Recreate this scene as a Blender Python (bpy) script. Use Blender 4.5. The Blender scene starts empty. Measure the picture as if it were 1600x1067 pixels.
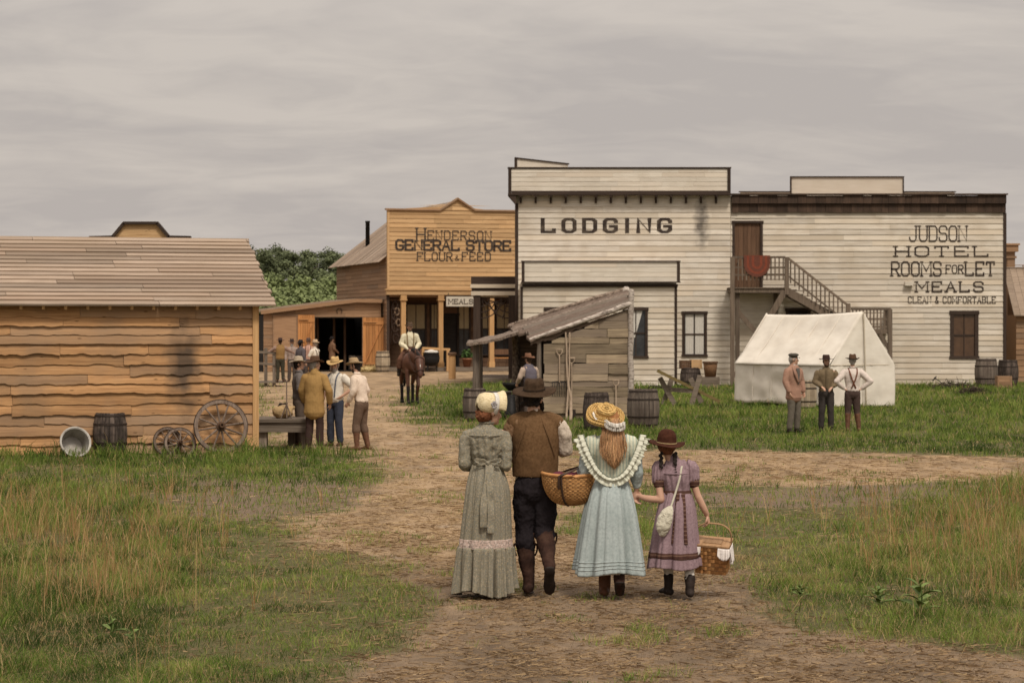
import bpy, bmesh, math, random
import numpy as np
from mathutils import Vector, Matrix, noise
random.seed(11); rng = np.random.default_rng(11)
S = bpy.context.scene; COL = S.collection
F, YH, CX, EYE = 3778.0, 515.0, 800.0, 2.3      # focal length in photo pixels, horizon row, centre column, eye height
R = math.radians

# ---------------------------------------------------------------- camera, sky, sun, exposure
cd = bpy.data.cameras.new('camera'); cam = bpy.data.objects.new('camera', cd); COL.objects.link(cam)
cam.location = (0, 0, EYE); cam.rotation_euler = (R(90) - math.atan(18.5 / F), 0, 0)
cd.sensor_width = 36; cd.lens = 36 * F / 1600; cd.clip_start = .5; cd.clip_end = 6000
cd.dof.use_dof = True; cd.dof.focus_distance = 21.2; cd.dof.aperture_fstop = 8.0
S.camera = cam
S.view_settings.view_transform = 'Standard'; S.view_settings.look = 'None'
S.view_settings.exposure = 0.08; S.view_settings.gamma = 1
SUN_EL, SUN_AZ = R(55), R(160)                  # azimuth clockwise from +Y: behind the camera, to the right
w = bpy.data.worlds.new('World'); S.world = w; w.use_nodes = True
nt = w.node_tree; N = nt.nodes; L = nt.links
bg = N['Background']; bg.inputs['Strength'].default_value = .1
sky = N.new('ShaderNodeTexSky'); sky.sky_type = 'NISHITA'; sky.sun_disc = False
sky.sun_elevation = SUN_EL; sky.sun_rotation = SUN_AZ; sky.air_density = 1.5; sky.dust_density = 4
tc = N.new('ShaderNodeTexCoord'); sp = N.new('ShaderNodeSeparateXYZ'); L.new(tc.outputs['Generated'], sp.inputs[0])
def mth(op, a, b=None, c=None):
    m = N.new('ShaderNodeMath'); m.operation = op
    for i, x in enumerate((a, b, c)):
        if x is None: continue
        if isinstance(x, (int, float)): m.inputs[i].default_value = x
        else: L.new(x, m.inputs[i])
    return m.outputs[0]
zz = mth('MAXIMUM', sp.outputs[2], 0.0)
den = mth('ADD', zz, .16)
cb = N.new('ShaderNodeCombineXYZ')
L.new(mth('DIVIDE', sp.outputs[0], den), cb.inputs[0]); L.new(mth('DIVIDE', sp.outputs[1], den), cb.inputs[1])
def cloud_noise(scale, det, rough, dist, off):
    mp = N.new('ShaderNodeMapping'); mp.inputs['Scale'].default_value = (1.0, 1.35, 1); mp.inputs['Location'].default_value = (off, off * .7, 0)
    L.new(cb.outputs[0], mp.inputs[0])
    n = N.new('ShaderNodeTexNoise'); n.inputs['Scale'].default_value = scale; n.inputs['Detail'].default_value = det
    n.inputs['Roughness'].default_value = rough; n.inputs['Distortion'].default_value = dist
    L.new(mp.outputs[0], n.inputs['Vector']); return n.outputs['Fac']
n1 = cloud_noise(1.1, 6, .55, 1.1, 3.1); n2 = cloud_noise(5.0, 5, .55, .9, 7.7)
cl = mth('ADD', mth('MULTIPLY', n1, .7), mth('MULTIPLY', n2, .3))
rp = N.new('ShaderNodeValToRGB'); L.new(cl, rp.inputs[0])
rp.color_ramp.elements[0].position = .40; rp.color_ramp.elements[0].color = (4.65, 4.22, 3.97, 1)
rp.color_ramp.elements[1].position = .60; rp.color_ramp.elements[1].color = (5.75, 5.18, 4.7, 1)
e = rp.color_ramp.elements.new(.5); e.color = (5.2, 4.7, 4.33, 1)
# an overcast sky is about three times as bright overhead as at the horizon
gr = mth('ADD', mth('MULTIPLY', mth('MAXIMUM', mth('SUBTRACT', zz, .12), 0.0), 1.6), 1.0)
vm = N.new('ShaderNodeVectorMath'); vm.operation = 'SCALE'; L.new(rp.outputs[0], vm.inputs[0]); L.new(gr, vm.inputs['Scale'])
mx = N.new('ShaderNodeMix'); mx.data_type = 'RGBA'; mx.inputs[0].default_value = .06
L.new(vm.outputs[0], mx.inputs[6]); L.new(sky.outputs[0], mx.inputs[7]); L.new(mx.outputs[2], bg.inputs[0])
ld = bpy.data.lights.new('sun', 'SUN'); ld.energy = 2.4; ld.angle = R(12); ld.color = (1, .93, .82)
sun = bpy.data.objects.new('sun', ld); COL.objects.link(sun)
dv = Vector((math.sin(SUN_AZ) * math.cos(SUN_EL), math.cos(SUN_AZ) * math.cos(SUN_EL), math.sin(SUN_EL)))
sun.rotation_euler = dv.to_track_quat('Z', 'Y').to_euler(); sun.location = dv * 60

# ---------------------------------------------------------------- helpers
def W(px, py, d): return Vector(((px - CX) * d / F, d, EYE - (py - YH) * d / F))
def GD(py): return F * EYE / (py - YH)
def G(px, py): return W(px, py, GD(py)).to_2d().to_3d()
def cat(p):                                      # smooth a polyline of tuples (Catmull-Rom, 3 steps)
    p = [np.array(q, float) for q in p]; o = []
    for i in range(len(p) - 1):
        a, b, c, d = p[max(i - 1, 0)], p[i], p[i + 1], p[min(i + 2, len(p) - 1)]
        for t in (0, 1 / 3, 2 / 3):
            o.append(.5 * (2 * b + (c - a) * t + (2 * a - 5 * b + 4 * c - d) * t * t + (3 * b - a - 3 * c + d) * t ** 3))
    o.append(p[-1]); return o

class MB:
    def __init__(s): s.v = []; s.f = []; s.r = []
    def add(s, vs, fs, r=None):
        b = len(s.v); s.v += [tuple(map(float, q)) for q in vs]
        r = random.random() if r is None else r
        for f in fs: s.f.append(tuple(i + b for i in f)); s.r.append(r)
    def box(s, x0, x1, y0, y1, z0, z1, r=None):
        s.add([(x0,y0,z0),(x1,y0,z0),(x1,y1,z0),(x0,y1,z0),(x0,y0,z1),(x1,y0,z1),(x1,y1,z1),(x0,y1,z1)],
              [(3,2,1,0),(4,5,6,7),(0,1,5,4),(1,2,6,5),(2,3,7,6),(3,0,4,7)], r)
    def beam(s, a, b, w, h, up=(0,0,1), r=None):
        a, b = Vector(a), Vector(b); t = (b - a).normalized(); u = t.cross(Vector(up))
        if u.length < 1e-4: u = t.cross(Vector((0,1,0)))
        u.normalize(); v = u.cross(t); u *= w / 2; v *= h / 2
        s.add([a-u-v,a+u-v,a+u+v,a-u+v,b-u-v,b+u-v,b+u+v,b-u+v],[(3,2,1,0),(4,5,6,7),(0,1,5,4),(1,2,6,5),(2,3,7,6),(3,0,4,7)], r)
    def tube(s, pts, rads, n=12, side=(1,0,0), smooth=True, r=None, cap=True):
        P = [tuple(p) for p in pts]
        Q = [(q, q) if isinstance(q, (int, float)) else tuple(q) for q in rads]
        if smooth and len(P) > 2:
            A = cat([p + q for p, q in zip(P, Q)])
        else: A = [np.array(p + q) for p, q in zip(P, Q)]
        if cap:                                   # rounded ends
            def end(a, b):
                t = a[:3] - b[:3]; t = t / (np.linalg.norm(t) + 1e-9); m = min(a[3], a[4])
                e1 = a.copy(); e1[:3] += t * m * .5; e1[3:] *= .82
                e2 = a.copy(); e2[:3] += t * m * .85; e2[3:] *= .42
                return [e2, e1]
            A = end(A[0], A[1]) + A + end(A[-1], A[-2])[::-1]
        sd = Vector(side); vs = []; fs = []; k = len(A)
        for i in range(k):
            t = Vector(A[min(i+1,k-1)][:3] - A[max(i-1,0)][:3])
            if t.length < 1e-9: t = Vector((0,0,1))
            t.normalize(); u = sd - t * sd.dot(t)
            if u.length < .05: u = t.orthogonal()
            u.normalize(); v = t.cross(u); c = Vector(A[i][:3])
            for j in range(n):
                a = 2 * math.pi * j / n
                vs.append(c + u * (max(A[i][3], 1e-4) * math.cos(a)) + v * (max(A[i][4], 1e-4) * math.sin(a)))
        for i in range(k - 1):
            for j in range(n): fs.append((i*n+j, i*n+(j+1)%n, (i+1)*n+(j+1)%n, (i+1)*n+j))
        fs.append(tuple(range(n))[::-1]); fs.append(tuple((k-1)*n+j for j in range(n)))
        s.add(vs, fs, r)
    def ell(s, c, rx, ry, rz, n=14, m=9, r=None, rot=None):
        vs = [(0,0,-1)]; fs = []
        for i in range(1, m):
            a = math.pi * i / m - math.pi / 2
            for j in range(n):
                b = 2*math.pi*j/n; vs.append((math.cos(a)*math.cos(b), math.cos(a)*math.sin(b), math.sin(a)))
        vs.append((0,0,1)); k = len(vs) - 1
        for j in range(n):
            fs.append((0, 1+(j+1)%n, 1+j)); fs.append((k, k-n+j, k-n+(j+1)%n))
            for i in range(m-2): fs.append((1+i*n+j, 1+i*n+(j+1)%n, 1+(i+1)*n+(j+1)%n, 1+(i+1)*n+j))
        o = []
        for q in vs:
            p = Vector((q[0]*rx, q[1]*ry, q[2]*rz))
            if rot: p = rot @ p
            o.append(p + Vector(c))
        s.add(o, fs, r)
    def lathe(s, prof, n=24, c=(0,0,0), M=None, a0=0, a1=2*math.pi, r=None, wob=None, close=True):
        full = abs(a1 - a0 - 2*math.pi) < 1e-6; m = n if full else n + 1; vs = []; fs = []
        for (rr, z) in prof:
            for j in range(m):
                a = a0 + (a1 - a0) * j / n; q = rr, z
                if wob: q = wob(rr, z, a)
                p = Vector((q[0]*math.cos(a), q[0]*math.sin(a), q[1]))
                if M: p = M @ p
                vs.append(p + Vector(c))
        for i in range(len(prof) - 1):
            for j in range(n): fs.append((i*m+j, i*m+(j+1)%m, (i+1)*m+(j+1)%m, (i+1)*m+j))
        s.add(vs, fs, r)
    def prism(s, poly, y0, y1, r=None):           # outline in x,z, from y0 to y1
        n = len(poly); vs = [(x, y0, z) for x, z in poly] + [(x, y1, z) for x, z in poly]
        s.add(vs, [tuple(range(n)), tuple(range(2*n-1, n-1, -1))] + [(i, i+n, (i+1)%n+n, (i+1)%n) for i in range(n)], r)
    def mesh(s, name='m'):
        me = bpy.data.meshes.new(name); me.from_pydata(s.v, [], s.f); me.update()
        a = me.attributes.new('rnd', 'FLOAT', 'FACE'); a.data.foreach_set('value', np.array(s.r, np.float32))
        return me
    def build(s, name, mat, parent=None, smooth=False, fix=True):
        me = s.mesh(name)
        if fix:
            b = bmesh.new(); b.from_mesh(me); bmesh.ops.recalc_face_normals(b, faces=b.faces); b.to_mesh(me); b.free()
        return link(name, me, mat, parent, smooth)
def link(name, me, mat, parent=None, smooth=False):
    if mat: me.materials.clear(); me.materials.append(mat)
    if smooth: me.polygons.foreach_set('use_smooth', np.ones(len(me.polygons), bool))
    o = bpy.data.objects.new(name, me); COL.objects.link(o)
    if parent: o.parent = parent
    return o
def remesh(mb, vox, it=3, amp=0, sc=(9,9,9), seed=0, fn=None):
    me = mb.mesh(); o = bpy.data.objects.new('tmp', me); COL.objects.link(o)
    m = o.modifiers.new('r', 'REMESH'); m.mode = 'VOXEL'; m.voxel_size = vox
    s2 = o.modifiers.new('s', 'SMOOTH'); s2.iterations = it; s2.factor = .5
    dg = bpy.context.evaluated_depsgraph_get()
    out = bpy.data.meshes.new_from_object(o.evaluated_get(dg)); bpy.data.objects.remove(o); bpy.data.meshes.remove(me)
    if amp:
        off = Vector((seed*3.7, seed*1.3, seed*2.1)); k = Vector(sc)
        for v, nn in zip(out.vertices, [x.vector.copy() for x in out.vertex_normals]):
            q = Vector((v.co.x*k.x, v.co.y*k.y, v.co.z*k.z)) + off
            v.co += nn * (amp * (noise.noise(q) + .5 * noise.noise(q * 2.1) + .3 * noise.noise(q * 4.7)))
    if fn:
        for v in out.vertices: v.co = fn(v.co)
    out.update(); a = out.attributes.new('rnd', 'FLOAT', 'FACE'); a.data.foreach_set('value', np.full(len(out.polygons), .5, np.float32))
    return out
def thing(name, label, catg, loc=(0,0,0), rz=0, group=None):
    o = bpy.data.objects.new(name, None); COL.objects.link(o); o.location = loc; o.rotation_euler = (0,0,rz)
    o.empty_display_size = .2; o['label'] = label; o['category'] = catg
    if group: o['group'] = group
    return o
def tag(o, label, catg, group=None, loc=None, rz=0):
    o['label'] = label; o['category'] = catg
    if group: o['group'] = group
    if loc is not None: o.location = loc; o.rotation_euler = (0,0,rz)
    return o

# ---------------------------------------------------------------- materials
def mk(name, cols, sc=(6,6,6), det=5, rough=.85, bump=.25, var=.22, blot=None, bsc=.8, bamt=.6, spec=.2, metal=0, pat=None, stain=None, coat=0, bdist=.01, trans=0, alt=None, knots=False):
    m = bpy.data.materials.new(name); m.use_nodes = True; nt = m.node_tree; N = nt.nodes; L = nt.links; b = N['Principled BSDF']
    b.inputs['Roughness'].default_value = rough; b.inputs['Specular IOR Level'].default_value = spec; b.inputs['Metallic'].default_value = metal
    tc = N.new('ShaderNodeTexCoord'); mp = N.new('ShaderNodeMapping'); mp.inputs['Scale'].default_value = sc
    L.new(tc.outputs['Object'], mp.inputs[0])
    at = N.new('ShaderNodeAttribute'); at.attribute_name = 'rnd'
    off = N.new('ShaderNodeVectorMath'); off.operation = 'MULTIPLY_ADD'   # every board gets its own grain
    off.inputs[1].default_value = (37, 53, 71); L.new(at.outputs['Vector'], off.inputs[0]); L.new(mp.outputs[0], off.inputs[2])
    n = N.new('ShaderNodeTexNoise'); n.inputs['Scale'].default_value = 1; n.inputs['Detail'].default_value = det; n.inputs['Roughness'].default_value = .62
    L.new(off.outputs[0], n.inputs['Vector'])
    rp = N.new('ShaderNodeValToRGB'); L.new(n.outputs['Fac'], rp.inputs[0]); cr = rp.color_ramp
    k = len(cols)
    for i, c in enumerate(cols):
        p = .3 + .4 * i / max(k - 1, 1)
        e = cr.elements[i] if i < 2 else cr.elements.new(p)
        e.position = p; e.color = (*c, 1)
    if k == 1: cr.elements[1].color = (*cols[0], 1)
    col = rp.outputs[0]
    def mix(f, a, c2, mode='MIX'):
        x = N.new('ShaderNodeMix'); x.data_type = 'RGBA'; x.blend_type = mode
        if isinstance(f, float): x.inputs[0].default_value = f
        else: L.new(f, x.inputs[0])
        L.new(a, x.inputs[6])
        if isinstance(c2, tuple): x.inputs[7].default_value = (*c2, 1)
        else: L.new(c2, x.inputs[7])
        return x.outputs[2]
    def mp_(v, a, c, lo, hi):
        x = N.new('ShaderNodeMapRange'); x.inputs[1].default_value = a; x.inputs[2].default_value = c; x.inputs[3].default_value = lo; x.inputs[4].default_value = hi
        L.new(v, x.inputs[0]); return x.outputs[0]
    if pat:
        kind, c2, s = pat[:3]
        if kind == 'calico':
            vo = N.new('ShaderNodeTexVoronoi'); vo.inputs['Scale'].default_value = s; L.new(tc.outputs['Object'], vo.inputs['Vector'])
            col = mix(mp_(vo.outputs['Distance'], .28, .5, .85, 0), col, c2)
            vo2 = N.new('ShaderNodeTexVoronoi'); vo2.inputs['Scale'].default_value = s * .7; L.new(tc.outputs['Object'], vo2.inputs['Vector'])
            col = mix(mp_(vo2.outputs['Distance'], .2, .35, .8, 0), col, pat[3])
        else:                                     # bands along x, y or z
            wv = N.new('ShaderNodeTexWave'); wv.bands_direction = kind; wv.inputs['Scale'].default_value = s; wv.inputs['Distortion'].default_value = pat[3]
            wv.inputs['Detail'].default_value = 2; L.new(tc.outputs['Object'], wv.inputs['Vector'])
            col = mix(mp_(wv.outputs['Fac'], pat[4], pat[5], 0, 1), col, c2)
    if blot:
        n2 = N.new('ShaderNodeTexNoise'); n2.inputs['Scale'].default_value = bsc; n2.inputs['Detail'].default_value = 6; L.new(tc.outputs['Object'], n2.inputs['Vector'])
        col = mix(mp_(n2.outputs['Fac'], .45, .7, 0, bamt), col, blot)
    if alt:                                       # some boards are of another tone
        fr = N.new('ShaderNodeMath'); fr.operation = 'MULTIPLY'; fr.inputs[1].default_value = 13.7; L.new(at.outputs['Fac'], fr.inputs[0])
        f2 = N.new('ShaderNodeMath'); f2.operation = 'FRACT'; L.new(fr.outputs[0], f2.inputs[0])
        n4 = N.new('ShaderNodeTexNoise'); n4.inputs['Scale'].default_value = 3; L.new(off.outputs[0], n4.inputs['Vector'])
        ad2 = N.new('ShaderNodeMath'); ad2.operation = 'MULTIPLY_ADD'; ad2.inputs[1].default_value = .5; L.new(n4.outputs['Fac'], ad2.inputs[0]); L.new(f2.outputs[0], ad2.inputs[2])
        col = mix(mp_(ad2.outputs[0], .7, 1.25, 0, .75), col, alt)
    if knots:
        kn = N.new('ShaderNodeMapping'); kn.inputs['Scale'].default_value = (1.5, 1.5, 5.0); L.new(tc.outputs['Object'], kn.inputs[0])
        vk = N.new('ShaderNodeTexVoronoi'); vk.inputs['Scale'].default_value = 1.4; L.new(kn.outputs[0], vk.inputs['Vector']); col = mix(mp_(vk.outputs['Distance'], .05, .11, .8, 0), col, tuple(x*.35 for x in cols[0]))
    if stain:
        for (sx, sz, rx, rz, sc_) in stain:
            m2 = N.new('ShaderNodeMapping'); m2.inputs['Location'].default_value = (-sx/rx, 0, -sz/rz); m2.inputs['Scale'].default_value = (1/rx, 0, 1/rz)
            L.new(tc.outputs['Object'], m2.inputs[0]); ln = N.new('ShaderNodeVectorMath'); ln.operation = 'LENGTH'; L.new(m2.outputs[0], ln.inputs[0])
            n3 = N.new('ShaderNodeTexNoise'); n3.inputs['Scale'].default_value = 3.5; n3.inputs['Detail'].default_value = 6; L.new(tc.outputs['Object'], n3.inputs['Vector'])
            ad = N.new('ShaderNodeMath'); ad.operation = 'MULTIPLY_ADD'; ad.inputs[1].default_value = 1.6; L.new(n3.outputs['Fac'], ad.inputs[0]); L.new(ln.outputs['Value'], ad.inputs[2])
            col = mix(mp_(ad.outputs[0], 1.0, 1.9, .85, 0), col, sc_)
    if var:
        sc2 = N.new('ShaderNodeVectorMath'); sc2.operation = 'SCALE'; L.new(col, sc2.inputs[0]); L.new(mp_(at.outputs['Fac'], 0, 1, 1 - var, 1 + var), sc2.inputs['Scale']); col = sc2.outputs[0]
    L.new(col, b.inputs['Base Color'])
    if bump:
        bp = N.new('ShaderNodeBump'); bp.inputs['Strength'].default_value = bump; bp.inputs['Distance'].default_value = bdist; L.new(n.outputs['Fac'], bp.inputs['Height']); L.new(bp.outputs[0], b.inputs['Normal'])
    if coat: b.inputs['Coat Weight'].default_value = coat
    return m
def cloth(name, c, d=.72, **k):
    kw = dict(sc=(60,60,60), det=4, rough=.95, bump=.25, var=0, spec=.08, bdist=.002, blot=tuple(x*.75 for x in c), bsc=7, bamt=.25); kw.update(k)
    return mk(name, [tuple(x*d for x in c), c, tuple(min(x*1.12,1) for x in c)], **kw)
def wood(name, a, b, axis='X', **k):
    s = {'X': (1.2, 30, 30), 'Y': (30, 1.2, 30), 'Z': (30, 30, 1.2)}[axis]
    kw = dict(sc=s, det=6, rough=.85, bump=.35, var=.2); kw.update(k)
    mid = tuple((x+y)/2 for x, y in zip(a, b)); return mk(name, [a, mid, b], **kw)
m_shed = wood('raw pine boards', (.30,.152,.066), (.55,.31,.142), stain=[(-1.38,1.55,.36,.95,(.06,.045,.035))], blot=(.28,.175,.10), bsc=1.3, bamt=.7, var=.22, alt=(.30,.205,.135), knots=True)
m_shedroof = wood('weathered roof boards', (.19,.138,.10), (.40,.31,.235), var=.26, blot=(.26,.19,.13), bsc=.7, alt=(.24,.17,.12))
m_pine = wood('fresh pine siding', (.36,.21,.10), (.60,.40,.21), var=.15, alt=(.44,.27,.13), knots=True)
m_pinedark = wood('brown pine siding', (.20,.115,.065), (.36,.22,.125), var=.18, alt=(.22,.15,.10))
m_pinez = wood('pine uprights', (.36,.20,.085), (.55,.34,.16), axis='Z')
m_orange = wood('orange barn door boards', (.35,.15,.05), (.50,.24,.09), axis='Z')
m_white = wood('limewashed clapboard', (.48,.415,.34), (.73,.665,.57), var=.11, alt=(.56,.47,.36), blot=(.42,.34,.25), bsc=1.3, bamt=.5, stain=[(7.75,6.75,.34,1.15,(.10,.085,.075))])
m_white2 = wood('aged limewashed clapboard', (.47,.40,.32), (.71,.64,.54), var=.12, alt=(.54,.45,.34), blot=(.41,.33,.235), bsc=1.1, bamt=.5)
m_cream = wood('cream parapet boards', (.52,.455,.375), (.72,.655,.56), var=.09, alt=(.58,.49,.39), blot=(.46,.385,.29), bsc=1.5, bamt=.35)
m_brown = wood('dark brown trim paint', (.030,.020,.015), (.065,.043,.032), var=.15)
m_brownz = wood('dark brown upright trim', (.030,.020,.015), (.065,.043,.032), axis='Z', var=.15)
m_cornice = wood('weathered brown cornice', (.035,.022,.016), (.10,.062,.042), axis='Z', var=.35, blot=(.03,.022,.018), bsc=2)
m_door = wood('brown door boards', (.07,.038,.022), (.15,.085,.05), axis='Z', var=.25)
m_grey = wood('grey weathered wood', (.095,.072,.055), (.25,.20,.155), var=.25, blot=(.13,.10,.07), bsc=1.5)
m_greyz = wood('grey weathered uprights', (.095,.072,.055), (.25,.20,.155), axis='Z', var=.25)
m_stair = wood('weathered stair timber', (.085,.062,.045), (.20,.15,.11), axis='Z', var=.25)
m_hut = wood('old hut planks', (.15,.11,.075), (.46,.36,.235), var=.36, blot=(.22,.16,.11), bsc=1.8, bamt=.6, alt=(.20,.155,.12))
m_hutdark = wood('old brown hut planks', (.09,.062,.045), (.23,.165,.125), var=.25)
m_bark = mk('rough grey bark', [(.05,.036,.028),(.19,.14,.105),(.34,.27,.215)], sc=(14,14,14), bump=.8, bdist=.03)
m_birch = mk('birch bark', [(.07,.05,.042),(.44,.375,.32),(.58,.51,.44)], sc=(9,9,26), bump=.5)
m_pole = wood('peeled pole wood', (.24,.17,.115), (.44,.34,.25), axis='Z')
m_barrel = wood('grey barrel staves', (.07,.055,.045), (.22,.175,.14), axis='Z', var=.3, blot=(.09,.065,.05), bsc=4)
m_barreldark = wood('black stained barrel staves', (.02,.015,.013), (.14,.105,.085), axis='Z', var=.35, blot=(.02,.015,.012), bsc=7, bamt=.8)
m_barrelpale = wood('pale barrel staves', (.26,.20,.135), (.46,.38,.27), axis='Z', var=.2, blot=(.20,.14,.09), bsc=3)
m_iron = mk('rusty iron', [(.02,.016,.014),(.06,.042,.032)], sc=(30,30,30), rough=.7, metal=.4, var=0)
m_black = mk('black iron', [(.012,.011,.011),(.03,.028,.027)], sc=(20,20,20), rough=.6, metal=.3, var=0)
m_zinc = mk('dull zinc', [(.30,.28,.25),(.46,.43,.39)], sc=(6,6,6), rough=.55, metal=.5, var=0, blot=(.2,.17,.14), bsc=5)
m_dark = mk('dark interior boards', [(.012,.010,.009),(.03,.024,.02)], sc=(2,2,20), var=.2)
m_glass = mk('dusty window glass', [(.02,.02,.022),(.05,.05,.052)], sc=(3,3,3), rough=.25, spec=.5, bump=0, var=0)
m_amber = mk('amber brown glass', [(.065,.035,.02),(.12,.066,.036)], sc=(3,3,3), rough=.3, spec=.5, bump=0, var=0)  # plain brown pane colour for the hotel window
m_blind = cloth('tan window blind', (.36,.29,.18))
m_lace = cloth('off white curtain', (.60,.56,.50))
m_canvas = mk('canvas', [(.61,.55,.47),(.70,.64,.55),(.76,.70,.61)], sc=(1.2,1.2,3), rough=.95, bump=.12, bdist=.05, var=0, spec=.05, blot=(.64,.56,.46), bsc=1.0, bamt=.35)
m_sign = mk('painted letters', [(.028,.02,.017),(.055,.04,.033)], sc=(9,9,9), var=0, rough=.9, blot=(.16,.125,.09), bsc=6, bamt=.5)
m_signboard = mk('pale sign board', [(.42,.38,.31),(.55,.5,.42)], sc=(2,2,14), var=0)
m_straw = mk('straw', [(.36,.26,.11),(.62,.48,.24)], sc=(40,40,40), bump=.8)
# ---------------------------------------------------------------- building helpers (local frame: x along the front, y back, z up)
def clap(mb, x0, x1, z0, z1, course, holes=(), proud=.027, joint=(1.6, 4.5), y=0.0, top=None, gap=.004):
    z = z0
    while z < z1 - .02:
        zt = min(z + course, z1); cuts = [(x0, x1)]
        if top:                                   # sloping top: top(x) gives the height
            pass
        for (a, b, c, d) in holes:
            if zt > c + .01 and z < d - .01:
                nc = []
                for (p, q) in cuts:
                    if b <= p or a >= q: nc.append((p, q)); continue
                    if a > p: nc.append((p, a))
                    if b < q: nc.append((b, q))
                cuts = nc
        for (p, q) in cuts:
            x = p
            while x < q - .01:
                e = x + random.uniform(*joint)
                if q - e < .5: e = q
                j = random.uniform(-.003, .003); pr = proud + random.uniform(-.003, .004)
                a, b = x, e - (gap if e < q else 0)
                z0_, zt_ = z + j, zt
                tl = tr = zt_
                if top:
                    tl, tr = min(zt_, top(a)), min(zt_, top(b))
                    if tl <= z0_ and tr <= z0_: x = e; continue
                    tl = max(tl, z0_ + .002); tr = max(tr, z0_ + .002)
                mb.add([(a,y-pr,z0_),(b,y-pr,z0_),(b,y-.002,tr),(a,y-.002,tl),(a,y+.01,z0_),(b,y+.01,z0_),(b,y+.01,tr),(a,y+.01,tl)],
                       [(0,1,2,3),(4,5,1,0),(0,3,7,4),(2,1,5,6)])
                x = e
        z = zt
def plain_walls(mb, x0, x1, y0, y1, z1, t=.12):
    mb.box(x0, x1, y0, y0+t, 0, z1); mb.box(x0, x0+t, y0+t, y1, 0, z1); mb.box(x1-t, x1, y0+t, y1, 0, z1); mb.box(x0, x1, y1, y1+t, 0, z1)
def frame_rect(mb, x0, x1, z0, z1, wd, y0, y1, sill=.0):
    mb.box(x0-wd, x0, y0, y1, z0, z1); mb.box(x1, x1+wd, y0, y1, z0, z1)
    mb.box(x0-wd-.03, x1+wd+.03, y0-.015, y1, z1, z1+wd); mb.box(x0-wd-.03, x1+wd+.03, y0-.02, y1, z0-wd*.8, z0)
def window(par, x0, x1, z0, z1, kind='lace', wd=.12, y=0, pane=None):
    m = MB(); frame_rect(m, x0, x1, z0, z1, wd, y-.05, y+.03)
    zm = (z0+z1)/2; m.box(x0, x1, y-.005, y+.025, zm-.03, zm+.03); m.box((x0+x1)/2-.018, (x0+x1)/2+.018, y-.003, y+.022, z0, zm-.03); m.box((x0+x1)/2-.018, (x0+x1)/2+.018, y-.003, y+.022, zm+.03, z1)
    f = m.build('window', m_brown, par)
    p = MB(); p.box(x0, x1, y+.03, y+.04, z0, z1); p.build('pane', pane or m_glass, f)
    if kind == 'none': return f
    c = MB()                                      # gathered curtain just in front of the dark glass
    def drape(a, b, za, zb, n=24, sweep=0):
        vs = []; fs = []
        for i in range(n+1):
            t = i/n; x = a+(b-a)*t; yy = y+.022+.006*math.sin(t*n*1.3)
            xb = x + sweep*(1-t) if sweep > 0 else x + sweep*t
            vs += [(x, yy, zb), ((x+xb)/2, yy, (za+zb)/2), (xb, yy, za)]
        for i in range(n): fs += [(i*3, i*3+3, i*3+4, i*3+1), (i*3+1, i*3+4, i*3+5, i*3+2)]
        c.add(vs, fs)
    if kind == 'lace': drape(x0+.03, x0+(x1-x0)*.45, z0+.02, z1-.02); drape(x0+(x1-x0)*.52, x1-.02, z0+.02, z1-.02)
    elif kind == 'tied': drape(x0, x0+(x1-x0)*.86, z0+.75, z1-.02, sweep=-(x1-x0)*.4)
    elif kind == 'blind': c.box(x0+.01, x1-.01, y+.012, y+.02, z0+(z1-z0)*.52, z1)
    c.build('curtain' if kind != 'blind' else 'blind', m_lace if kind != 'blind' else m_blind, f)
    return f

# ---------------------------------------------------------------- painted lettering: every letter is a few strokes on a 0..4 x 0..6 grid
LET = {
 'A': [[(0,0),(2,6),(4,0)],[(.8,2.2),(3.2,2.2)]], 'B': [[(0,0),(0,6),(3,6),(3.8,5.2),(3.8,4),(3,3.2),(0,3.2)],[(3,3.2),(4,2.3),(4,.9),(3,0),(0,0)]],
 'C': [[(4,4.6),(4,5.1),(3,6),(1,6),(0,5),(0,1),(1,0),(3,0),(4,.9),(4,1.4)]], 'D': [[(0,0),(0,6),(3,6),(4,5),(4,1),(3,0),(0,0)]],
 'E': [[(4,5),(4,6),(0,6),(0,0),(4,0),(4,1)],[(0,3.1),(2.8,3.1)]], 'F': [[(4,5),(4,6),(0,6),(0,0)],[(0,3.1),(2.8,3.1)]],
 'G': [[(4,4.7),(4,5.1),(3.1,6),(1,6),(0,5),(0,1),(1,0),(3,0),(4,1),(4,2.6),(2.2,2.6)]], 'H': [[(0,0),(0,6)],[(4,0),(4,6)],[(0,3),(4,3)]],
 'I': [[(2,0),(2,6)]], 'J': [[(3.4,6),(3.4,1),(2.6,0),(.8,0),(0,.9),(0,1.5)]], 'L': [[(0,6),(0,0),(4,0),(4,1)]],
 'M': [[(0,0),(0,6),(2,2),(4,6),(4,0)]], 'N': [[(0,0),(0,6),(4,0),(4,6)]], 'O': [[(1,0),(0,1),(0,5),(1,6),(3,6),(4,5),(4,1),(3,0),(1,0)]],
 'R': [[(0,0),(0,6),(3,6),(4,5.1),(4,3.8),(3,2.9),(0,2.9)],[(2,2.9),(4,0)]], 'S': [[(4,4.7),(4,5.2),(3.2,6),(.8,6),(0,5.2),(0,3.9),(.8,3.1),(3.2,3.1),(4,2.3),(4,.8),(3.2,0),(.8,0),(0,.8),(0,1.4)]],
 'T': [[(0,5),(0,6),(4,6),(4,5)],[(2,6),(2,0)]], 'U': [[(0,6),(0,1),(1,0),(3,0),(4,1),(4,6)]],
 '&': [[(4,0),(.8,4.3),(.8,5.4),(1.4,6),(2.2,6),(2.7,5.4),(2.7,4.5),(0,2),(0,.8),(.8,0),(2.4,0),(4,2)]],
}
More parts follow.
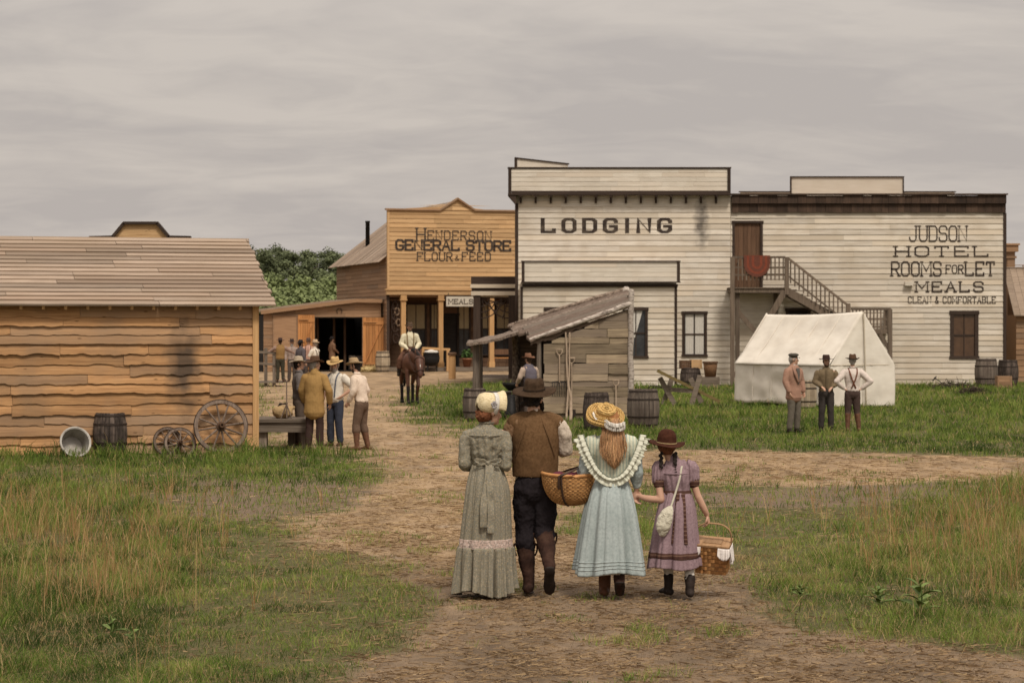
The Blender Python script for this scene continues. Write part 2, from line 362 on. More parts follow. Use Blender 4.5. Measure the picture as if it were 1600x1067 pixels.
SER = {'A': [(0,0),(4,0)], 'F': [(0,0)], 'H': [(0,0),(0,6),(4,0),(4,6)], 'I': [(2,0),(2,6)], 'J': [(3.4,6)], 'L': [(0,6)], 'M': [(0,0),(0,6),(4,6),(4,0)],
       'N': [(0,0),(0,6),(4,6)], 'R': [(0,0),(4,0)], 'T': [(2,0)], 'U': [(0,6),(4,6)]}
def ribbon(mb, pts, hw, hwz, y, d):
    P = [np.array(p, float) for p in pts]; closed = np.allclose(P[0], P[-1]); n = len(P); lf = []; rt = []
    if closed: P = P[:-1]; n -= 1
    for i in range(n):
        a = P[i-1] if (i > 0 or closed) else None; b = P[(i+1) % n] if (i < n-1 or closed) else None
        t1 = (P[i]-a) if a is not None else (b-P[i]); t2 = (b-P[i]) if b is not None else t1
        t1 = t1/np.linalg.norm(t1); t2 = t2/np.linalg.norm(t2); n1 = np.array((-t1[1], t1[0])); n2 = np.array((-t2[1], t2[0]))
        m = n1+n2; m = m/max(np.dot(m, n1), .55); q = np.array((m[0]*hw, m[1]*hwz))
        ext = np.zeros(2)
        if not closed and i in (0, n-1): ext = (-t1 if i == 0 else t2)*np.array((hw, hwz))
        lf.append(P[i]+q+ext); rt.append(P[i]-q+ext)
    for i in range(n if closed else n-1):
        j = (i+1) % n; c = [lf[i], rt[i], rt[j], lf[j]]
        mb.add([(p[0], y, p[1]) for p in c]+[(p[0], y+d, p[1]) for p in c], [(0,1,2,3),(0,4,5,1),(2,6,7,3),(1,5,6,2),(3,7,4,0)], .5)
def letters(mb, text, x0, x1, z0, z1, y, st=.11, serif=True, gap=.35, widths=None, heavy=1.0):
    adv = []; wid = lambda c: {'I': 1.2, '&': 3.2, ' ': 2.0, 'M': 5.0}.get(c, 4.0)
    tot = sum(wid(c) for c in text) + gap*4*(len(text)-1); k = (x1-x0)/tot; kz = (z1-z0)/6; x = x0; h = z1-z0; n = 0
    for c in text:
        wc = wid(c)*k
        if c != ' ':
            s = wc/4; px = lambda p: (x+(p[0]*s if c != 'I' else wc/2), z0+p[1]*kz)
            for pl in LET[c]:
                n += 1; ribbon(mb, [px(p) for p in pl], h*st/2*heavy, h*st/2, y-.0006*(n % 9), .004)
            if serif:
                for p in SER.get(c, ()):
                    q = px(p); n += 1; zz_ = q[1]; ww = .62*k
                    ribbon(mb, [(q[0]-ww, zz_), (q[0]+ww, zz_)], h*st*.4, h*st*.4, y-.0006*(n % 9)-.0004, .004)
        x += wc + gap*4*k

# ================================================================ SHED with live-edge boards, left
TH = R(16)
g0 = G(401, 705)
shed = thing('timber_shed', 'rough shed of wavy live-edge boards under a plank roof beside the grass', 'shed', g0, TH)
m = MB(); LSH = 10.5
z = .02; row = 0
while z < 2.72:
    hgt = random.uniform(.14, .205); zt = z+hgt; x = -LSH
    while x < -.001:
        e = min(x+random.uniform(1.6, 4.4), 0.0)
        if -e < .6: e = 0.0
        n = max(int((e-x)/.07), 4); ph = random.uniform(0, 99); amp = random.choice((.014, .028, .045)); pr = random.uniform(.035, .075)
        vs = []; fs = []
        for i in range(n+1):
            xx = x+(e-.006-x)*i/n
            wv = amp*(noise.noise(Vector((xx*1.5, ph, row)))*1.3+.8*noise.noise(Vector((xx*4.5, ph, row)))+.5*noise.noise(Vector((xx*11, ph, row))))
            zb = z-.03+wv; vs += [(xx, -pr, zb), (xx, -pr*.75, zb+hgt*.5), (xx, -.006, zt+.02), (xx, .0, zb)]
        for i in range(n): a = i*4; fs += [(a, a+4, a+5, a+1), (a+1, a+5, a+6, a+2), (a+3, a+7, a+4, a)]
        fs += [(0,1,2,3), (4*n, 4*n+3, 4*n+2, 4*n+1)]
        m.add(vs, fs); x = e
    z = zt; row += 1
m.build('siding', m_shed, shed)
m = MB(); m.box(-LSH, 0, .01, .1, 0, 2.8); m.box(-.1, -.004, .1, 5.2, 0, 2.8); m.box(-LSH, 0, 5.2, 5.3, 0, 2.8)
m.prism([(.0, 2.8), (5.3, 2.8), (2.75, 4.02)], -.1, -.01)
for i in range(len(m.v)-6, len(m.v)): v = m.v[i]; m.v[i] = (v[1], v[0], v[2])
m.build('wall', m_pinedark, shed)
m = MB(); m.box(-.085, .03, -.075, .06, 0, 2.78); m.build('corner_post', m_pinez, shed)
m = MB(); A = Vector((0, -.28, 2.74)); B = Vector((0, 2.8, 4.10)); sl = (B-A).normalized(); nn = Vector((0, -sl.z, sl.y)); ln = (B-A).length
k = 17
for side in (0, 1):
    for i in range(k):
        x = -LSH-.2
        while x < .3:
            e = x+random.uniform(1.5, 4.2)
            if .3-e < .8: e = .3+random.uniform(-.05, .05)
            p = A+sl*(ln*i/k); q = A+sl*(ln*(i+1)/k+.03); j = random.uniform(0, .012); j2 = random.uniform(-.008, .008)
            lo = nn*(.034+j); hi = nn*(.012)
            vs = [p+sl*j2+lo, p+sl*j2+lo, q+hi, q+hi, p+sl*j2, p+sl*j2, q-nn*.01, q-nn*.01]
            vs = [Vector((xx, v.y if side == 0 else 5.6-v.y, v.z)) for xx, v in zip((x, e-.008, e-.008, x)*2, vs)]
            m.add(vs, [(0,1,2,3), (5,4,7,6), (4,5,1,0), (1,5,6,2), (4,0,3,7), (3,2,6,7)]); x = e
m.build('roof', m_shedroof, shed)
for i in range(25):
    x = -.35-i*.405; m = MB(); m.beam((x, -.24, 2.71), (x, .3, 2.93), .05, .09); m.build('rafter', m_pinez, shed)

# ================================================================ GENERAL STORE
g1 = G(605, 580)
store = thing('general_store', 'yellow pine general store with a peaked false front and posted porch', 'store', g1, TH)
SW, SL, s1 = 8.3, 13.5, 28.25
zf = lambda py: (YH-py)/s1+EYE
ZB, ZT = zf(452), zf(328)
peak = [(0, ZT), (3.0, ZT), (4.0, zf(310)+.02), (5.0, ZT), (SW, ZT)]
def ptop(x):
    for (a, b), (c, d) in zip(peak, peak[1:]):
        if a <= x <= c: return b+(d-b)*(x-a)/(c-a)
    return ZT
m = MB(); clap(m, .12, SW-.12, ZB, ZT+.9, .245, joint=(1.6, 4.2), top=lambda x: ptop(x)-.03, proud=.03); m.build('false_front', m_pine, store)
m = MB(); m.prism([(0, ZB), (SW, ZB)]+[(p[0], p[1]-.02) for p in peak[::-1]], .012, .14)
m.box(0, .12, -.045, .012, ZB, ZT); m.box(SW-.12, SW, -.045, .012, ZB, ZT); m.build('front_backing', m_pine, store)
m = MB()
for (a, b), (c, d) in zip(peak, peak[1:]): m.beam((a-(.1 if a == 0 else 0), .02, b+.03), (c+(.1 if c == SW else .02), .02, d+.03), .3, .09)
m.build('coping', m_pinedark, store)
m = MB(); m.box(-.06, SW+.06, -.08, .2, ZB-.3, ZB-.002); m.box(-.12, SW+.12, -.14, .18, ZB-.05, ZB+.04); m.build('fascia_board', m_pine, store)
xs = lambda px: (px-605)/s1/math.cos(TH)*1.0 if True else 0
def sx(px):                                       # local x on the store front seen at photo column px
    dx = (px-CX)/F; return (dx*g1.y-g1.x)/(math.cos(TH)-dx*math.sin(TH))
m = MB()
letters(m, 'ENDERSON', sx(668.5), sx(767), zf(374), zf(360), -.04, .11, gap=.5)
m.build('lettering', m_sign, store)
m = MB(); letters(m, 'H', sx(651), sx(664), zf(376), zf(356), -.04, .1, heavy=1.2); m.build('lettering', m_sign, store)
m = MB(); letters(m, 'GENERAL STORE', sx(619), sx(797), zf(390), zf(375), -.04, .2, heavy=1.15, gap=.34, serif=False); m.build('lettering', m_sign, store)
m = MB(); letters(m, 'FLOUR', sx(652), sx(706), zf(407), zf(394), -.04, .13, gap=.45); letters(m, '&', sx(711), sx(717), zf(406), zf(399), -.04, .13, serif=False); letters(m, 'FEED', sx(722), sx(766), zf(406.5), zf(393.5), -.04, .13, gap=.5); m.build('lettering', m_sign, store)
# side walls, rear, roof
m = MB()
def sideclap(mb, z0, z1, y0, y1):
    t = MB(); clap(t, -y1, -y0, z0, z1, .22, joint=(1.5, 3.5), proud=.03)
    for i in range(len(t.v)): v = t.v[i]; t.v[i] = (v[1], -v[0], v[2])
    b = len(mb.v); mb.v += t.v; mb.f += [tuple(i+b for i in f) for f in t.f]; mb.r += t.r
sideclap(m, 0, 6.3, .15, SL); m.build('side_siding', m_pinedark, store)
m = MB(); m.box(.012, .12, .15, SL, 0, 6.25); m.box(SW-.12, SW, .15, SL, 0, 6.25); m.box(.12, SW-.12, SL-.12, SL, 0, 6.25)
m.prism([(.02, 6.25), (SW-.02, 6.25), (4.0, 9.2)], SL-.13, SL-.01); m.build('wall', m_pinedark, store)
m = MB(); k = 22
for side in (0, 1):
    ex = -.45 if side == 0 else SW+.45; E = Vector((ex, 0, 6.02)); Rg = Vector((4.0, 0, 9.46)); n_ = Vector((-(Rg.z-E.z), 0, Rg.x-E.x)).normalized()*(1 if side == 0 else -1)
    if n_.z < 0: n_ = -n_
    y = .16
    while y < SL+.4:
        e = min(y+random.uniform(.2, .34), SL+.45); j = n_*random.uniform(.02, .05); d = Vector((0, 1, 0))
        a, b = E+d*y, Rg+d*y; c, q = E+d*(e-.01), Rg+d*(e-.01)
        m.add([a, c, q, b, a+j, c+j, q+j, b+j], [(0,1,2,3), (4,5,6,7), (0,4,5,1), (1,5,6,2), (2,6,7,3), (3,7,4,0)]); y = e
m.build('roof', m_shedroof, store)
m = MB(); m.lathe([(0, 0), (.13, 0), (.13, 1.75), (.15, 1.75), (.15, 1.85), (.0, 1.85)], 14, (1.15, SL-3.4, 6.9)); m.build('chimney_pipe', m_black, store, True)
# porch and recessed ground floor
m = MB(); m.box(.02, SW, -.25, 2.3, .0, .2); m.build('porch_deck', m_grey, store)
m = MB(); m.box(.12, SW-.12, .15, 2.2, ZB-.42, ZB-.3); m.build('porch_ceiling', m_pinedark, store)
PY = 2.15
def sxp(px):
    dx = (px-CX)/F; o = Vector((-math.sin(TH), math.cos(TH)))*PY; return (dx*(g1.y+o.y)-(g1.x+o.x))/(math.cos(TH)-dx*math.sin(TH))
wins = [(sxp(636), sxp(664), .9, 3.7), (sxp(674), sxp(683), .9, 3.7), (sxp(752), sxp(772), .9, 3.75), (sxp(776), sxp(800), .9, 3.75), (sxp(717), sxp(733), .9, 3.7)]
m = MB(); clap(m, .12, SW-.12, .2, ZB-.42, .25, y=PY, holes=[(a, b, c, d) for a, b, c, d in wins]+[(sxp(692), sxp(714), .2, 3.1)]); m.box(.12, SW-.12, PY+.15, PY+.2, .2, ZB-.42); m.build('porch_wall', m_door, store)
for a, b, c, d in wins: window(store, a, b, c, d, 'blind', .1, PY)
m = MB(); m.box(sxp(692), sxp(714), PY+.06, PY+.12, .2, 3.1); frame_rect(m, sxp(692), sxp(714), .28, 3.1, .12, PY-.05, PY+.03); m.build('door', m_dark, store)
for px in (630, 688.5, 768, 822):
    x = sx(px)+.02; m = MB(); m.box(x-.13, x+.13, -.02, .24, .2, ZB-.3); m.box(x-.2, x+.2, -.09, .31, ZB-.62, ZB-.55); m.box(x-.17, x+.17, -.06, .28, ZB-.55, ZB-.3); m.box(x-.17, x+.17, -.06, .28, .2, .5); m.build('porch_post', m_pinez, store)
m = MB(); m.box(.0, .16, .14, .3, .2, ZB-.3); m.build('corner_board', m_brownz, store)
m = MB(); m.beam((sx(655), -.7, 1.28), (sx(698), -.7, 1.2), .13, .13); m.beam((sx(694.5), -.7, 0), (sx(694.5), -.7, 1.25), .14, .14); m.beam((sx(656), -.7, 0), (sx(656), -.7, 1.25), .14, .14)
tag(m.build('hitching_rail', m_pinez), 'low pole hitching rail in front of the general store door', 'hitching rail', loc=g1, rz=TH)
# hanging sign
sg = thing('hanging_sign', 'pale MEALS sign board hanging beneath the store false front', 'sign', g1, TH)
m = MB(); m.box(sx(696), sx(740), -.2, -.15, zf(478.5), zf(463)); m.build('board', m_signboard, sg)
m = MB(); letters(m, 'MEALS', sx(699.5), sx(737), zf(474.5), zf(467.5), -.212, .17, gap=.45); m.build('lettering', m_sign, sg)
for px in (700, 736): m = MB(); m.beam((sx(px), -.17, zf(463)), (sx(px), -.02, ZB-.1), .03, .03); m.build('hanger', m_iron, sg)

# ================================================================ BARN lean-to against the store
bl = Matrix.Rotation(TH, 4, 'Z')
def onstore(x, y, z=0): return g1+bl @ Vector((x, y, z))
barn = thing('barn', 'low brown lean-to barn with open plank doors built against the store', 'barn', onstore(-6.75, .9), TH)
gb = onstore(-6.75, .9)
def bx(px): dx = (px-CX)/F; return (dx*gb.y-gb.x)/(math.cos(TH)-dx*math.sin(TH))
zb = lambda py: (YH-py)/28.3+EYE
O0, O1, OZ = bx(492), bx(566), zb(497)
BW = 6.6
tl = lambda x: zb(488)+(zb(469)-zb(488))*min(x/(BW*.78), 1)
m = MB(); clap(m, 0, BW, 0, 4.4, .2, holes=[(O0, O1, 0, OZ)], top=lambda x: tl(x)-.05, proud=.02, joint=(1, 3)); m.build('siding', m_pinedark, barn)
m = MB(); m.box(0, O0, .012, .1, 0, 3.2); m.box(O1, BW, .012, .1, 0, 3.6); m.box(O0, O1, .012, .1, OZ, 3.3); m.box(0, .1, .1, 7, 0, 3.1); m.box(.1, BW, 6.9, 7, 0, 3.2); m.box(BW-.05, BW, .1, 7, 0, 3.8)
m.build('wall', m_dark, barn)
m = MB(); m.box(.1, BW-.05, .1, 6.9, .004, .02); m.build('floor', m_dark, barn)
m = MB()
for i in range(24):
    y0 = -.25+i*.31; m.add([(-.2, y0, tl(0)), (BW*.78, y0, tl(9)), (BW*.78, y0+.3, tl(9)), (-.2, y0+.3, tl(0)), (-.2, y0, tl(0)+.09), (BW*.78, y0, tl(9)+.09), (BW*.78, y0+.3, tl(9)+.07), (-.2, y0+.3, tl(0)+.07)], [(0,1,2,3), (4,5,6,7), (0,1,5,4), (1,2,6,5), (2,3,7,6), (3,0,4,7)])
    m.box(BW*.78+.01, BW+.05, y0, y0+.3, tl(9)-.02, tl(9)+.06)
m.build('roof', m_shedroof, barn)
m = MB(); m.beam((-.2, -.28, tl(0)-.02), (BW*.78, -.28, tl(9)-.02), .05, .2); m.beam((BW*.78, -.28, tl(9)-.02), (BW, -.28, tl(9)-.04), .05, .2); m.build('fascia_board', m_pinedark, barn)
def barn_door(x0, x1, z0, z1, ang, hinge, mat):
    d = MB(); n = 7; ww = x1-x0
    for i in range(n): d.box(x0+ww*i/n, x0+ww*(i+1)/n-.012, -.05, 0, z0, z1)
    for zz_ in (z0+.3, z1-.3): d.box(x0+.03, x1-.03, -.085, -.052, zz_-.1, zz_+.1)
    d.beam((x0+.12, -.09, z0+.42), (x1-.12, -.09, z1-.42), .035, .13, up=(0, 1, 0))
    q = Matrix.Rotation(ang, 4, 'Z')
    for i in range(len(d.v)): p = q @ (Vector(d.v[i])-Vector((hinge, -.03, 0)))+Vector((hinge, -.03, 0)); d.v[i] = tuple(p)
    o = d.build('door', mat, barn); h = MB()
    for zz_ in (z0+.3, z1-.3):
        h = MB(); h.beam((x0+.05, -.1, zz_), (x0+ww*.6, -.1, zz_), .02, .05, up=(0, 1, 0))
        for i in range(len(h.v)): p = q @ (Vector(h.v[i])-Vector((hinge, -.03, 0)))+Vector((hinge, -.03, 0)); h.v[i] = tuple(p)
        h.build('hinge', m_iron, o)
barn_door(bx(465), bx(491.5), .1, zb(492), R(4), bx(491), m_orange); barn_door(bx(567), bx(600), .06, zb(496), R(-5), bx(567), m_orange)
m = MB(); m.lathe([(.13, -.02), (.16, -.02), (.16, .02), (.13, .02), (.13, -.02)], 18, (bx(530), -.05, zb(486)), Matrix.Rotation(R(90), 4, 'X'), R(-50), R(230)); m.build('horseshoe', m_iron, barn)
for px in (505, 531, 548): x = bx(px); m = MB(); m.beam((x, 1.6, 0), (x, 1.6, 3), .12, .12); m.build('stall_post', m_door, barn)
m = MB(); m.box(bx(428), bx(463), -.06, -.02, .1, zb(494)); frame_rect(m, bx(428), bx(463), .1, zb(494), .08, -.08, -.03); m.build('side_door', m_pinedark, barn)

# ================================================================ LODGING
DL = 101.0; sL = F/DL
lo = thing('lodging_house', 'white clapboard lodging house with bracketed dark cornice and LODGING lettering', 'building', ((806-CX)/sL, DL, 0))
lx = lambda px: (px-806)/sL; lz = lambda py: (YH-py)/sL+EYE
LW = lx(1141)
wl = (lx(1070), lx(1100.5), lz(554), lz(490.5))
m = MB(); clap(m, .1, LW, 0, lz(302), .232, holes=[wl]); m.build('siding', m_white, lo)
m = MB(); m.box(0, wl[0]-.02, .012, .13, 0, lz(264)); m.box(wl[1]+.02, LW, .012, .13, 0, lz(264)); m.box(wl[0]-.02, wl[1]+.02, .012, .13, 0, wl[2]-.02); m.box(wl[0]-.02, wl[1]+.02, .012, .13, wl[3]+.02, lz(264)); m.box(wl[0]-.1, wl[1]+.1, .3, .34, wl[2]-.1, wl[3]+.1)
m.box(0, .12, .13, 16, 0, 7.7); m.box(LW-.12, LW, .13, 16, 0, 7.7); m.box(.12, LW-.12, 15.9, 16, 0, 7.7); m.build('wall', m_white2, lo)
t = MB(); clap(t, -16, -.02, 0, 7.9, .232)
for i in range(len(t.v)): v = t.v[i]; t.v[i] = (v[1], -v[0], v[2])
t.build('side_siding', m_white2, lo)
m = MB(); m.box(.12, LW-.12, .13, 15.9, 7.2, 7.3); m.build('roof', m_shedroof, lo)
m = MB(); clap(m, lx(799), lx(1135.5), lz(299), lz(265.5), .19, y=-.30, proud=.012, joint=(1, 3)); m.box(lx(795), lx(1140), -.29, .012, lz(299), lz(265)); m.build('parapet', m_cream, lo)
m = MB(); m.box(lx(794), lx(799), -.345, .2, lz(304), lz(264)); m.box(lx(1135.5), lx(1140.5), -.345, .2, lz(304), lz(264)); m.box(lx(793), lx(1141.5), -.36, .2, lz(264), lz(262.3)); m.box(lx(799.1), lx(1135.4), -.34, 0, lz(304), lz(299.2)); m.build('parapet_trim', m_brown, lo)
m = MB(); m.box(lx(793.5), lx(1141.5), -.44, .0, lz(305.8), lz(303.4)); m.prism([(lx(793.5), lz(305.8)), (lx(806), lz(305.8)), (lx(806), lz(322)), (lx(804), lz(318))], -.4, .5); m.build('cornice', m_brown, lo)
for i in range(14):
    x = lx(813.5+i*23.45); m = MB(); t = [(-.42, lz(306)), (-.05, lz(306)), (-.05, lz(318)), (-.13, lz(318)), (-.15, lz(310)), (-.42, lz(308.5))]
    vs = [(x-.045, a, b) for a, b in t]+[(x+.045, a, b) for a, b in t]; k = len(t)
    m.add(vs, [tuple(range(k)), tuple(range(2*k-1, k-1, -1))]+[(i_, i_+k, (i_+1) % k+k, (i_+1) % k) for i_ in range(k)]); m.build('bracket', m_brownz, lo)
m = MB(); letters(m, 'LODGING', lx(848), lx(1047), lz(362.5), lz(342.5), -.03, .2, serif=False, gap=.85, heavy=1.55); m.build('lettering', m_sign, lo)
window(lo, *wl, 'lace', .11)
m = MB(); m.box(-.03, .1, -.035, .012, 0, lz(318)); m.build('corner_board', m_brownz, lo)
m = MB(); m.prism([(0, 8.95), (2.2, 8.95), (2.2, 9.25), (0, 9.5)], .9, 1.0); m.build('rear_parapet', m_cream, lo)
m = MB(); m.beam((-.05, .95, 9.53), (2.25, .95, 9.27), .2, .05); m.box(-.06, .06, .87, 1.03, 8.9, 9.53); m.build('rear_coping', m_brown, lo)
# ground-floor projection
PD = -2.3; sp_ = F/(DL+PD); qx = lambda px: ((px-CX)/sp_)-(806-CX)/sL; qz = lambda py: (YH-py)/sp_+EYE
w2 = (qx(979), qx(1008), qz(556), qz(485)); w3 = (qx(855), qx(882), qz(556), qz(485))
m = MB(); clap(m, qx(817), qx(1054), 0, qz(448), .23, holes=[w2, w3], y=PD); m.build('bay_siding', m_white2, lo)
m = MB()
x0_, x1_, zt_ = qx(813), qx(1057), qz(409)
for a, b in ((x0_, w3[0]-.02), (w3[1]+.02, w2[0]-.02), (w2[1]+.02, x1_)): m.box(a, b, PD+.012, PD+.1, 0, qz(442))
for q in (w2, w3): m.box(q[0]-.02, q[1]+.02, PD+.012, PD+.1, 0, q[2]-.02); m.box(q[0]-.02, q[1]+.02, PD+.012, PD+.1, q[3]+.02, qz(442)); m.box(q[0]-.1, q[1]+.1, PD+.3, PD+.33, q[2]-.1, q[3]+.1)
m.box(x0_, x0_+.1, PD+.1, -.01, 0, qz(442)); m.box(x1_-.1, x1_, PD+.1, -.03, 0, qz(442)); m.box(x0_+.1, x1_-.1, PD+.1, -.03, qz(441), qz(439)); m.build('bay_wall', m_white2, lo)
m = MB(); clap(m, qx(819.5), qx(1057.5), qz(440.5), qz(410.5), .2, y=PD-.16, proud=.012, joint=(1, 3)); m.box(qx(816), qx(1061), PD-.15, PD+.012, qz(441), qz(410)); m.build('bay_parapet', m_cream, lo)
m = MB(); m.box(qx(815), qx(819.5), PD-.2, PD+.1, qz(441.5), qz(409.5)); m.box(qx(1057.5), qx(1062), PD-.2, PD+.1, qz(441.5), qz(409.5)); m.box(qx(814), qx(1063), PD-.22, PD+.12, qz(409.5), qz(407.6)); m.box(qx(814), qx(1063), PD-.24, PD+.0, qz(441.9), qz(440.2))
m.box(qx(816), qx(1059), PD-.11, PD+.0, qz(448.5), qz(444)); m.box(qx(813), qx(817), PD-.05, PD+.01, 0, qz(448.5)); m.box(qx(1054), qx(1058), PD-.05, PD+.01, 0, qz(448.5)); m.build('bay_trim', m_brown, lo)
window(lo, *w2, 'tied', .11, PD); window(lo, *w3, 'tied', .11, PD)
# street porch on the left side
PB = 2.0; ps = F/(DL+PB); ox = lambda px: ((px-CX)/ps)-(806-CX)/sL; oz = lambda py: (YH-py)/ps+EYE
m = MB(); m.box(ox(736), -.03, PB, PB+9, oz(444), oz(432)); m.box(ox(737), -.03, PB+.02, PB+9, oz(455), oz(450.2)); m.build('porch_fascia', m_brown, lo)
m = MB(); m.box(ox(735), -.03, PB-.05, PB+9, oz(450), oz(444.2)); m.box(ox(736), -.03, PB-.03, PB+9, oz(461.5), oz(455.2)); m.build('porch_band', m_white2, lo)
for y in (PB+.02, PB+4.4, PB+8.7):
    for px in (745, 800):
        m = MB(); x = ox(px); m.box(x-.15, x+.15, y, y+.26, 0, oz(461.6)); m.build('porch_post', m_brownz, lo)
m = MB()
for s_ in (1, -1):                                # pierced brackets
    c = Vector((ox(752) if s_ > 0 else ox(795), PB+.13, oz(466)))
    for rr in (.35, .6, .85):
        pts = [c+Vector((s_*rr*math.sin(a), 0, -rr*math.cos(a))) for a in np.linspace(0, 1.57, 9)]; m.tube(pts, [.025]*9, 6, smooth=False)
    for a in (.3, .8, 1.3): m.tube([c, c+Vector((s_*.9*math.sin(a), 0, -.9*math.cos(a)))], [.02, .02], 6, smooth=False)
m.box(ox(752), ox(795), PB+.1, PB+.16, oz(466), oz(464)); m.build('porch_bracket', m_brown, lo)
m = MB(); m.box(ox(737), -.03, PB, PB+9, .0, .22); m.build('porch_deck', m_grey, lo)

# ================================================================ HOTEL
DJ = 101.06; sJ = F/DJ
ho = thing('hotel', 'long white clapboard hotel with painted wall lettering and outdoor stair', 'building', ((1141-CX)/sJ, DJ, 0))
hx = lambda px: (px-1141)/sJ; hz = lambda py: (YH-py)/sJ+EYE
HW = hx(1571); wh = (hx(1490), hx(1523), hz(556), hz(491)); dr = (hx(1148), hx(1188), hz(449), hz(349)); gd = (hx(1232), hx(1262), .1, hz(486))
m = MB(); clap(m, .02, HW-.1, 0, hz(333), .232, holes=[wh, dr, gd]); m.build('siding', m_white2, ho)
m = MB()
for a, b in ((0, dr[0]), (dr[1], gd[0]), (gd[1], wh[0]-.02), (wh[1]+.02, HW)): m.box(a, b, .012, .12, 0, hz(306))
m.box(dr[0], dr[1], .012, .12, 0, dr[2]); m.box(dr[0], dr[1], .012, .12, dr[3], hz(306)); m.box(gd[0], gd[1], .012, .12, gd[3], hz(306)); m.box(wh[0]-.02, wh[1]+.02, .012, .12, 0, wh[2]-.02); m.box(wh[0]-.02, wh[1]+.02, .012, .12, wh[3]+.02, hz(306)); m.box(wh[0]-.1, wh[1]+.1, .3, .33, wh[2]-.1, wh[3]+.1)
m.box(.02, .13, .12, 14, 0, 7.7); m.box(HW-.12, HW, .12, 14, 0, 7.7); m.box(.13, HW-.12, 13.9, 14, 0, 7.7); m.build('wall', m_white2, ho)
m = MB(); m.box(.13, HW-.12, .12, 13.9, 7.1, 7.2); m.build('roof', m_shedroof, ho)
m = MB(); x = 0.05                                # cornice of short weathered boards in two tiers
while x < HW-.02:
    e = min(x+random.uniform(.22, .5), HW); j = random.uniform(0, .03)
    m.box(x, e-.008, -.20-j, .011, hz(318.5), hz(305.5)-random.uniform(0, .03)); m.box(x, e-.008, -.09-j, .01, hz(332)-random.uniform(0, .02), hz(318.7)); x = e
m.box(0.03, HW+.05, -.30, .16, hz(305.3), hz(303.2)); m.build('cornice', m_cornice, ho)
m = MB(); m.box(HW-.1, HW+.03, -.05, .012, 0, hz(333)); m.build('corner_board', m_brownz, ho)
m = MB(); m.box(hx(1247), hx(1425), 2.4, 2.5, 7.2, hz(278)*1.0+.16); m.box(hx(1165), hx(1247)-.004, 2.4, 2.5, 7.2, hz(300)+.12); m.box(hx(1425)+.004, hx(1508), 2.4, 2.5, 7.2, hz(300)+.12); m.build('rear_parapet', m_cream, ho)
m = MB(); m.box(hx(1245), hx(1427), 2.34, 2.56, hz(278)+.162, hz(278)+.21); m.box(hx(1163), hx(1244.8), 2.34, 2.56, hz(300)+.122, hz(300)+.16); m.box(hx(1427.2), hx(1510), 2.34, 2.56, hz(300)+.122, hz(300)+.16); m.box(hx(1245), hx(1247), 2.33, 2.57, hz(303), hz(278)+.162); m.box(hx(1425), hx(1426.5), 2.33, 2.57, hz(303), hz(278)+.162); m.build('rear_coping', m_brown, ho)
window(ho, *wh, 'none', .15, pane=m_amber)
m = MB()
for i in range(6): a = dr[0]+(dr[1]-dr[0])*i/6; m.box(a+.004, a+(dr[1]-dr[0])/6-.004, .03, .07, dr[2], dr[3])
d_ = m.build('door', m_door, ho); m = MB(); frame_rect(m, dr[0], dr[1], dr[2], dr[3], .1, -.05, .03); m.build('frame', m_brown, d_)
m = MB(); m.ell((dr[0]+.12, .0, dr[2]+1.0), .03, .04, .03); m.build('handle', m_iron, d_)
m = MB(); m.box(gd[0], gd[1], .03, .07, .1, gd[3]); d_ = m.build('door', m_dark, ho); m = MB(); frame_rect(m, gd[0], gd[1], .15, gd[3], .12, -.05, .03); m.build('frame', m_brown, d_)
for txt, a, b, c, d, st, gp in (('JUDSON', 1421, 1510, 377, 353.5, .085, .3), ('HOTEL', 1399, 1543, 400.5, 385, .14, .5), ('MEALS', 1431.5, 1535.5, 456, 440.5, .15, .55), ('CLEAN & COMFORTABLE', 1419, 1555, 473.8, 463.5, .11, .5)):
    m = MB(); letters(m, txt, hx(a), hx(b), hz(c), hz(d), -.03, st, gap=gp, heavy=1.15 if txt != 'JUDSON' else 1.0); m.build('lettering', m_sign, ho)
m = MB(); letters(m, 'ROOMS', hx(1393), hx(1470), hz(431), hz(409.5), -.03, .11, gap=.34); letters(m, 'FOR', hx(1478), hx(1504.5), hz(427), hz(414.5), -.03, .13, gap=.4); letters(m, 'LET', hx(1508.5), hx(1553), hz(430.5), hz(409.5), -.03, .12, gap=.4); m.build('lettering', m_sign, ho)
m = MB(); m.box(hx(1413), hx(1425.5), -.22, -.02, hz(446.5), hz(440.5)); m.build('vent_box', m_cream, ho)
# outdoor stair
YS = -1.35; ss = F/(DJ+YS); tx = lambda px: ((px-CX)/ss)-(1141-CX)/sJ; tz = lambda py: (YH-py)/ss+EYE
st = thing('outdoor_stair', 'weathered timber stair and balcony climbing the white hotel wall', 'stair', (ho.location.x, DJ, 0))
X0, X1, X2 = tx(1141), tx(1230), tx(1326); Z0 = tz(449); ZR = tz(402); ZL = tz(514)
m = MB(); m.box(X0, X1, YS, -.06, Z0-.22, Z0-.05)
for i in range(6): m.box(X0-.03, X1+.02, YS-.05+i*.22, YS+.16+i*.22, Z0-.05, Z0)
m.build('landing', m_stair, st)
def rail(pa, pb, ra, rb, n, y, name='railing'):
    m = MB(); m.beam((pa, y, ra), (pb, y, rb), .1, .09); m.beam((pa, y, ra-.85+.12), (pb, y, rb-.85+.12), .06, .07)
    if abs(ra-rb) < .1: m.beam((pa, y-.004, ra-.42), (pb, y-.004, rb-.42), .05, .06)
    for i in range(n):
        t = (i+.5)/n; x = pa+(pb-pa)*t; z = ra+(rb-ra)*t; m.box(x-.028, x+.028, y-.035, y-.005, z-.95, z-.03)
    return m.build(name, m_stair, st)
rail(X0+.08, X1-.08, ZR, ZR, 13, YS+.03)
ZE = tz(478)
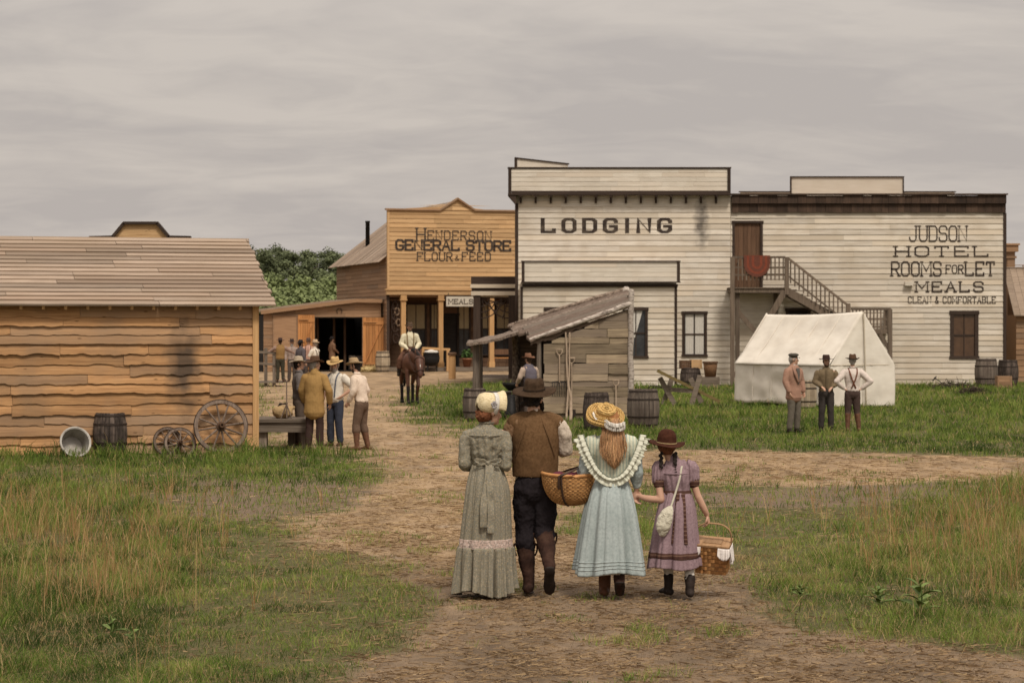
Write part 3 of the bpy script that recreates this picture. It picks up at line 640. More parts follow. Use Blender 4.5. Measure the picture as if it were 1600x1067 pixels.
rail(X1+.05, X2, ZR-.05, ZE, 14, YS+.03)
m = MB(); m.beam((X1-.1, YS+.1, Z0-.1), (X2+.25, YS+.1, ZL+.02), .07, .32); m.beam((X1-.1, -.2, Z0-.1), (X2+.25, -.2, ZL+.02), .07, .32); m.build('stringer', m_stair, st)
m = MB(); n = 9
for i in range(n): t = (i+.5)/n; m.box(X1+(X2-X1)*t-.03, X1+(X2-X1)*t+.27, YS+.15, -.25, Z0+(ZL-Z0)*t-.03, Z0+(ZL-Z0)*t+.01)
m.build('treads', m_stair, st)
X3, X4 = tx(1326), tx(1393)
m = MB(); m.box(X3, X4, YS, -.06, ZL-.2, ZL); m.build('landing', m_stair, st)
zq = tz(483); rail(X3+.1, X4-.08, zq, zq, 11, YS+.03)
m = MB(); m.beam((X4-.05, YS, zq), (X4-.05, -.1, zq), .08, .08)
for i in range(6): y = YS+.1+i*.22; m.box(X4-.08, X4-.02, y, y+.06, ZL, zq)
m.build('railing', m_stair, st)
for (x, y, a, b) in ((X0+.09, YS+.02, 0, ZR), (X0+.32, YS+.25, 0, Z0-.2), (X1-.02, YS+.02, Z0-.3, ZR), (X1-.35, -.2, 0, Z0-.2), (X4-.06, YS+.02, 0, zq), (X3+.1, YS+.05, 0, ZL-.2), (X2-.02, YS+.0, ZL, ZE+.1)):
    m = MB(); m.beam((x, y, a), (x, y, b), .17, .17, up=(0, 1, 0)); m.build('post', m_stair, st)
m = MB(); m.beam((X1-.1, YS+.0, Z0-.15), (tx(1148), YS+.0, tz(590)), .24, .09, up=(0, 1, 0)); m.build('brace', m_stair, st)
m = MB(); m.beam((X0+.35, YS+.32, tz(487)), (tx(1184), YS+.45, tz(521)), .2, .09, up=(0, 1, 0)); m.build('brace', m_stair, st)
m = MB(); m.beam((tx(1375), YS+.02, ZL-.2), (X4-.06, YS+.02, ZL-.9), .15, .08, up=(0, 1, 0)); m.build('brace', m_stair, st)
# braided rug over the balcony rail
m_rug = mk('braided rug', [(.15,.035,.02),(.24,.065,.035)], sc=(30,30,30), bump=.6, var=0)
m_rugb = mk('braided rug dark band', [(.10,.035,.024),(.16,.058,.036)], sc=(30,30,30), bump=.6, var=0)
rg = thing('braided_rug', 'red braided oval rug hung over the balcony rail', 'rug', st.location)
xc, rw, top = tx(1182.5), .54, ZR+.055
for i, (f0, f1) in enumerate(((0, .22), (.22, .4), (.4, .6), (.6, .78), (.78, 1.0))):
    m = MB(); hw0, hw1 = rw*f0, rw*f1; strh = .33
    def U(hw): return [(-hw, 0)]+[(-hw, -strh)]+[(hw*-math.cos(a), -strh-hw*math.sin(a)) for a in np.linspace(.25, math.pi-.25, 11)]+[(hw, -strh), (hw, 0)]
    a, b = U(hw0), U(hw1); yy = YS-.075
    for j in range(len(a)-1):
        q = [a[j], a[j+1], b[j+1], b[j]]
        m.add([(xc+p[0], yy-.012, top+p[1]) for p in q]+[(xc+p[0], yy+.012, top+p[1]) for p in q], [(0,1,2,3), (4,5,6,7), (0,1,5,4), (1,2,6,5), (2,3,7,6), (3,0,4,7)], .5)
    m.build('braid', m_rug if i % 2 else m_rugb, rg)
m = MB(); m.box(xc-rw, xc+rw, YS-.09, YS+.11, ZR+.05, ZR+.07); m.box(xc-rw, xc+rw, YS+.1, YS+.12, ZR-.3, ZR+.07); m.build('folded_half', m_rug, rg)

# ================================================================ buildings at the right edge and behind the shed
d2 = 112.; k2 = F/d2
bs = thing('brown_store', 'brown wooden store with capped corner pilaster past the hotel', 'building', ((1574-CX)/k2, d2, 0))
m = MB(); m.box(0, 6, .05, 9, 0, 4.9); m.build('wall', m_pinedark, bs)
m = MB(); clap(m, .35, 6, 0, 4.8, .24, y=.05); m.build('siding', m_pinedark, bs)
m = MB(); m.box(-.02, .33, -.12, .5, 0, 5.9); m.box(-.08, .39, -.18, .56, 5.6, 5.7); m.build('pilaster', m_pinedark, bs)
m = MB(); m.box(-.14, .46, -.26, .6, 5.9, 6.2); m.box(-.2, .52, -.32, .66, 6.2, 6.28); m.build('capital', m_pinedark, bs)
d3 = 106.; k3 = F/d3
ws = thing('plank_cabin', 'plank cabin with steep board roof at the right edge', 'cabin', ((1588-CX)/k3, d3, 0))
z_ = lambda py: (YH-py)/k3+EYE
m = MB(); m.box(0, 6, .05, 5, 0, z_(492)); m.build('wall', m_pinedark, ws)
m = MB(); clap(m, 0, 6, 0, z_(492), .24, y=.05); m.build('siding', m_pinedark, ws)
m = MB()
for i in range(22):
    x = -.15+i*.29; m.add([(x, -.25, z_(492)-.05), (x+.28, -.25, z_(492)-.05), (x+.28, 2.2, z_(417)), (x, 2.2, z_(417)), (x, -.25, z_(492)), (x+.28, -.25, z_(492)), (x+.28, 2.2, z_(417)+.05), (x, 2.2, z_(417)+.05)], [(0,1,2,3), (4,5,6,7), (0,1,5,4), (1,2,6,5), (2,3,7,6), (3,0,4,7)])
m.box(-.15, 6.2, 2.2, 5.2, z_(417)-.06, z_(417)); m.build('roof', m_shedroof, ws)
m = MB(); m.box(-.15, 6.2, 2.0, 2.1, z_(413), z_(412)); 
for i in range(9): x = i*.7; m.box(x, x+.05, 2.02, 2.08, z_(417)+.05, z_(413))
m.build('roof_rail', m_pinedark, ws)
d4 = 75.; k4 = F/d4
ff = thing('false_front_shop', 'dark edged false front shop peeking above the plank roof', 'building', ((176-CX)/k4, d4, 0))
fx = lambda px: (px-176)/k4; fz = lambda py: (YH-py)/k4+EYE
m = MB(); m.prism([(fx(140), 0), (fx(297), 0), (fx(297), fz(371)), (fx(264), fz(371)), (fx(246), fz(350.5)), (fx(194), fz(350.5)), (fx(177), fz(371)), (fx(140), fz(371))], 0, .12); m.box(fx(142), fx(295), .12, 8, 0, 4.4); m.build('wall', m_pine, ff)
m = MB()
for a, b in (((140, 372.5), (177, 371.5)), ((176, 371.8), (194, 350)), ((193, 349.8), (247, 349.8)), ((246, 350), (264, 371.6)), ((263, 371.5), (298, 372.3))): m.beam((fx(a[0]), .04, fz(a[1])+.02), (fx(b[0]), .04, fz(b[1])+.02), .3, .09)
m.build('coping', m_brown, ff)
# ================================================================ barrels, wheels, tools, tent, hut
m_hoop = m_iron
def barrel(label, loc, h, r, mat, group=None, tilt=None, hoops=(.06, .27, .73, .94), lid=True, hoopmat=None):
    b = thing('barrel', label, 'barrel', loc, random.uniform(0, 6), group)
    m = MB(); n = 20; rr = lambda t: r*(.84+.16*math.sin(math.pi*t))
    for i in range(n):                            # staves
        a0, a1 = 2*math.pi*(i+.03)/n, 2*math.pi*(i+.97)/n; k = 9; vs = []; fs = []; dz = random.uniform(-.006, .006)
        for j in range(k):
            t = j/(k-1)
            for a in (a0, (a0+a1)/2, a1):
                q = rr(t)*(1.006 if a != a0 and a != a1 else 1); vs.append((q*math.cos(a), q*math.sin(a), h*t+dz))
            for a in (a1, a0): q = rr(t)-.022; vs.append((q*math.cos(a), q*math.sin(a), h*t+dz))
        for j in range(k-1):
            for q in range(5): fs.append((j*5+q, j*5+(q+1) % 5, j*5+5+(q+1) % 5, j*5+5+q))
        fs += [(0,1,2,3,4), tuple((k-1)*5+q for q in range(5))]; m.add(vs, fs)
    m.build('staves', mat, b)
    for t in hoops:
        m = MB(); wd = .038*h/.85; q0, q1 = rr(t-wd/2/h)+.004, rr(t+wd/2/h)+.004; z0, z1 = h*t-wd/2, h*t+wd/2
        m.lathe([(q0, z0), (q0+.006, z0), (q1+.006, z1), (q1, z1), (q0, z0)], 32); m.build('hoop', hoopmat or m_hoop, b, False)
    if lid:
        m = MB(); q = rr(.95)-.025
        for i in range(6):
            x0, x1 = -q+2*q*i/6, -q+2*q*(i+1)/6-.004; f = lambda x: math.sqrt(max(q*q-x*x, 1e-4)); m.prism([(x0, -f(x0)), (x1, -f(x1)), (x1, f(x1)), (x0, f(x0))], 0, .02)
        m.v = [(v[0], v[2], h*.95+v[1]) for v in m.v]; m.build('lid', mat, b)
    if tilt: b.rotation_euler = tilt
    return b
barrel('dark stained barrel standing against the timber shed beside the zinc tub', G(172, 709), .76, .315, m_barreldark)
barrel('weathered grey barrel at the right corner of the plank hut', G(1005, 667), .90, .385, m_barrel)
barrel('brown barrel in front of the hut wall behind the straw hat', G(932, 672), .86, .315, m_barreldark, hoops=(.08, .9))
barrel('weathered grey barrel under the hut porch roof behind the bonnet', G(742, 657), .82, .31, m_barrel)
barrel('pale barrel behind the men at the tent', G(1264, 640)+Vector((0, .5, 0)), .83, .29, m_barrelpale)
barrel('pale oak cask beside the barn door', G(598, 581), 1.13, .40, m_barrelpale)
barrel('pale brown barrel under the brown hotel window', G(1541, 603), 1.12, .47, m_barrel)
barrel('dark open barrel at the hotel corner beside a crate', G(1575, 602), 1.05, .43, m_barreldark, lid=False)
barrel('dark barrel under the lodging house window with boxes on top', G(1079, 604.5), .78, .42, m_barreldark)
for px, lb in ((550, 'small barrel inside the barn doorway, nearer the middle'), (562, 'small barrel inside the barn doorway beside the right door')):
    barrel(lb, Vector(((px-CX)*135/F, 135.4, .02)), .82, .24, m_barrel, 'barrels in the barn doorway')
def crate(name, label, c, sx_, sy_, sz_, mat, rz=0, catg='crate'):
    m = MB(); n = max(2, int(sz_/.12))
    for i in range(n):
        z0, z1 = sz_*i/n, sz_*(i+1)/n-.008
        m.box(-sx_/2, sx_/2, -sy_/2, -sy_/2+.02, z0, z1); m.box(-sx_/2, sx_/2, sy_/2-.02, sy_/2, z0, z1); m.box(-sx_/2, -sx_/2+.02, -sy_/2+.02, sy_/2-.02, z0, z1); m.box(sx_/2-.02, sx_/2, -sy_/2+.02, sy_/2-.02, z0, z1)
    m.box(-sx_/2+.02, sx_/2-.02, -sy_/2+.02, sy_/2-.02, 0, .02); m.box(-sx_/2+.02, sx_/2-.02, -sy_/2+.02, sy_/2-.02, sz_-.03, sz_-.012)
    for x in (-sx_/2+.04, sx_/2-.04): m.box(x-.03, x+.03, -sy_/2-.018, -sy_/2-.001, 0, sz_-.01)
    return tag(m.build(name, mat), label, catg, None, c, rz)
q = G(1079, 604.5)
crate('crate', 'dark wooden box on the barrel by the lodging house', q+Vector((-.24, 0, .745)), .42, .4, .33, m_door)
crate('crate', 'tan wooden box on the barrel by the lodging house', q+Vector((.21, -.02, .745)), .44, .36, .36, m_pine, R(8))
gcr = G(1108, 605)
crate('crate', 'low grey plank crate under a wicker bushel basket', gcr, .8, .6, .42, m_grey)
crate('crate', 'small brown crate in front of the dark barrel at the hotel corner', G(1568, 606), .58, .5, .48, m_pinedark)
m_wick = mk('bushel wicker', [(.10,.05,.025),(.24,.13,.06)], sc=(4,4,40), bump=.8, pat=('Z', (.05,.025,.015), 9, .5, .4, .8))
bk = thing('bushel_basket', 'tall brown bushel basket on the low crate by the lodging wall', 'basket', gcr+Vector((.05, 0, .42)))
m = MB(); m.lathe([(0, 0), (.22, 0), (.29, .58), (.27, .58), (.21, .03), (0, .03)], 22); m.build('body', m_wick, bk, True)
m = MB(); m.lathe([(.275, .55), (.315, .55), (.315, .61), (.275, .61), (.275, .55)], 22); m.build('rim', m_door, bk)
def wheel(label, loc, r, n, rz, lean, grp=None, wd=.05):
    b = thing('wagon_wheel', label, 'wagon wheel', loc, rz); M = Matrix.Rotation(R(90)+lean, 4, 'X'); c = Vector((0, 0, r)); M2 = lambda p: M @ Vector(p)
    up = lambda p: tuple(M @ Vector(p)+Vector((0, math.sin(lean)*r*0, r*math.cos(lean))))
    def fin(m):
        m.v = [up(v) for v in m.v]; return m
    m = MB(); m.lathe([(r-wd*1.3, -wd/2), (r, -wd/2), (r, wd/2), (r-wd*1.3, wd/2), (r-wd*1.3, -wd/2)], 48); fin(m).build('rim', m_greyd, b)
    m = MB(); m.lathe([(r+.001, -wd/2-.004), (r+.012, -wd/2-.004), (r+.012, wd/2+.004), (r+.001, wd/2+.004), (r+.001, -wd/2-.004)], 48); fin(m).build('tyre', m_iron, b)
    m = MB(); hr = r*.17; m.lathe([(0, -.11), (hr*.62, -.11), (hr*.7, -.06), (hr, -.05), (hr, .05), (hr*.7, .06), (hr*.55, .16), (hr*.3, .16), (hr*.3, .12), (0, .12)], 20); fin(m).build('hub', m_door, b)
    for i in range(n):
        a = 2*math.pi*(i+.3)/n; m = MB(); m.tube([(math.cos(a)*hr*.9, math.sin(a)*hr*.9, 0), (math.cos(a)*r*.5, math.sin(a)*r*.5, 0), (math.cos(a)*(r-wd), math.sin(a)*(r-wd), 0)], [wd*.42, wd*.36, wd*.3], 7, smooth=False); fin(m).build('spoke', m_greyd, b)
    return b
m_greyd = wood('dark weathered spokes', (.09,.06,.045), (.24,.18,.14), axis='Z', var=.2)
bs_ = lambda px, off: g0+Matrix.Rotation(TH, 4, 'Z') @ Vector((((px-401)/82.6)/math.cos(TH), off, 0))
wheel('large spoked wagon wheel leaning on the timber shed wall', bs_(343, -.30), .50, 12, TH, -R(12))
wheel('small broken spoked wheel half hidden in grass by the shed', bs_(283, -.22)-Vector((0, 0, .10)), .29, 10, TH+R(4), -R(14), wd=.035)
wheel('smallest old wheel rim in the grass behind the small wheel', bs_(266, -.10)-Vector((0, 0, .04)), .26, 10, TH, -R(10), wd=.03)
tb = thing('zinc_tub', 'dented round zinc tub tipped on its side in the grass', 'tub', bs_(125, -.48)+Vector((0, 0, .0)), 0)
Mt = Matrix.Translation((.03, 0, .235)) @ Matrix.Rotation(R(12), 4, 'Z') @ Matrix.Rotation(R(30), 4, 'Y') @ Matrix.Rotation(R(68), 4, 'X')
m = MB(); m.lathe([(0, -.30), (.20, -.30), (.265, .02), (.285, .02), (.285, .035), (.255, .035), (.19, -.285), (0, -.285)], 28); m.v = [tuple(Mt @ Vector(v)) for v in m.v]; m.build('shell', m_zinc, tb, False)
m = MB(); m.lathe([(.27, .01), (.29, .01), (.29, .045), (.27, .045), (.27, .01)], 28); m.v = [tuple(Mt @ Vector(v)) for v in m.v]; m.build('rolled_rim', m_zinc, tb)
# low platform at the shed corner
pl = thing('plank_platform', 'low grey plank platform with thick legs at the shed corner', 'platform', G(404, 702), TH*.3)
ph = .58
m = MB()
for i in range(6): y = -.1+i*.28; m.box(.0, 1.02+random.uniform(-.03, .04), y, y+.265, ph-.06, ph)
m.build('deck', m_grey, pl); m = MB(); m.box(.0, .98, -.06, .02, ph-.25, ph-.062); m.box(.0, .98, 1.42, 1.5, ph-.25, ph-.062); m.build('beam', m_grey, pl)
for x, y in ((.9, .04), (.62, 1.3), (.08, .04), (.08, 1.3)): m = MB(); m.box(x-.075, x+.075, y-.02, y+.13, 0, ph-.063); m.build('leg', m_greyz, pl)
m_sack = cloth('burlap sack', (.42,.29,.15), sc=(40,40,40), bump=.6, bdist=.01)
pc = Vector(pl.location)
m = MB(); m.ell((0, 0, .12), .2, .15, .13); m.ell((-.1, .02, .15), .1, .1, .09); m.tube([(.1, 0, .17), (.22, 0, .22)], [.07, .03]); me = remesh(m, .016, 3, .018, (14, 14, 14))
tag(link('burlap_sack', me, m_sack, None, True), 'tan burlap sack tied with rope on the plank platform', 'sack', None, pc+Vector((.42, .45, ph)), .3)
m = MB(); m.ell((0, 0, .1), .17, .12, .11); m.tube([(-.12, 0, .17), (-.1, 0, .26), (.05, 0, .27)], [.025]*3); me = remesh(m, .016, 2, .015, (14, 14, 14))
tag(link('leather_bag', me, cloth('dark leather', (.035,.028,.024)), None, True), 'dark leather bag behind the burlap sack on the platform', 'bag', None, pc+Vector((.42, .85, ph)), .1)
m = MB()
for a, b in (((0, 0, .02), (0, 0, .72)), ((0, 0, .28), (-.11, -.05, 0)), ((0, 0, .28), (.11, -.05, 0)), ((0, 0, .28), (0, .12, 0)), ((0, 0, .70), (-.05, 0, .80)), ((0, 0, .70), (.06, 0, .79))): m.tube([a, b], [.013, .011], 7, smooth=False)
tag(m.build('stake_stand', m_greyd), 'forked wooden stake standing on the plank platform', 'stake', None, pc+Vector((.52, .2, ph)))
# railing platform and fence further back
g5 = G(404, 603)
rp_ = thing('railed_landing', 'small railed plank landing where the man in the ochre vest stands', 'landing', g5, 0)
m = MB()
for i in range(6): m.box(-.6, .95, i*.3, i*.3+.28, .12, .18)
m.build('deck', m_grey, rp_)
for x in (-.1, .28, .62): m = MB(); m.box(x-.06, x+.06, .1, .22, 0, 1.55 if x < .5 else 1.3); m.build('post', m_greyz, rp_)
for z in (1.42, .95): m = MB(); m.beam((-.5, .09, z), (.75, .09, z-.08), .05, .1); m.build('rail', m_grey, rp_)
pf = thing('plank_fence', 'brown vertical plank fence between the shed and the barn', 'fence', G(400, 577), TH*.5)
for i in range(22): x = -2.2+i*.2; m = MB(); hh = 2.75+random.uniform(-.06, .08); m.box(x, x+.18, 0, .03, 0, hh); m.build('plank', m_pinedark, pf)
for z in (.6, 2.2): m = MB(); m.box(-2.2, 2.2, .031, .09, z-.06, z+.06); m.build('rail', m_pinedark, pf)

# ---------------------------------------------------------------- store front clutter
ca = thing('cauldron', 'black iron cauldron heaped with white sacks by the store porch', 'cauldron', G(673, 580))
m = MB(); m.lathe([(0, .28), (.3, .32), (.46, .5), (.5, .75), (.46, .98), (.5, 1.02), (.46, 1.04), (.42, 1.0), (0, .95)], 24); m.build('pot', m_black, ca, True)
for a in (0, 2.1, 4.2): m = MB(); m.tube([(.3*math.cos(a), .3*math.sin(a), .36), (.36*math.cos(a), .36*math.sin(a), 0)], [.04, .03], 8); m.build('leg', m_black, ca)
m = MB()
for i in range(9): a = i*2.4; m.ell((.27*math.cos(a), .27*math.sin(a), 1.05), .16, .14, .11)
m.ell((0, 0, 1.1), .22, .2, .13); tag(link('flour_bags', remesh(m, .03, 2), m_lace, None, True), 'white cloth bundles heaped in the black cauldron', 'bags', None, ca.location)
hp = thing('hitching_post', 'thick pine hitching post with flat cap at the street edge', 'post', G(706.5, 592))
m = MB(); m.lathe([(0, 0), (.17, 0), (.16, 1.1), (0, 1.1)], 14); m.build('shaft', m_pinez, hp); m = MB(); m.lathe([(0, 1.1), (.2, 1.1), (.21, 1.2), (.17, 1.24), (0, 1.24)], 14); m.build('cap', m_door, hp)
m = MB(); rng2 = random.Random(4)
for i in range(500):
    a, rr = rng2.uniform(0, 6.28), rng2.random()**.5*.75; x, y = rr*math.cos(a), rr*math.sin(a); z = (1-rr/.8)*.42*rng2.random()**.4+.02; d = Vector((rng2.gauss(0, 1), rng2.gauss(0, 1), rng2.gauss(0, .4))).normalized()*.16; p = Vector((x, y, max(z, .03)))
    w_ = Vector((d.y, -d.x, .02)).normalized()*.012; m.add([p-d-w_, p-d+w_, p+d+w_, p+d-w_], [(0,1,2,3)])
m.ell((0, 0, .0), .72, .6, .3); tag(m.build('straw_pile', m_straw, fix=False), 'small heap of straw beside the barn door', 'straw pile', None, G(578, 580.5))
tk = thing('harness_tack', 'dark leather harness and collars hanging at the store porch corner', 'harness', onstore(.55, .35, 0))
rr2 = random.Random(9); m_lea = cloth('dark harness leather', (.05,.032,.024)); m_leb = cloth('tan harness leather', (.22,.15,.10))
for i in range(7):
    z = 3.6-i*.3; m = MB(); x = rr2.uniform(-.2, .2); q = rr2.uniform(.14, .26)
    m.tube([(x+q*math.cos(a)*.8, rr2.uniform(-.03, .03), z+q*1.25*math.sin(a)) for a in np.linspace(0, 6.1, 12)], [.05]*12, 8); m.build('collar', m_leb if i in (1, 3) else m_lea, tk, True)
for i in range(4): x = -.25+i*.15; m = MB(); m.tube([(x, .05, 3.9), (x+.05, .0, 2.8), (x-.03, .05, 1.5)], [.03, .035, .03], 7); m.build('strap', m_lea, tk, True)
m = MB(); m.beam((-.35, .1, 3.93), (.35, .1, 3.93), .06, .08); m.build('hook_rail', m_door, tk)
be = thing('porch_bench', 'rustic pine bench on the store porch seen beneath the dark porch brackets', 'bench', onstore(sx(790), .5, .2), TH)
m = MB(); m.box(-.7, .7, -.2, .25, .48, .54); m.build('seat', m_orange, be); m = MB(); m.box(-.7, .7, .25, .3, .7, 1.0); m.build('backrest', m_door, be)
for x, y, h in ((-.6, -.15, .48), (.6, -.15, .95), (-.6, .22, 1.0), (.6, .22, 1.0)): m = MB(); m.box(x-.05, x+.05, y-.05, y+.05, 0, h); m.build('leg', m_orange, be)
fp = thing('flower_pot', 'terracotta pot of green leaves at the store doorway', 'plant pot', onstore(sx(733), .45, .2))
m = MB(); m.lathe([(0, 0), (.18, 0), (.26, .42), (.29, .42), (.29, .5), (.24, .5), (.22, .4), (0, .4)], 18); m.build('pot', mk('terracotta', [(.22,.09,.05),(.34,.15,.085)], var=0), fp, True)
m_leaf = mk('pot plant leaves', [(.03,.07,.02),(.09,.15,.04)], sc=(9,9,9), var=.4)
def leafball(m, c, r, n, size, rg=random, flat=.8):
    for i in range(n):
        d = Vector((rg.gauss(0, 1), rg.gauss(0, 1), rg.gauss(0, 1))).normalized()*(r*rg.random()**.4); d.z *= flat; p = Vector(c)+d
        u = Vector((rg.gauss(0, 1), rg.gauss(0, 1), rg.gauss(0, .6))).normalized(); v = u.cross(Vector((rg.gauss(0, 1), rg.gauss(0, 1), rg.gauss(0, 1)))).normalized(); s = size*rg.uniform(.6, 1.3)
        m.add([p-u*s, p+v*s*.45, p+u*s, p-v*s*.45], [(0,1,2,3)], rg.random())
m = MB(); leafball(m, (0, 0, .75), .34, 160, .1); m.build('leaves', m_leaf, fp, fix=False)

# ---------------------------------------------------------------- tent
Cn = Vector((9.37, 71.2, 0)); u_ = Vector((-2.33, 4.85, 0)); v_ = Vector((2.03, .96, 0))
tent = thing('canvas_tent', 'large cream canvas wall tent pitched on the grass before the hotel', 'tent', Cn)
def patch(name, f, nu, nv, amp, mat=m_canvas, seed=0, th=.012):
    m = MB(); P = []
    for i in range(nu+1):
        for j in range(nv+1): P.append(f(i/nu, j/nv))
    fs = [(i*(nv+1)+j, (i+1)*(nv+1)+j, (i+1)*(nv+1)+j+1, i*(nv+1)+j+1) for i in range(nu) for j in range(nv)]
    e1 = P[nv+1]-P[0]; e2 = P[1]-P[0]; e1 = P[nu*(nv+1)]-P[0]; e2 = P[nv]-P[0]; nn_ = e1.cross(e2).normalized()
    Q = []
    for i in range(nu+1):
        for j in range(nv+1):
            s, t = i/nu, j/nv; p = P[i*(nv+1)+j]; ed = min(1, 8*min(s, 1-s))*min(1, 8*min(t, 1-t))
            Q.append(p+nn_*(amp*ed*(noise.noise(Vector((s*3.1+seed, t*2.2, seed)))+.45*noise.noise(Vector((s*14+seed, t*3, seed))))))
    m.add(Q, fs, .5); o = m.build(name, mat, tent, True); sd = o.modifiers.new('thickness', 'SOLIDIFY'); sd.thickness = th; sd.offset = 0; return o
zw, zr = 1.25, 2.83; Zv = Vector((0, 0, 1)); sag = lambda s: -.05*math.sin(math.pi*s)
vv_n = (u_.cross(v_*.5+Zv*1.6)).normalized(); vv_n = vv_n if vv_n.z > 0 else -vv_n
rd = lambda s: v_*.5+u_*s+Zv*(zr+sag(s)-.05*s)
patch('roof', lambda s, t: (u_*s+Zv*(zw-.02)-v_.normalized()*.06)*(1-t)+rd(s)*t+Zv*(-.05*math.sin(math.pi*t)), 44, 24, .05, seed=1)
patch('roof', lambda s, t: (v_*1.03+u_*s+Zv*(zw-.02))*(1-t)+rd(s)*t+Zv*(-.05*math.sin(math.pi*t)), 30, 16, .05, seed=2)
hem = lambda s: .02+.05*abs(math.sin(s*7))
patch('side_wall', lambda s, t: u_*s+Zv*(hem(s)*(1-t)+(zw+.0)*t)-v_.normalized()*(.05*(1-t)), 40, 14, .10, seed=3)
patch('side_wall', lambda s, t: v_+u_*s+Zv*(hem(s)*(1-t)+zw*t), 30, 10, .05, seed=4)
def gable(off, a, b):
    def f(s, t):
        x = a+(b-a)*s; top = zw+(zr-zw)*(1-abs(2*x-1)); return v_*x+u_*off+Zv*(.02+(top-.02)*t)-u_.normalized()*(.03*math.sin(t*3))
    return f
patch('gable_flap', gable(0, 0, .53), 20, 34, .04, seed=5); patch('gable_flap', gable(-.006, .5, 1), 20, 34, .04, seed=6); patch('rear_wall', gable(1, 0, 1), 20, 20, .03, seed=7)
m_seam = cloth('canvas seam', (.50,.43,.33))
m = MB(); m.tube([v_*.5+u_*-.012+Zv*(zr-.03), v_*.51+u_*-.016+Zv*1.9, v_*.53+u_*-.02+Zv*.1], [.02, .018, .02], 7); m.build('flap_seam', m_seam, tent, True)
m = MB(); m.tube([Zv*zw-v_.normalized()*.06-u_*.003, v_*.25+Zv*(zw+.0)-u_*.012, v_*.75+Zv*zw-u_*.012, v_*1.02+Zv*zw-u_*.003], [.012]*4, 6); m.build('wall_seam', m_seam, tent, True)
for q_ in (.2, .4, .6, .8):                     # sewn panel seams
    m = MB(); m.tube([((u_*q_+Zv*(zw-.02)-v_.normalized()*.06)*(1-t)+rd(q_)*t+Zv*(-.05*math.sin(math.pi*t)))+vv_n*.006 for t in np.linspace(.02, .98, 12)], [(.011, .004)]*12, 6, smooth=False); m.build('panel_seam', m_canvas, tent, True)
    m = MB(); m.tube([u_*q_+Zv*(hem(q_)*(1-t)+zw*t)-v_.normalized()*(.05*(1-t)+.012) for t in np.linspace(.03, .97, 8)], [(.011, .004)]*8, 6, smooth=False); m.build('panel_seam', m_canvas, tent, True)
for s in (.02, .98): m = MB(); m.tube([v_*.5+u_*s+Zv*0, v_*.5+u_*s+Zv*(zr-.14)], [.035, .03], 8, smooth=False); m.build('tent_pole', m_pole, tent)

# ---------------------------------------------------------------- plank hut with log roof
DH = 62.; hut = thing('plank_hut', 'ramshackle grey plank hut with a sloping log edged roof', 'hut', G(851, 655.2))
h0 = Vector(hut.location); HL = lambda px, py, d: W(px, py, d)-h0
kH = F/h0.y; ux = lambda px: (px-851)/kH; uz = lambda py: (YH-py)/kH+EYE
m = MB(); top = lambda x: uz(537)+(uz(483)-uz(537))*(x/ux(984))
z = 0.0; r_ = random.Random(3)
while z < 3.0:
    hgt = r_.uniform(.13, .27); x = r_.uniform(-.05, .0)
    while x < ux(984)-.02:
        e = min(x+r_.uniform(.9, 2.2), ux(984)+r_.uniform(-.03, .05)); n = 8; ph_ = r_.uniform(0, 50); vs = []; fs = []; pr = r_.uniform(.0, .06)
        if ux(984)-e < .3: e = ux(984)
        tp = [min(z+hgt-.008+(.012+.03*(ph_ > 38))*noise.noise(Vector(((x+(e-x)*i/n)*3, ph_, 2))), top(x+(e-x)*i/n)) for i in range(n+1)]
        bt = [z+(.012+.03*(ph_ > 38))*noise.noise(Vector(((x+(e-x)*i/n)*3, ph_, 1))) for i in range(n+1)]
        ok = [i for i in range(n+1) if tp[i]-bt[i] > .01]
        if len(ok) > 1:
            for i in ok:
                xx = x+(e-.01-x)*i/n; vs += [(xx, -pr-.025, bt[i]), (xx, -pr-.025, tp[i]), (xx, -pr, tp[i]), (xx, -pr, bt[i])]
            for i in range(len(ok)-1):
                for q in range(4): fs.append((i*4+q, i*4+(q+1) % 4, i*4+4+(q+1) % 4, i*4+4+q))
            fs += [(0,1,2,3), tuple(4*(len(ok)-1)+q for q in (3,2,1,0))]; m.add(vs, fs, r_.random())
        x = e
    z += hgt
m.build('front_wall', m_hut, hut)
wx = ux(984)
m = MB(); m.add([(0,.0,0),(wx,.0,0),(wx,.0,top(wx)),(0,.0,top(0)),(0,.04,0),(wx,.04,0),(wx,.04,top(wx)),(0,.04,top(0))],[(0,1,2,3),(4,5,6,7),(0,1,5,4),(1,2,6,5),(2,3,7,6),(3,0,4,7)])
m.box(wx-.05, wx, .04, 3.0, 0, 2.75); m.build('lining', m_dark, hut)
m = MB(); clap(m, HL(803, 600, DH+2.4).x, HL(846, 600, DH+2.4).x, 0, 2.2, .24, y=2.4, joint=(.5, 1.2), top=lambda x: 1.95+.35*(x-HL(803, 600, DH+2.4).x)); m.build('recessed_wall', m_hutdark, hut)
m = MB(); m.box(HL(803, 600, DH+2.4).x, wx, 2.95, 3.0, 0, 2.5); m.build('rear_wall', m_hutdark, hut)
m = MB(); m.box(HL(842, 600, DH+.2).x, -.06, .06, .1, .0, uz(541)); m.build('doorway', m_dark, hut)  # near-black sheet across the opening, its shade put into the colour
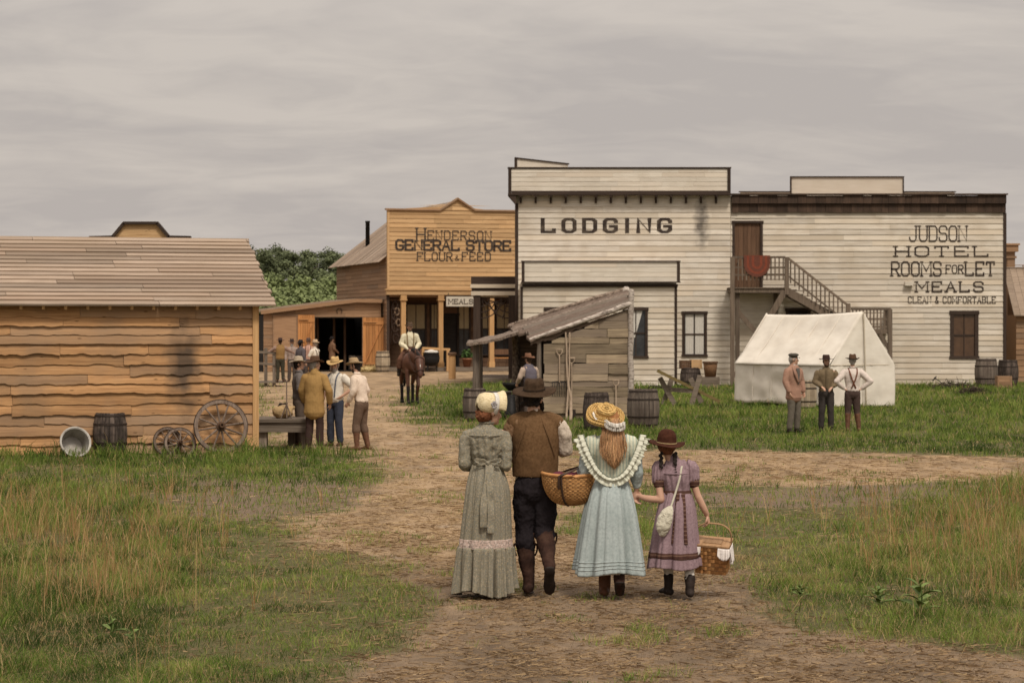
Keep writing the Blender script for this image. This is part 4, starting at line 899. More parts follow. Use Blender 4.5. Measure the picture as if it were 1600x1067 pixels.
# roof planks run down the slope, with waney edges
FL, FR, RR, RL = HL(832, 531, DH+.0), HL(984, 479, DH+.0), HL(979, 457, DH+3.2), HL(797, 512, DH+3.2)
for i in range(11):
    a0, a1 = i/11, (i+1)/11+.02; m = MB(); vs = []; fs = []; n = 16; p_ = r_.uniform(0, 50); e0, e1 = r_.uniform(-.05, .03), r_.uniform(.97, 1.02)
    for j in range(n+1):
        t = e0+(e1-e0)*j/n; wv = .22*noise.noise(Vector((t*5, p_, 0)))/11*3+.05*noise.noise(Vector((t*17, p_, 0)))
        for a, lift in ((a0+(-.03 if i == 0 else 0)+wv, .02), (a1, .05)):
            q = (FL*(1-t)+FR*t)*(1-a)+(RL*(1-t)+RR*t)*a; vs += [q+Vector((0, 0, lift*1.6+.02*(i % 3)+r_.uniform(0, .012))), q+Vector((0, 0, lift-.03))]
    for j in range(n):
        b = j*4; fs += [(b, b+4, b+6, b+2), (b+1, b+3, b+7, b+5), (b, b+1, b+5, b+4), (b+2, b+6, b+7, b+3)]
    fs += [(0, 2, 3, 1), (4*n, 4*n+1, 4*n+3, 4*n+2)]; m.add(vs, fs); m.build('roof_plank', (m_hutdark, m_grey, m_hutdark, m_bark)[i % 4], hut)
def log(name, pts, r0, r1, mat, par=None, amp=.02, lab=None):
    m = MB(); n = 22; P = [Vector(p) for p in pts]; Q = []; rr = []; sd = r_.uniform(0, 50)
    for i in range(n+1):
        t = i/n*(len(P)-1); k = min(int(t), len(P)-2); p = P[k].lerp(P[k+1], t-k); Q.append(p+Vector((noise.noise(Vector((t*4, sd, 0))), 0, noise.noise(Vector((t*4, sd, 9)))))*amp); rr.append((r0+(r1-r0)*i/n)*(1+.18*noise.noise(Vector((t*7, sd, 4)))))
    m.tube(Q, rr, 10, smooth=False); return m.build(name, mat, par, True)
log('roof_log', [HL(829, 530.5, DH-.12), HL(905, 503.5, DH-.12), HL(985, 475, DH-.12)], .045, .07, m_birch, hut)
log('roof_log', [HL(795, 509.5, DH+3.1), HL(880, 481, DH+3.1), HL(979, 453, DH+3.1)], .045, .075, m_bark, hut)
log('corner_post', [HL(987, 655.5, DH-.1), HL(985.5, 560, DH-.1), HL(986, 455, DH-.1)], .08, .07, m_birch, hut)
log('corner_post', [HL(979, 640, DH+3.0), HL(978.5, 453, DH+3.0)], .1, .1, m_birch, hut)
log('door_post', [HL(842.5, 655, DH+.02), HL(842.5, 534, DH+.02)], .065, .06, m_greyz, hut)
m = MB(); vs = []; fs = []; n = 40                  # waney fascia board under the front log
for j in range(n+1):
    t = j/n; p = HL(829+(984-829)*t, 534+(482-534)*t, DH-.05); w_ = .10+.07*noise.noise(Vector((t*7, 3, 3)))+.05*noise.noise(Vector((t*19, 3, 3))); vs += [p, p-Vector((0, 0, w_)), p+Vector((0, .03, 0)), p+Vector((0, .03, -w_))]
for j in range(n): b = j*4; fs += [(b, b+1, b+5, b+4), (b+2, b+6, b+7, b+3), (b, b+4, b+6, b+2), (b+1, b+3, b+7, b+5)]
m.add(vs, fs+[(0, 2, 3, 1)]); m.build('fascia_board', m_hutdark, hut)
# small porch roof on the left with its post
A0, A1, B0, B1 = HL(729, 536, DH+.6), HL(810, 518, DH+.6), HL(732, 531, DH+3.2), HL(810, 512, DH+3.2)
m = MB(); vs = []; fs = []; nu, nv = 20, 10
for i in range(nu+1):
    for j in range(nv+1):
        t, s = i/nu, j/nv; p = (A0*(1-t)+A1*t)*(1-s)+(B0*(1-t)+B1*t)*s; p += Vector((0, (-.25+.3*noise.noise(Vector((t*5, 8, 8))))*(1-s), .04*noise.noise(Vector((t*4, s*4, 1)))-.05*math.sin(t*3.1))); vs.append(p)
for k_ in range(len(vs)): vs.append(vs[k_]-Vector((0, 0, .07)))
K = (nu+1)*(nv+1); id_ = lambda i, j: i*(nv+1)+j
for i in range(nu):
    for j in range(nv): fs += [(id_(i, j), id_(i+1, j), id_(i+1, j+1), id_(i, j+1)), tuple(K+q for q in (id_(i, j), id_(i, j+1), id_(i+1, j+1), id_(i+1, j)))]
    fs += [(id_(i, 0), K+id_(i, 0), K+id_(i+1, 0), id_(i+1, 0))]
for j in range(nv): fs += [(id_(0, j), id_(0, j+1), K+id_(0, j+1), K+id_(0, j)), (id_(nu, j), K+id_(nu, j), K+id_(nu, j+1), id_(nu, j+1))]
m.add(vs, fs); m.build('porch_roof', m_bark, hut)
log('porch_post', [HL(744, 650, DH+.7), HL(743, 536, DH+.7)], .09, .08, m_greyz, hut); log('porch_post', [HL(750, 648, DH+3.0), HL(750, 534, DH+3.0)], .08, .07, m_greyz, hut); log('porch_post', [HL(806, 648, DH+2.3), HL(806, 516, DH+2.3)], .1, .1, m_bark, hut)
wb = thing('work_bench', 'heavy grey work bench under the hut porch roof', 'bench', G(725, 649)+Vector((0, 0, 0)))
m = MB()
for i in range(4): m.box(0, 1.28, i*.26, i*.26+.25, .56, .63)
m.build('top', m_grey, wb); m = MB(); m.box(.03, 1.25, .02, .07, .2, .558); m.build('front_board', m_hutdark, wb)
for x, y in ((.1, .12), (1.16, .12), (.1, .9), (1.16, .9)): m = MB(); m.box(x-.07, x+.07, y-.04, y+.08, 0, .558); m.build('leg', m_greyz, wb)
fo = thing('forge', 'black iron forge pan on a stand beside the work bench', 'forge', G(799, 654))
m = MB(); m.lathe([(0, .72), (.08, .72), (.22, .86), (.25, .93), (.22, .93), (.19, .88), (0, .78)], 20); m.build('pan', m_black, fo, True); m = MB(); m.lathe([(0, 0), (.25, 0), (.12, .2), (.09, .62), (0, .62)], 14); m.build('stand', m_black, fo, True)
# tools leaning on and hanging from the hut wall
def dhandle(m, c, w_, rad):
    m.tube([c+Vector((-w_, 0, .14)), c+Vector((-w_*.8, 0, .05)), c], [rad]*3, 7); m.tube([c+Vector((w_, 0, .14)), c+Vector((w_*.8, 0, .05)), c], [rad]*3, 7); m.tube([c+Vector((-w_*1.05, 0, .14)), c+Vector((w_*1.05, 0, .14))], [rad*1.2]*2, 8, smooth=False)
def tool(name, label, catg, px, p_top, p_bot, kind, dy=-.12):
    b = thing(name, label, catg, h0+Vector((ux(px), dy, uz(p_bot)))); L_ = (p_bot-p_top)/kH; m = MB()
    m.tube([(0, 0, L_-.16), (.0, 0, L_*.5), (0, 0, .25)], [.017, .018, .018], 8); dhandle(m, Vector((0, 0, L_-.16)), .075, .014); m.build('handle', m_pole, b, True)
    if kind == 'fork':
        m = MB()
        for i in range(7): x = -.18+i*.06; m.tube([(x, 0, .25), (x, -.05, .1), (x, -.03, -.12)], [.009, .009, .006], 6)
        m.tube([(-.2, 0, .25), (.2, 0, .25)], [.012]*2, 6, smooth=False); m.build('tines', m_black, b)
    else:
        m = MB(); m.add([(-.1, 0, .26), (.1, 0, .26), (.115, -.02, .05), (0, -.02, -.06), (-.115, -.02, .05), (-.1, -.012, .26), (.1, -.012, .26), (.115, -.032, .05), (0, -.032, -.06), (-.115, -.032, .05)], [(0,1,2,3,4), (9,8,7,6,5), (0,1,6,5), (1,2,7,6), (2,3,8,7), (3,4,9,8), (4,0,5,9)]); m.build('blade', m_iron, b)
    return b
tool('hay_fork', 'wide tined fork with a wooden grip hung on the hut wall', 'fork', 874, 545, 612, 'fork'); tool('shovel', 'wooden handled shovel leaning on the hut wall at the right', 'shovel', 962, 593, 655, 'shovel', -.16)
tool('shovel', 'long handled shovel hung on the hut wall behind the peeled poles', 'shovel', 893, 558, 655, 'shovel', -.13)
log('forked_pole', [h0+Vector((ux(884), -.08, uz(520))), h0+Vector((ux(886), -.2, uz(590))), h0+Vector((ux(892), -.3, uz(625))), h0+Vector((ux(891), -.5, 0))], .02, .045, m_pole); tag(bpy.context.scene.objects['forked_pole'], 'tall peeled pole leaning on the hut wall, thicker at its foot', 'pole')
o = log('forked_pole', [h0+Vector((ux(890), -.07, uz(520))), h0+Vector((ux(889), -.2, uz(590))), h0+Vector((ux(886), -.3, uz(630))), h0+Vector((ux(884.5), -.42, 0))], .018, .03, m_pole); tag(o, 'thin straight peeled pole crossing the thicker one at the hut wall', 'pole')

# ---------------------------------------------------------------- sawbuck with plank, junk by the wall
sb = thing('sawbuck', 'old wooden sawbuck of crossed legs standing in the grass', 'sawbuck', G(1062, 633)); s0 = Vector(sb.location); SB = lambda px, py, dy: W(px, py, s0.y+dy)-s0
for a, b, dy in (((1031, 590), (1055, 633), -.1), ((1050, 591), (1036, 632), .05), ((1094, 586), (1080, 634), -.5), ((1079, 591), (1096, 629), -.35)): m = MB(); m.beam(SB(*a, dy), SB(*b, dy), .15, .08, up=(0, 1, 0)); m.build('leg', m_grey, sb)
m = MB(); m.beam(SB(1038, 608, 0), SB(1087, 611, -.4), .09, .13); m.build('crossbeam', m_grey, sb)
m = MB(); m.beam(SB(1027, 579, -.3)+s0, SB(1124, 627, -.3)+s0, .26, .09); tag(m.build('plank', wood('mossy plank', (.09,.062,.025), (.20,.15,.06))), 'long mossy plank lying slanted across the sawbuck', 'plank')
m = MB(); m.tube([W(1012, 610, 70), W(1016, 603, 70), W(1030, 603.5, 70), W(1036, 606, 70)], [.014]*4, 6); m.tube([W(1016, 612, 70), W(1020, 606, 70), W(1034, 606, 70)], [.012]*3, 6); m.tube([W(1012, 610, 70), W(1013.5, 614, 70), W(1016, 612, 70)], [.014]*3, 6); tag(m.build('wire_loop', m_iron), 'bent iron rod loop sticking up behind the grey barrel', 'iron rod')
m_ash = mk('dark brush heap', [(.03,.02,.014),(.09,.065,.045)], sc=(20,20,20), bump=1, var=.4)
for px, py, r0, lb in ((1489, 606, .95, 'heap of dark brushwood in the grass before the hotel wall'), (1521, 616, .55, 'small patch of dark brushwood in the grass')):
    m = MB(); rb = random.Random(px)
    for i in range(260):
        a, q = rb.uniform(0, 6.28), rb.random()**.5*r0; p = Vector((q*math.cos(a), q*.5*math.sin(a), max(.02, (1-q/r0)*.3*rb.random()+.03))); d = Vector((rb.gauss(0, 1), rb.gauss(0, 1), rb.gauss(0, .25))).normalized()*rb.uniform(.1, .28); m.tube([p-d, p+d], [.012, .008], 4, smooth=False, cap=False)
    tag(m.build('brush_heap', m_ash), lb, 'brush heap', None, G(px, py))
m = MB(); m.tube([W(1475, 601, 98), W(1463, 592, 98), W(1460, 590, 98)], [.02, .018, .018], 7); m.tube([W(1458, 594, 98), W(1463, 588, 98)], [.03, .02], 7); tag(m.build('iron_bar', m_black), 'black iron bar poking out of the brushwood by the hotel', 'iron bar')
# ================================================================ people
m_skin = mk('skin', [(.44,.25,.17),(.55,.33,.23)], sc=(9,9,9), rough=.6, bump=0, var=0, spec=.3)
m_eye = mk('eye', [(.02,.015,.012),(.03,.02,.015)], rough=.3, bump=0, var=0)
HAIR = {'brown': mk('brown hair', [(.035,.02,.012),(.08,.045,.025)], sc=(70,70,9), bump=.9, var=0), 'grey': mk('grey beard', [(.20,.17,.15),(.38,.34,.30)], sc=(70,70,9), bump=.9, var=0),
        'black': mk('black hair', [(.015,.011,.009),(.035,.025,.02)], sc=(70,70,9), bump=.9, var=0), 'ginger': mk('ginger hair', [(.22,.085,.03),(.46,.22,.09)], sc=(60,60,5), bump=1.0, var=0, bdist=.02), 'auburn': mk('auburn hair', [(.10,.035,.015),(.24,.09,.04)], sc=(60,60,20), bump=1.0, var=0, bdist=.02)}
def vv(*a): return Vector(a)
def app(mb, o): b = len(mb.v); mb.v += o.v; mb.f += [tuple(i+b for i in f) for f in o.f]; mb.r += o.r
def hand(mb, wr, d, palm, s=1.0, curl=.5, side=1, grip=False):
    """palm, four bent fingers of unequal length and a thumb; d = forearm direction, palm = the way the palm faces, side = +1 puts the thumb on d x palm"""
    d = d.normalized(); palm = (palm-d*palm.dot(d)).normalized(); a = d.cross(palm)*side
    mb.tube([wr-d*.03*s, wr+d*.02*s, wr+d*.06*s, wr+d*.088*s], [(.024*s, .019*s), (.031*s, .017*s), (.039*s, .0155*s), (.037*s, .013*s)], 12, side=a)
    for i, (off, ln) in enumerate(((.029, .068), (.010, .078), (-.010, .072), (-.028, .055))):
        p = wr+d*(.085*s)+a*(off*s); P = [p-d*.01*s]; ang = .15+curl*.3; dd = d
        for k, fr in enumerate((.45, .32, .25)):
            ang2 = (curl*(.75+.5*k))*(1.45 if grip else 1.0)
            dd = (dd*math.cos(ang2)+palm*math.sin(ang2)).normalized() if k or curl else d
            p = p+dd*(ln*fr*s*1.12); P.append(p)
            palm_ = (palm*math.cos(ang2)-d*math.sin(ang2))
        mb.tube(P, [.0095*s, .0092*s, .0085*s, .007*s], 8, side=a)
    t0 = wr+d*.022*s+a*.024*s; t1 = t0+(d*.6+a*.7+palm*.25).normalized()*.036*s; t2 = t1+(d*.85+a*.15+palm*.5).normalized()*.03*s; t3 = t2+(d*.9-a*.15+palm*.45).normalized()*.022*s
    mb.tube([t0, t1, t2, t3], [.014*s, .012*s, .0105*s, .0085*s], 8, side=palm)
def head_mb(face=True):
    h = MB(); h.ell((0, -.012, 1.672), .074, .094, .09, 18, 12); h.ell((0, .03, 1.612), .056, .062, .078, 16, 10); h.tube([(0, .055, 1.575), (0, .078, 1.562)], [(.034, .03), (.022, .02)], 10)
    h.tube([(0, .086, 1.665), (0, .099, 1.645), (0, .108, 1.624), (0, .092, 1.614)], [.0085, .0105, .0145, .011], 8)
    h.tube([(-.045, .068, 1.688), (0, .087, 1.690), (.045, .068, 1.688)], [.011, .012, .011], 8)
    h.tube([(-.022, .080, 1.594), (0, .091, 1.596), (.022, .080, 1.594)], [.006, .008, .006], 8); h.tube([(-.02, .078, 1.584), (0, .088, 1.583), (.02, .078, 1.584)], [.006, .009, .006], 8)
    for sgn in (-1, 1):
        h.ell((sgn*.04, .066, 1.640), .021, .02, .02); h.ell((sgn*.077, -.012, 1.645), .011, .019, .031)
    return h
def head_T(turn, tilt, roll=0, piv=(0, -.005, 1.535)):
    M = Matrix.Rotation(turn, 3, 'Z') @ Matrix.Rotation(tilt, 3, 'X') @ Matrix.Rotation(roll, 3, 'Y'); p = Vector(piv); return lambda v: M @ (Vector(v)-p)+p
TOR = [(.88, .15, .112), (.97, .150, .106), (1.08, .142, .10), (1.2, .158, .11), (1.31, .172, .114), (1.39, .168, .10), (1.445, .12, .075), (1.475, .065, .058)]
DEFARM = {'L': ((-.245, -.03, 1.165), (-.255, .05, .915)), 'R': ((.245, -.03, 1.165), (.255, .05, .915))}
DEFLEG = {'L': ((-.10, .03, .50), (-.115, -.01, .09)), 'R': ((.10, .03, .50), (.12, -.01, .09))}
def torso(mb, grow, z0, z1, belly=0, flare=None, ys=0):
    P = []; Q = []
    for z, a, b in TOR:
        if z0-.005 <= z <= z1: P.append((0, ys+belly*.5*math.exp(-((z-1.03)/.12)**2), z)); g = belly*math.exp(-((z-1.03)/.14)**2); Q.append((a+grow+g*.4, b+grow*.9+g*.5))
    if flare: P = [(0, 0, flare[0])]+P; Q = [(flare[1], flare[2])]+Q
    mb.tube(P, Q, 22)
def hat_mesh(kind, HT):
    m = MB()
    if kind == 'cap':
        m.lathe([(.0, .085), (.06, .083), (.112, .062), (.122, .04), (.094, .012), (.090, -.012), (.0, -.012)], 24, (0, -.005, 1.712)); vis = MB()
        vis.tube([(-.062, .075, 1.703), (0, .125, 1.692), (.062, .075, 1.703)], [(.028, .006)]*3, 10, side=(0, .9, -.2)); app(m, vis)
        me_v = m.v
    else:
        br, cr, ch, curl, dent = {'wide': (.166, .088, .115, .028, .02), 'flat': (.17, .092, .105, .008, .004), 'big': (.20, .098, .118, .012, .016), 'slouch': (.155, .09, .12, .02, .03), 'derby': (.135, .088, .115, .02, 0), 'girl': (.17, .092, .135, .02, .0)}[kind]
        rnd = kind in ('derby', 'girl')
        prof = [(0, ch)]+([(.35*cr, ch*.985), (.65*cr, ch*.9), (.88*cr, ch*.66), (cr, ch*.3)] if rnd else [(.55*cr, ch), (.82*cr, ch*.94), (.93*cr, ch*.6)])+[(cr, .012), (cr+.012, .003), ((br+cr)/2, 0), (br, 0), (br+.002, -.006), (br-.002, -.009), ((br+cr)/2, -.009), (cr, -.008), (0, -.004)]
        m.lathe(prof, 40); o = []
        for x, y, z in m.v:
            rr = math.hypot(x, y); y2 = y*1.14; k = max(0, (rr-cr)/(br-cr+1e-6)); z2 = z+curl*k*((x/(rr+1e-6))**2*1.3-.45)+.006*k*math.sin(3*math.atan2(y, x)+1)
            if z > ch*.85 and dent: z2 -= dent*max(0, 1-(x/(cr*.55))**2)
            o.append(Vector((x, y2-.012, z2+1.712)))
        m.v = o
    m.v = [tuple(HT(v)) for v in m.v]; return m
def hat_band(HT, kind, wd=.022):
    cr = {'wide': .088, 'flat': .086, 'big': .098, 'slouch': .09, 'derby': .088, 'girl': .092}[kind]; m = MB()
    m.lathe([(cr+.003, .004), (cr+.004, .004+wd), (cr-.004, .004+wd), (cr-.004, .004), (cr+.003, .004)], 32); m.v = [tuple(HT((x, y*1.14-.008, z+1.712))) for x, y, z in m.v]; return m
FAB = {}
def fab(c, **k):
    if c not in FAB: FAB[c] = cloth('cloth '+str(len(FAB)), c, **k)
    return FAB[c]
m_leather = mk('worn brown leather', [(.045,.023,.014),(.095,.048,.028)], sc=(14,14,14), rough=.75, spec=.15, var=0)
m_leathertan = mk('tan leather', [(.085,.035,.018),(.15,.07,.036)], sc=(14,14,14), rough=.6, spec=.3, var=0)
m_leatherdk = mk('dark boot leather', [(.014,.010,.008),(.032,.021,.016)], sc=(14,14,14), rough=.7, spec=.2, var=0)
MV = .0125
def man(label, loc, yaw, h=1.76, arms=None, legs=None, turn=0, tilt=0, lean=0, hat='wide', hatc=(.10,.06,.035), hair='brown', beard=None, shirt=(.55,.5,.42), vest=None, coat=None, trousers=(.06,.045,.04), boots=None, shaft=.14, bootc=None, susp=None, suspx=False, rolled=False, breeches=False, belly=0, group=None, z=0, side=0, sit=False, faceon=False, kerchief=None, apron=None, coatz=.70):
    k = h/1.82; A = dict(DEFARM); A.update(arms or {}); LG = dict(DEFLEG); LG.update(legs or {}); HT = head_T(turn, tilt)
    sh_ = .010 if coat else .024; root = thing('person', label, 'person', Vector(loc)+vv(0, 0, z), yaw, group); seed = random.random()*50
    def T(v):
        q = max(0, v[2]-.95); return Vector((v[0]+side*q, v[1]+lean*q*(1+.25*q), v[2]-.12*lean*q*abs(lean)*2))*k
    def fit(m): m.v = [tuple(T(v)) for v in m.v]; return m
    b = MB(); torso(b, -.012, 0, 2, belly); b.tube([(0, -.012, 1.44), (0, -.005, 1.52), (0, .005, 1.58)], [.062, .054, .053], 12)
    hm = head_mb(); hm.v = [tuple(HT(v)) for v in hm.v]; app(b, hm)
    for s, sg in (('L', -1), ('R', 1)):
        e, w_ = Vector(A[s][0]), Vector(A[s][1]); sh = vv(sg*.178, -.005, 1.40); b.tube([vv(sg*.10, 0, 1.40), sh, sh.lerp(e, .5), e], [.046, .045, .042, .038], 12); b.tube([e, e.lerp(w_, .3), w_], [.039, .040, .027], 12)
        d = (w_-e); pal = vv(-sg, .2, 0) if abs(d.normalized().z) > .5 else vv(0, 0, -1)
        hand(b, w_, d, pal, 1.0, .45, side=-sg if abs(d.normalized().z) > .5 else sg)
        kn, an = Vector(LG[s][0]), Vector(LG[s][1]); hp_ = vv(sg*.09, 0, .90); b.tube([hp_, hp_.lerp(kn, .5), kn], [.088, .075, .055], 12); b.tube([kn, kn.lerp(an, .3), an], [.054, .056, .038], 12)
    link('body', remesh(b, .011, 2, fn=T), m_skin, root, True)
    if faceon:
        for sg in (-1, 1): m = MB(); m.ell((sg*.031, .083, 1.664), .0125, .008, .0075, 10, 6); m.v = [tuple(T(HT(v))) for v in m.v]; m.build('eye', m_eye, root, True)
    # shirt
    m = MB(); torso(m, sh_, .90, 2, belly); m.tube([(0, -.008, 1.45), (0, 0, 1.515)], [.075, .064], 14)
    for s, sg in (('L', -1), ('R', 1)):
        e, w_ = Vector(A[s][0]), Vector(A[s][1]); sh = vv(sg*.178, -.005, 1.395); q_ = .7 if coat else 1.0; m.tube([vv(sg*.09, 0, 1.385), sh, sh.lerp(e, .5), e], [.084*q_, .086*q_, .078*q_, .064*q_], 14)
        if rolled: m.tube([e, e.lerp(w_, .22)], [.062, .056], 12)
        else: m.tube([e, e.lerp(w_, .45), e.lerp(w_, .85), e.lerp(w_, .97)], [.062*q_, .062*q_, .05*q_, .036], 12)
    link('shirt', remesh(m, MV, 2, .005 if coat else .0105, (10, 10, 7), seed, T), fab(shirt), root, True)
    # trousers
    m = MB(); m.tube([(0, 0, .86), (0, belly*.3, .95), (0, belly*.35, 1.02)], [(.17, .125), (.166, .124), (.158+belly*.3, .118+belly*.4)], 20)
    for s, sg in (('L', -1), ('R', 1)):
        kn, an = Vector(LG[s][0]), Vector(LG[s][1]); hp_ = vv(sg*.088, 0, .90)
        m.tube([hp_, hp_.lerp(kn, .5), kn], [.102, .094, .078], 14)
        if breeches: m.tube([kn, kn.lerp(an, .22)], [.078, .07], 14)
        else: m.tube([kn, kn.lerp(an, .5), kn.lerp(an, .93)], [.078, .076, .07], 14) if not boots else m.tube([kn, kn.lerp(an, .3), kn.lerp(an, .42)], [.08, .086, .066], 14)
    link('trousers', remesh(m, MV, 2, .008, (9, 9, 6), seed+3, T), fab(trousers), root, True)
    bm_ = {'tan': m_leathertan, 'dark': m_leatherdk, None: m_leather}[bootc]
    for s, sg in (('L', -1), ('R', 1)):
        kn, an = Vector(LG[s][0]), Vector(LG[s][1]); m = MB(); to = vv(sg*.03, .16, -.045); dirn = (kn-an).normalized()
        m.tube([an+vv(0, -.055, -.05), an+vv(sg*.008, .03, -.045), an+vv(sg*.02, .11, -.055), an+vv(sg*.028, .165, -.062)], [(.038, .036), (.045, .042), (.047, .03), (.03, .02)], 12, side=(1, 0, 0))
        m.tube([an+vv(0, -.01, -.04), an, an+dirn*shaft*.5, an+dirn*shaft], [.048, .05, .062 if shaft > .2 else .055, .072 if shaft > .2 else .058], 14)
        link('boot', remesh(m, .0115, 2, .006, (16, 16, 10), seed, T), bm_, root, True)
    if vest:
        m = MB(); torso(m, .042, .90, 1.45, belly); link('vest', remesh(m, MV, 2, .008, (9, 9, 7), seed+5, lambda v: T(v) if abs(v.x) < .175 else T(vv(math.copysign(.175+(abs(v.x)-.175)*.3, v.x), v.y, v.z))), fab(vest), root, True)
    if coat:
        m = MB(); torso(m, .036, .90, 1.46, belly); m.tube([(0, 0, coatz), (0, 0, .82), (0, 0, .97)], [(.215, .155), (.20, .15), (.186, .142)], 22)
        for s, sg in (('L', -1), ('R', 1)):
            e, w_ = Vector(A[s][0]), Vector(A[s][1]); sh = vv(sg*.178, -.005, 1.395); m.tube([vv(sg*.09, 0, 1.39), sh, sh.lerp(e, .5), e], [.085, .088, .08, .074], 14); m.tube([e, e.lerp(w_, .5), e.lerp(w_, .92)], [.074, .07, .06], 14)
        m.tube([(0, -.03, 1.47), (0, -.02, 1.525)], [.086, .076], 14)
        co = link('coat', remesh(m, MV, 2, .009, (8, 8, 5), seed+7, T), fab(coat), root, True)
        f = MB()
        for sg in (-1, 1): f.tube([T((sg*.075, .05, 1.49)), T((sg*.095, .15, 1.36)), T((sg*.02, .165, 1.15))], [(.028, .01), (.05, .012), (.02, .01)], 10, side=(1, 0, 0))
        f.build('lapel', fab(tuple(x*.85 for x in coat)), co, True)
        f = MB(); f.tube([T((0, .135, 1.45)), T((0, .150, 1.36)), T((0, .158, 1.2)), T((0, .152, 1.1))], [(.06, .014), (.045, .012), (.022, .012), (.008, .008)], 10, side=(1, 0, 0)); f.build('waistcoat_front', fab((.11,.10,.09)), co, True)
    if susp:
        for sg in (-1, 1):
            m = MB(); x2 = -sg*.05 if suspx else sg*.06
            P = [(sg*.085, .125+belly*.8, 1.0), (sg*.10, .135+belly*.4, 1.22), (sg*.105, .115, 1.40), (sg*.10, .0, 1.488), (sg*.085, -.125, 1.38), (sg*.045 if suspx else sg*.07, -.153, 1.24), (0 if suspx else sg*.065, -.150, 1.14), (x2, -.136, 1.02)]
            m.tube([T(p) for p in P], [(.017, .007)]*len(P), 8, side=(1, 0, 0)); m.build('suspender', fab(susp), root, True)
    if apron:
        m = MB(); m.tube([(0, .08, .55), (0, .1, .8), (0, .1, 1.0), (0, .105, 1.3)], [(.17, .09), (.16, .075), (.15, .06), (.10, .05)], 16); link('apron', remesh(m, MV, 2, .01, seed=seed, fn=T), fab(apron), root, True)
    if hair:
        m = MB(); m.ell((0, -.028, 1.665), .081, .090, .088, 18, 12); m.tube([(0, -.075, 1.64), (0, -.066, 1.575)], [(.064, .04), (.05, .026)], 12)
        for sg in (-1, 1): m.tube([(sg*.072, .02, 1.69), (sg*.073, .022, 1.63)], [.015, .01], 8)
        link('hair', remesh(m, .011, 1, .006, (40, 40, 20), seed, lambda v: T(HT(v))), HAIR[hair], root, True)
    if beard:
        m = MB(); m.ell((0, .058, 1.560), .050, .042, .036, 14, 10); m.tube([(-.062, .03, 1.61), (-.05, .052, 1.57), (0, .080, 1.552), (.05, .052, 1.57), (.062, .03, 1.61)], [.012, .016, .020, .016, .012], 8); m.tube([(-.032, .083, 1.606), (0, .097, 1.611), (.032, .083, 1.606)], [.008, .011, .008], 8)
        if beard == 'grey': m.tube([(0, .075, 1.56), (0, .075, 1.49)], [(.045, .035), (.02, .016)], 10)
        link('beard', remesh(m, .010, 1, .006, (40, 40, 30), seed, lambda v: T(HT(v))), HAIR[beard], root, True)
    if hat:
        m = hat_mesh(hat, HT); m.v = [tuple(T(v)) for v in m.v]; ho_ = m.build('hat', fab(hatc), root, True)
        if hat != 'cap': m = hat_band(HT, hat); m.v = [tuple(T(v)) for v in m.v]; m.build('hat_band', fab(tuple(x*.45 for x in hatc)), ho_, True)
    if not coat and not vest:                     # placket, buttons side of the shirt, and a collar
        m = MB(); m.tube([T((0, .108, 1.47)), T((0, .150, 1.38)), T((0, .152+belly*.4, 1.2)), T((0, .140+belly, 1.02))], [(.017, .006)]*4, 8, side=(1, 0, 0)); m.build('placket', fab(tuple(x*.8 for x in shirt)), root, True)
        m = MB(); m.tube([T((.072*math.cos(a), .068*math.sin(a)-.002, 1.505-.028*max(0, math.sin(a)))) for a in np.linspace(1.75, 7.67, 16)], [(.006, .018)]*16, 8, side=(0, 0, 1)); m.build('collar', fab(shirt), root, True)
    if kerchief:
        m = MB(); m.tube([T((.075*math.cos(a), .07*math.sin(a)-.005, 1.50-.02*math.sin(a))) for a in np.linspace(0, 6.28, 14)], [.016]*14, 8); m.build('kerchief', fab(kerchief), root, True)
    return root
def at(px, py, dd=0): d = GD(py)+dd; return vv((px-CX)*d/F, d, 0)
GA, GB_, GC = 'men talking by the plank platform', 'men gathered in front of the barn', 'men talking by the tent'
# four men by the platform
man('man in grey shirt and pale hat behind the plank platform, facing right', at(467, 697), R(-80), 1.78, shirt=(.15,.13,.12), trousers=(.10,.075,.06), hatc=(.42,.34,.25), hair='black', arms={'R': ((.23, -.02, 1.17), (.20, .12, .93)), 'L': ((-.24, .0, 1.17), (-.2, .14, .95))}, group=GA)
man('man in long ochre coat and dark hat seen from behind', at(491, 703), R(-14), 1.80, coat=(.33,.20,.075), coatz=.72, trousers=(.05,.03,.025), hatc=(.09,.05,.03), turn=R(-38), lean=.06, hair='grey', belly=.04, arms={'R': ((.30, -.02, 1.16), (.285, .10, .90)), 'L': ((-.27, .02, 1.16), (-.25, .16, .92))}, group=GA)
man('grey bearded man in white shirt, suspenders and straw hat', at(524, 697), R(150), 1.77, shirt=(.66,.60,.51), trousers=(.045,.05,.07), hatc=(.50,.33,.15), hair='grey', beard='grey', susp=(.12,.13,.16), rolled=True, turn=R(12), tilt=R(-12), belly=.05, arms={'L': ((-.40, -.10, 1.20), (-.20, .06, 1.02)), 'R': ((.25, .0, 1.16), (.22, .12, .92))}, group=GA, faceon=True)
man('man in cream shirt and tall tan boots leaning forward with a tan hat', at(565, 703), R(68), 1.77, shirt=(.68,.55,.44), trousers=(.13,.085,.06), hatc=(.33,.23,.13), boots=1, shaft=.30, bootc='tan', hair='black', beard='black', lean=.16, tilt=R(-6), arms={'L': ((-.24, .02, 1.17), (-.2, .19, .95)), 'R': ((.24, -.03, 1.17), (.22, .12, .93))}, legs={'L': ((-.10, .07, .50), (-.13, .04, .09)), 'R': ((.10, .02, .50), (.12, -.08, .09))}, group=GA)
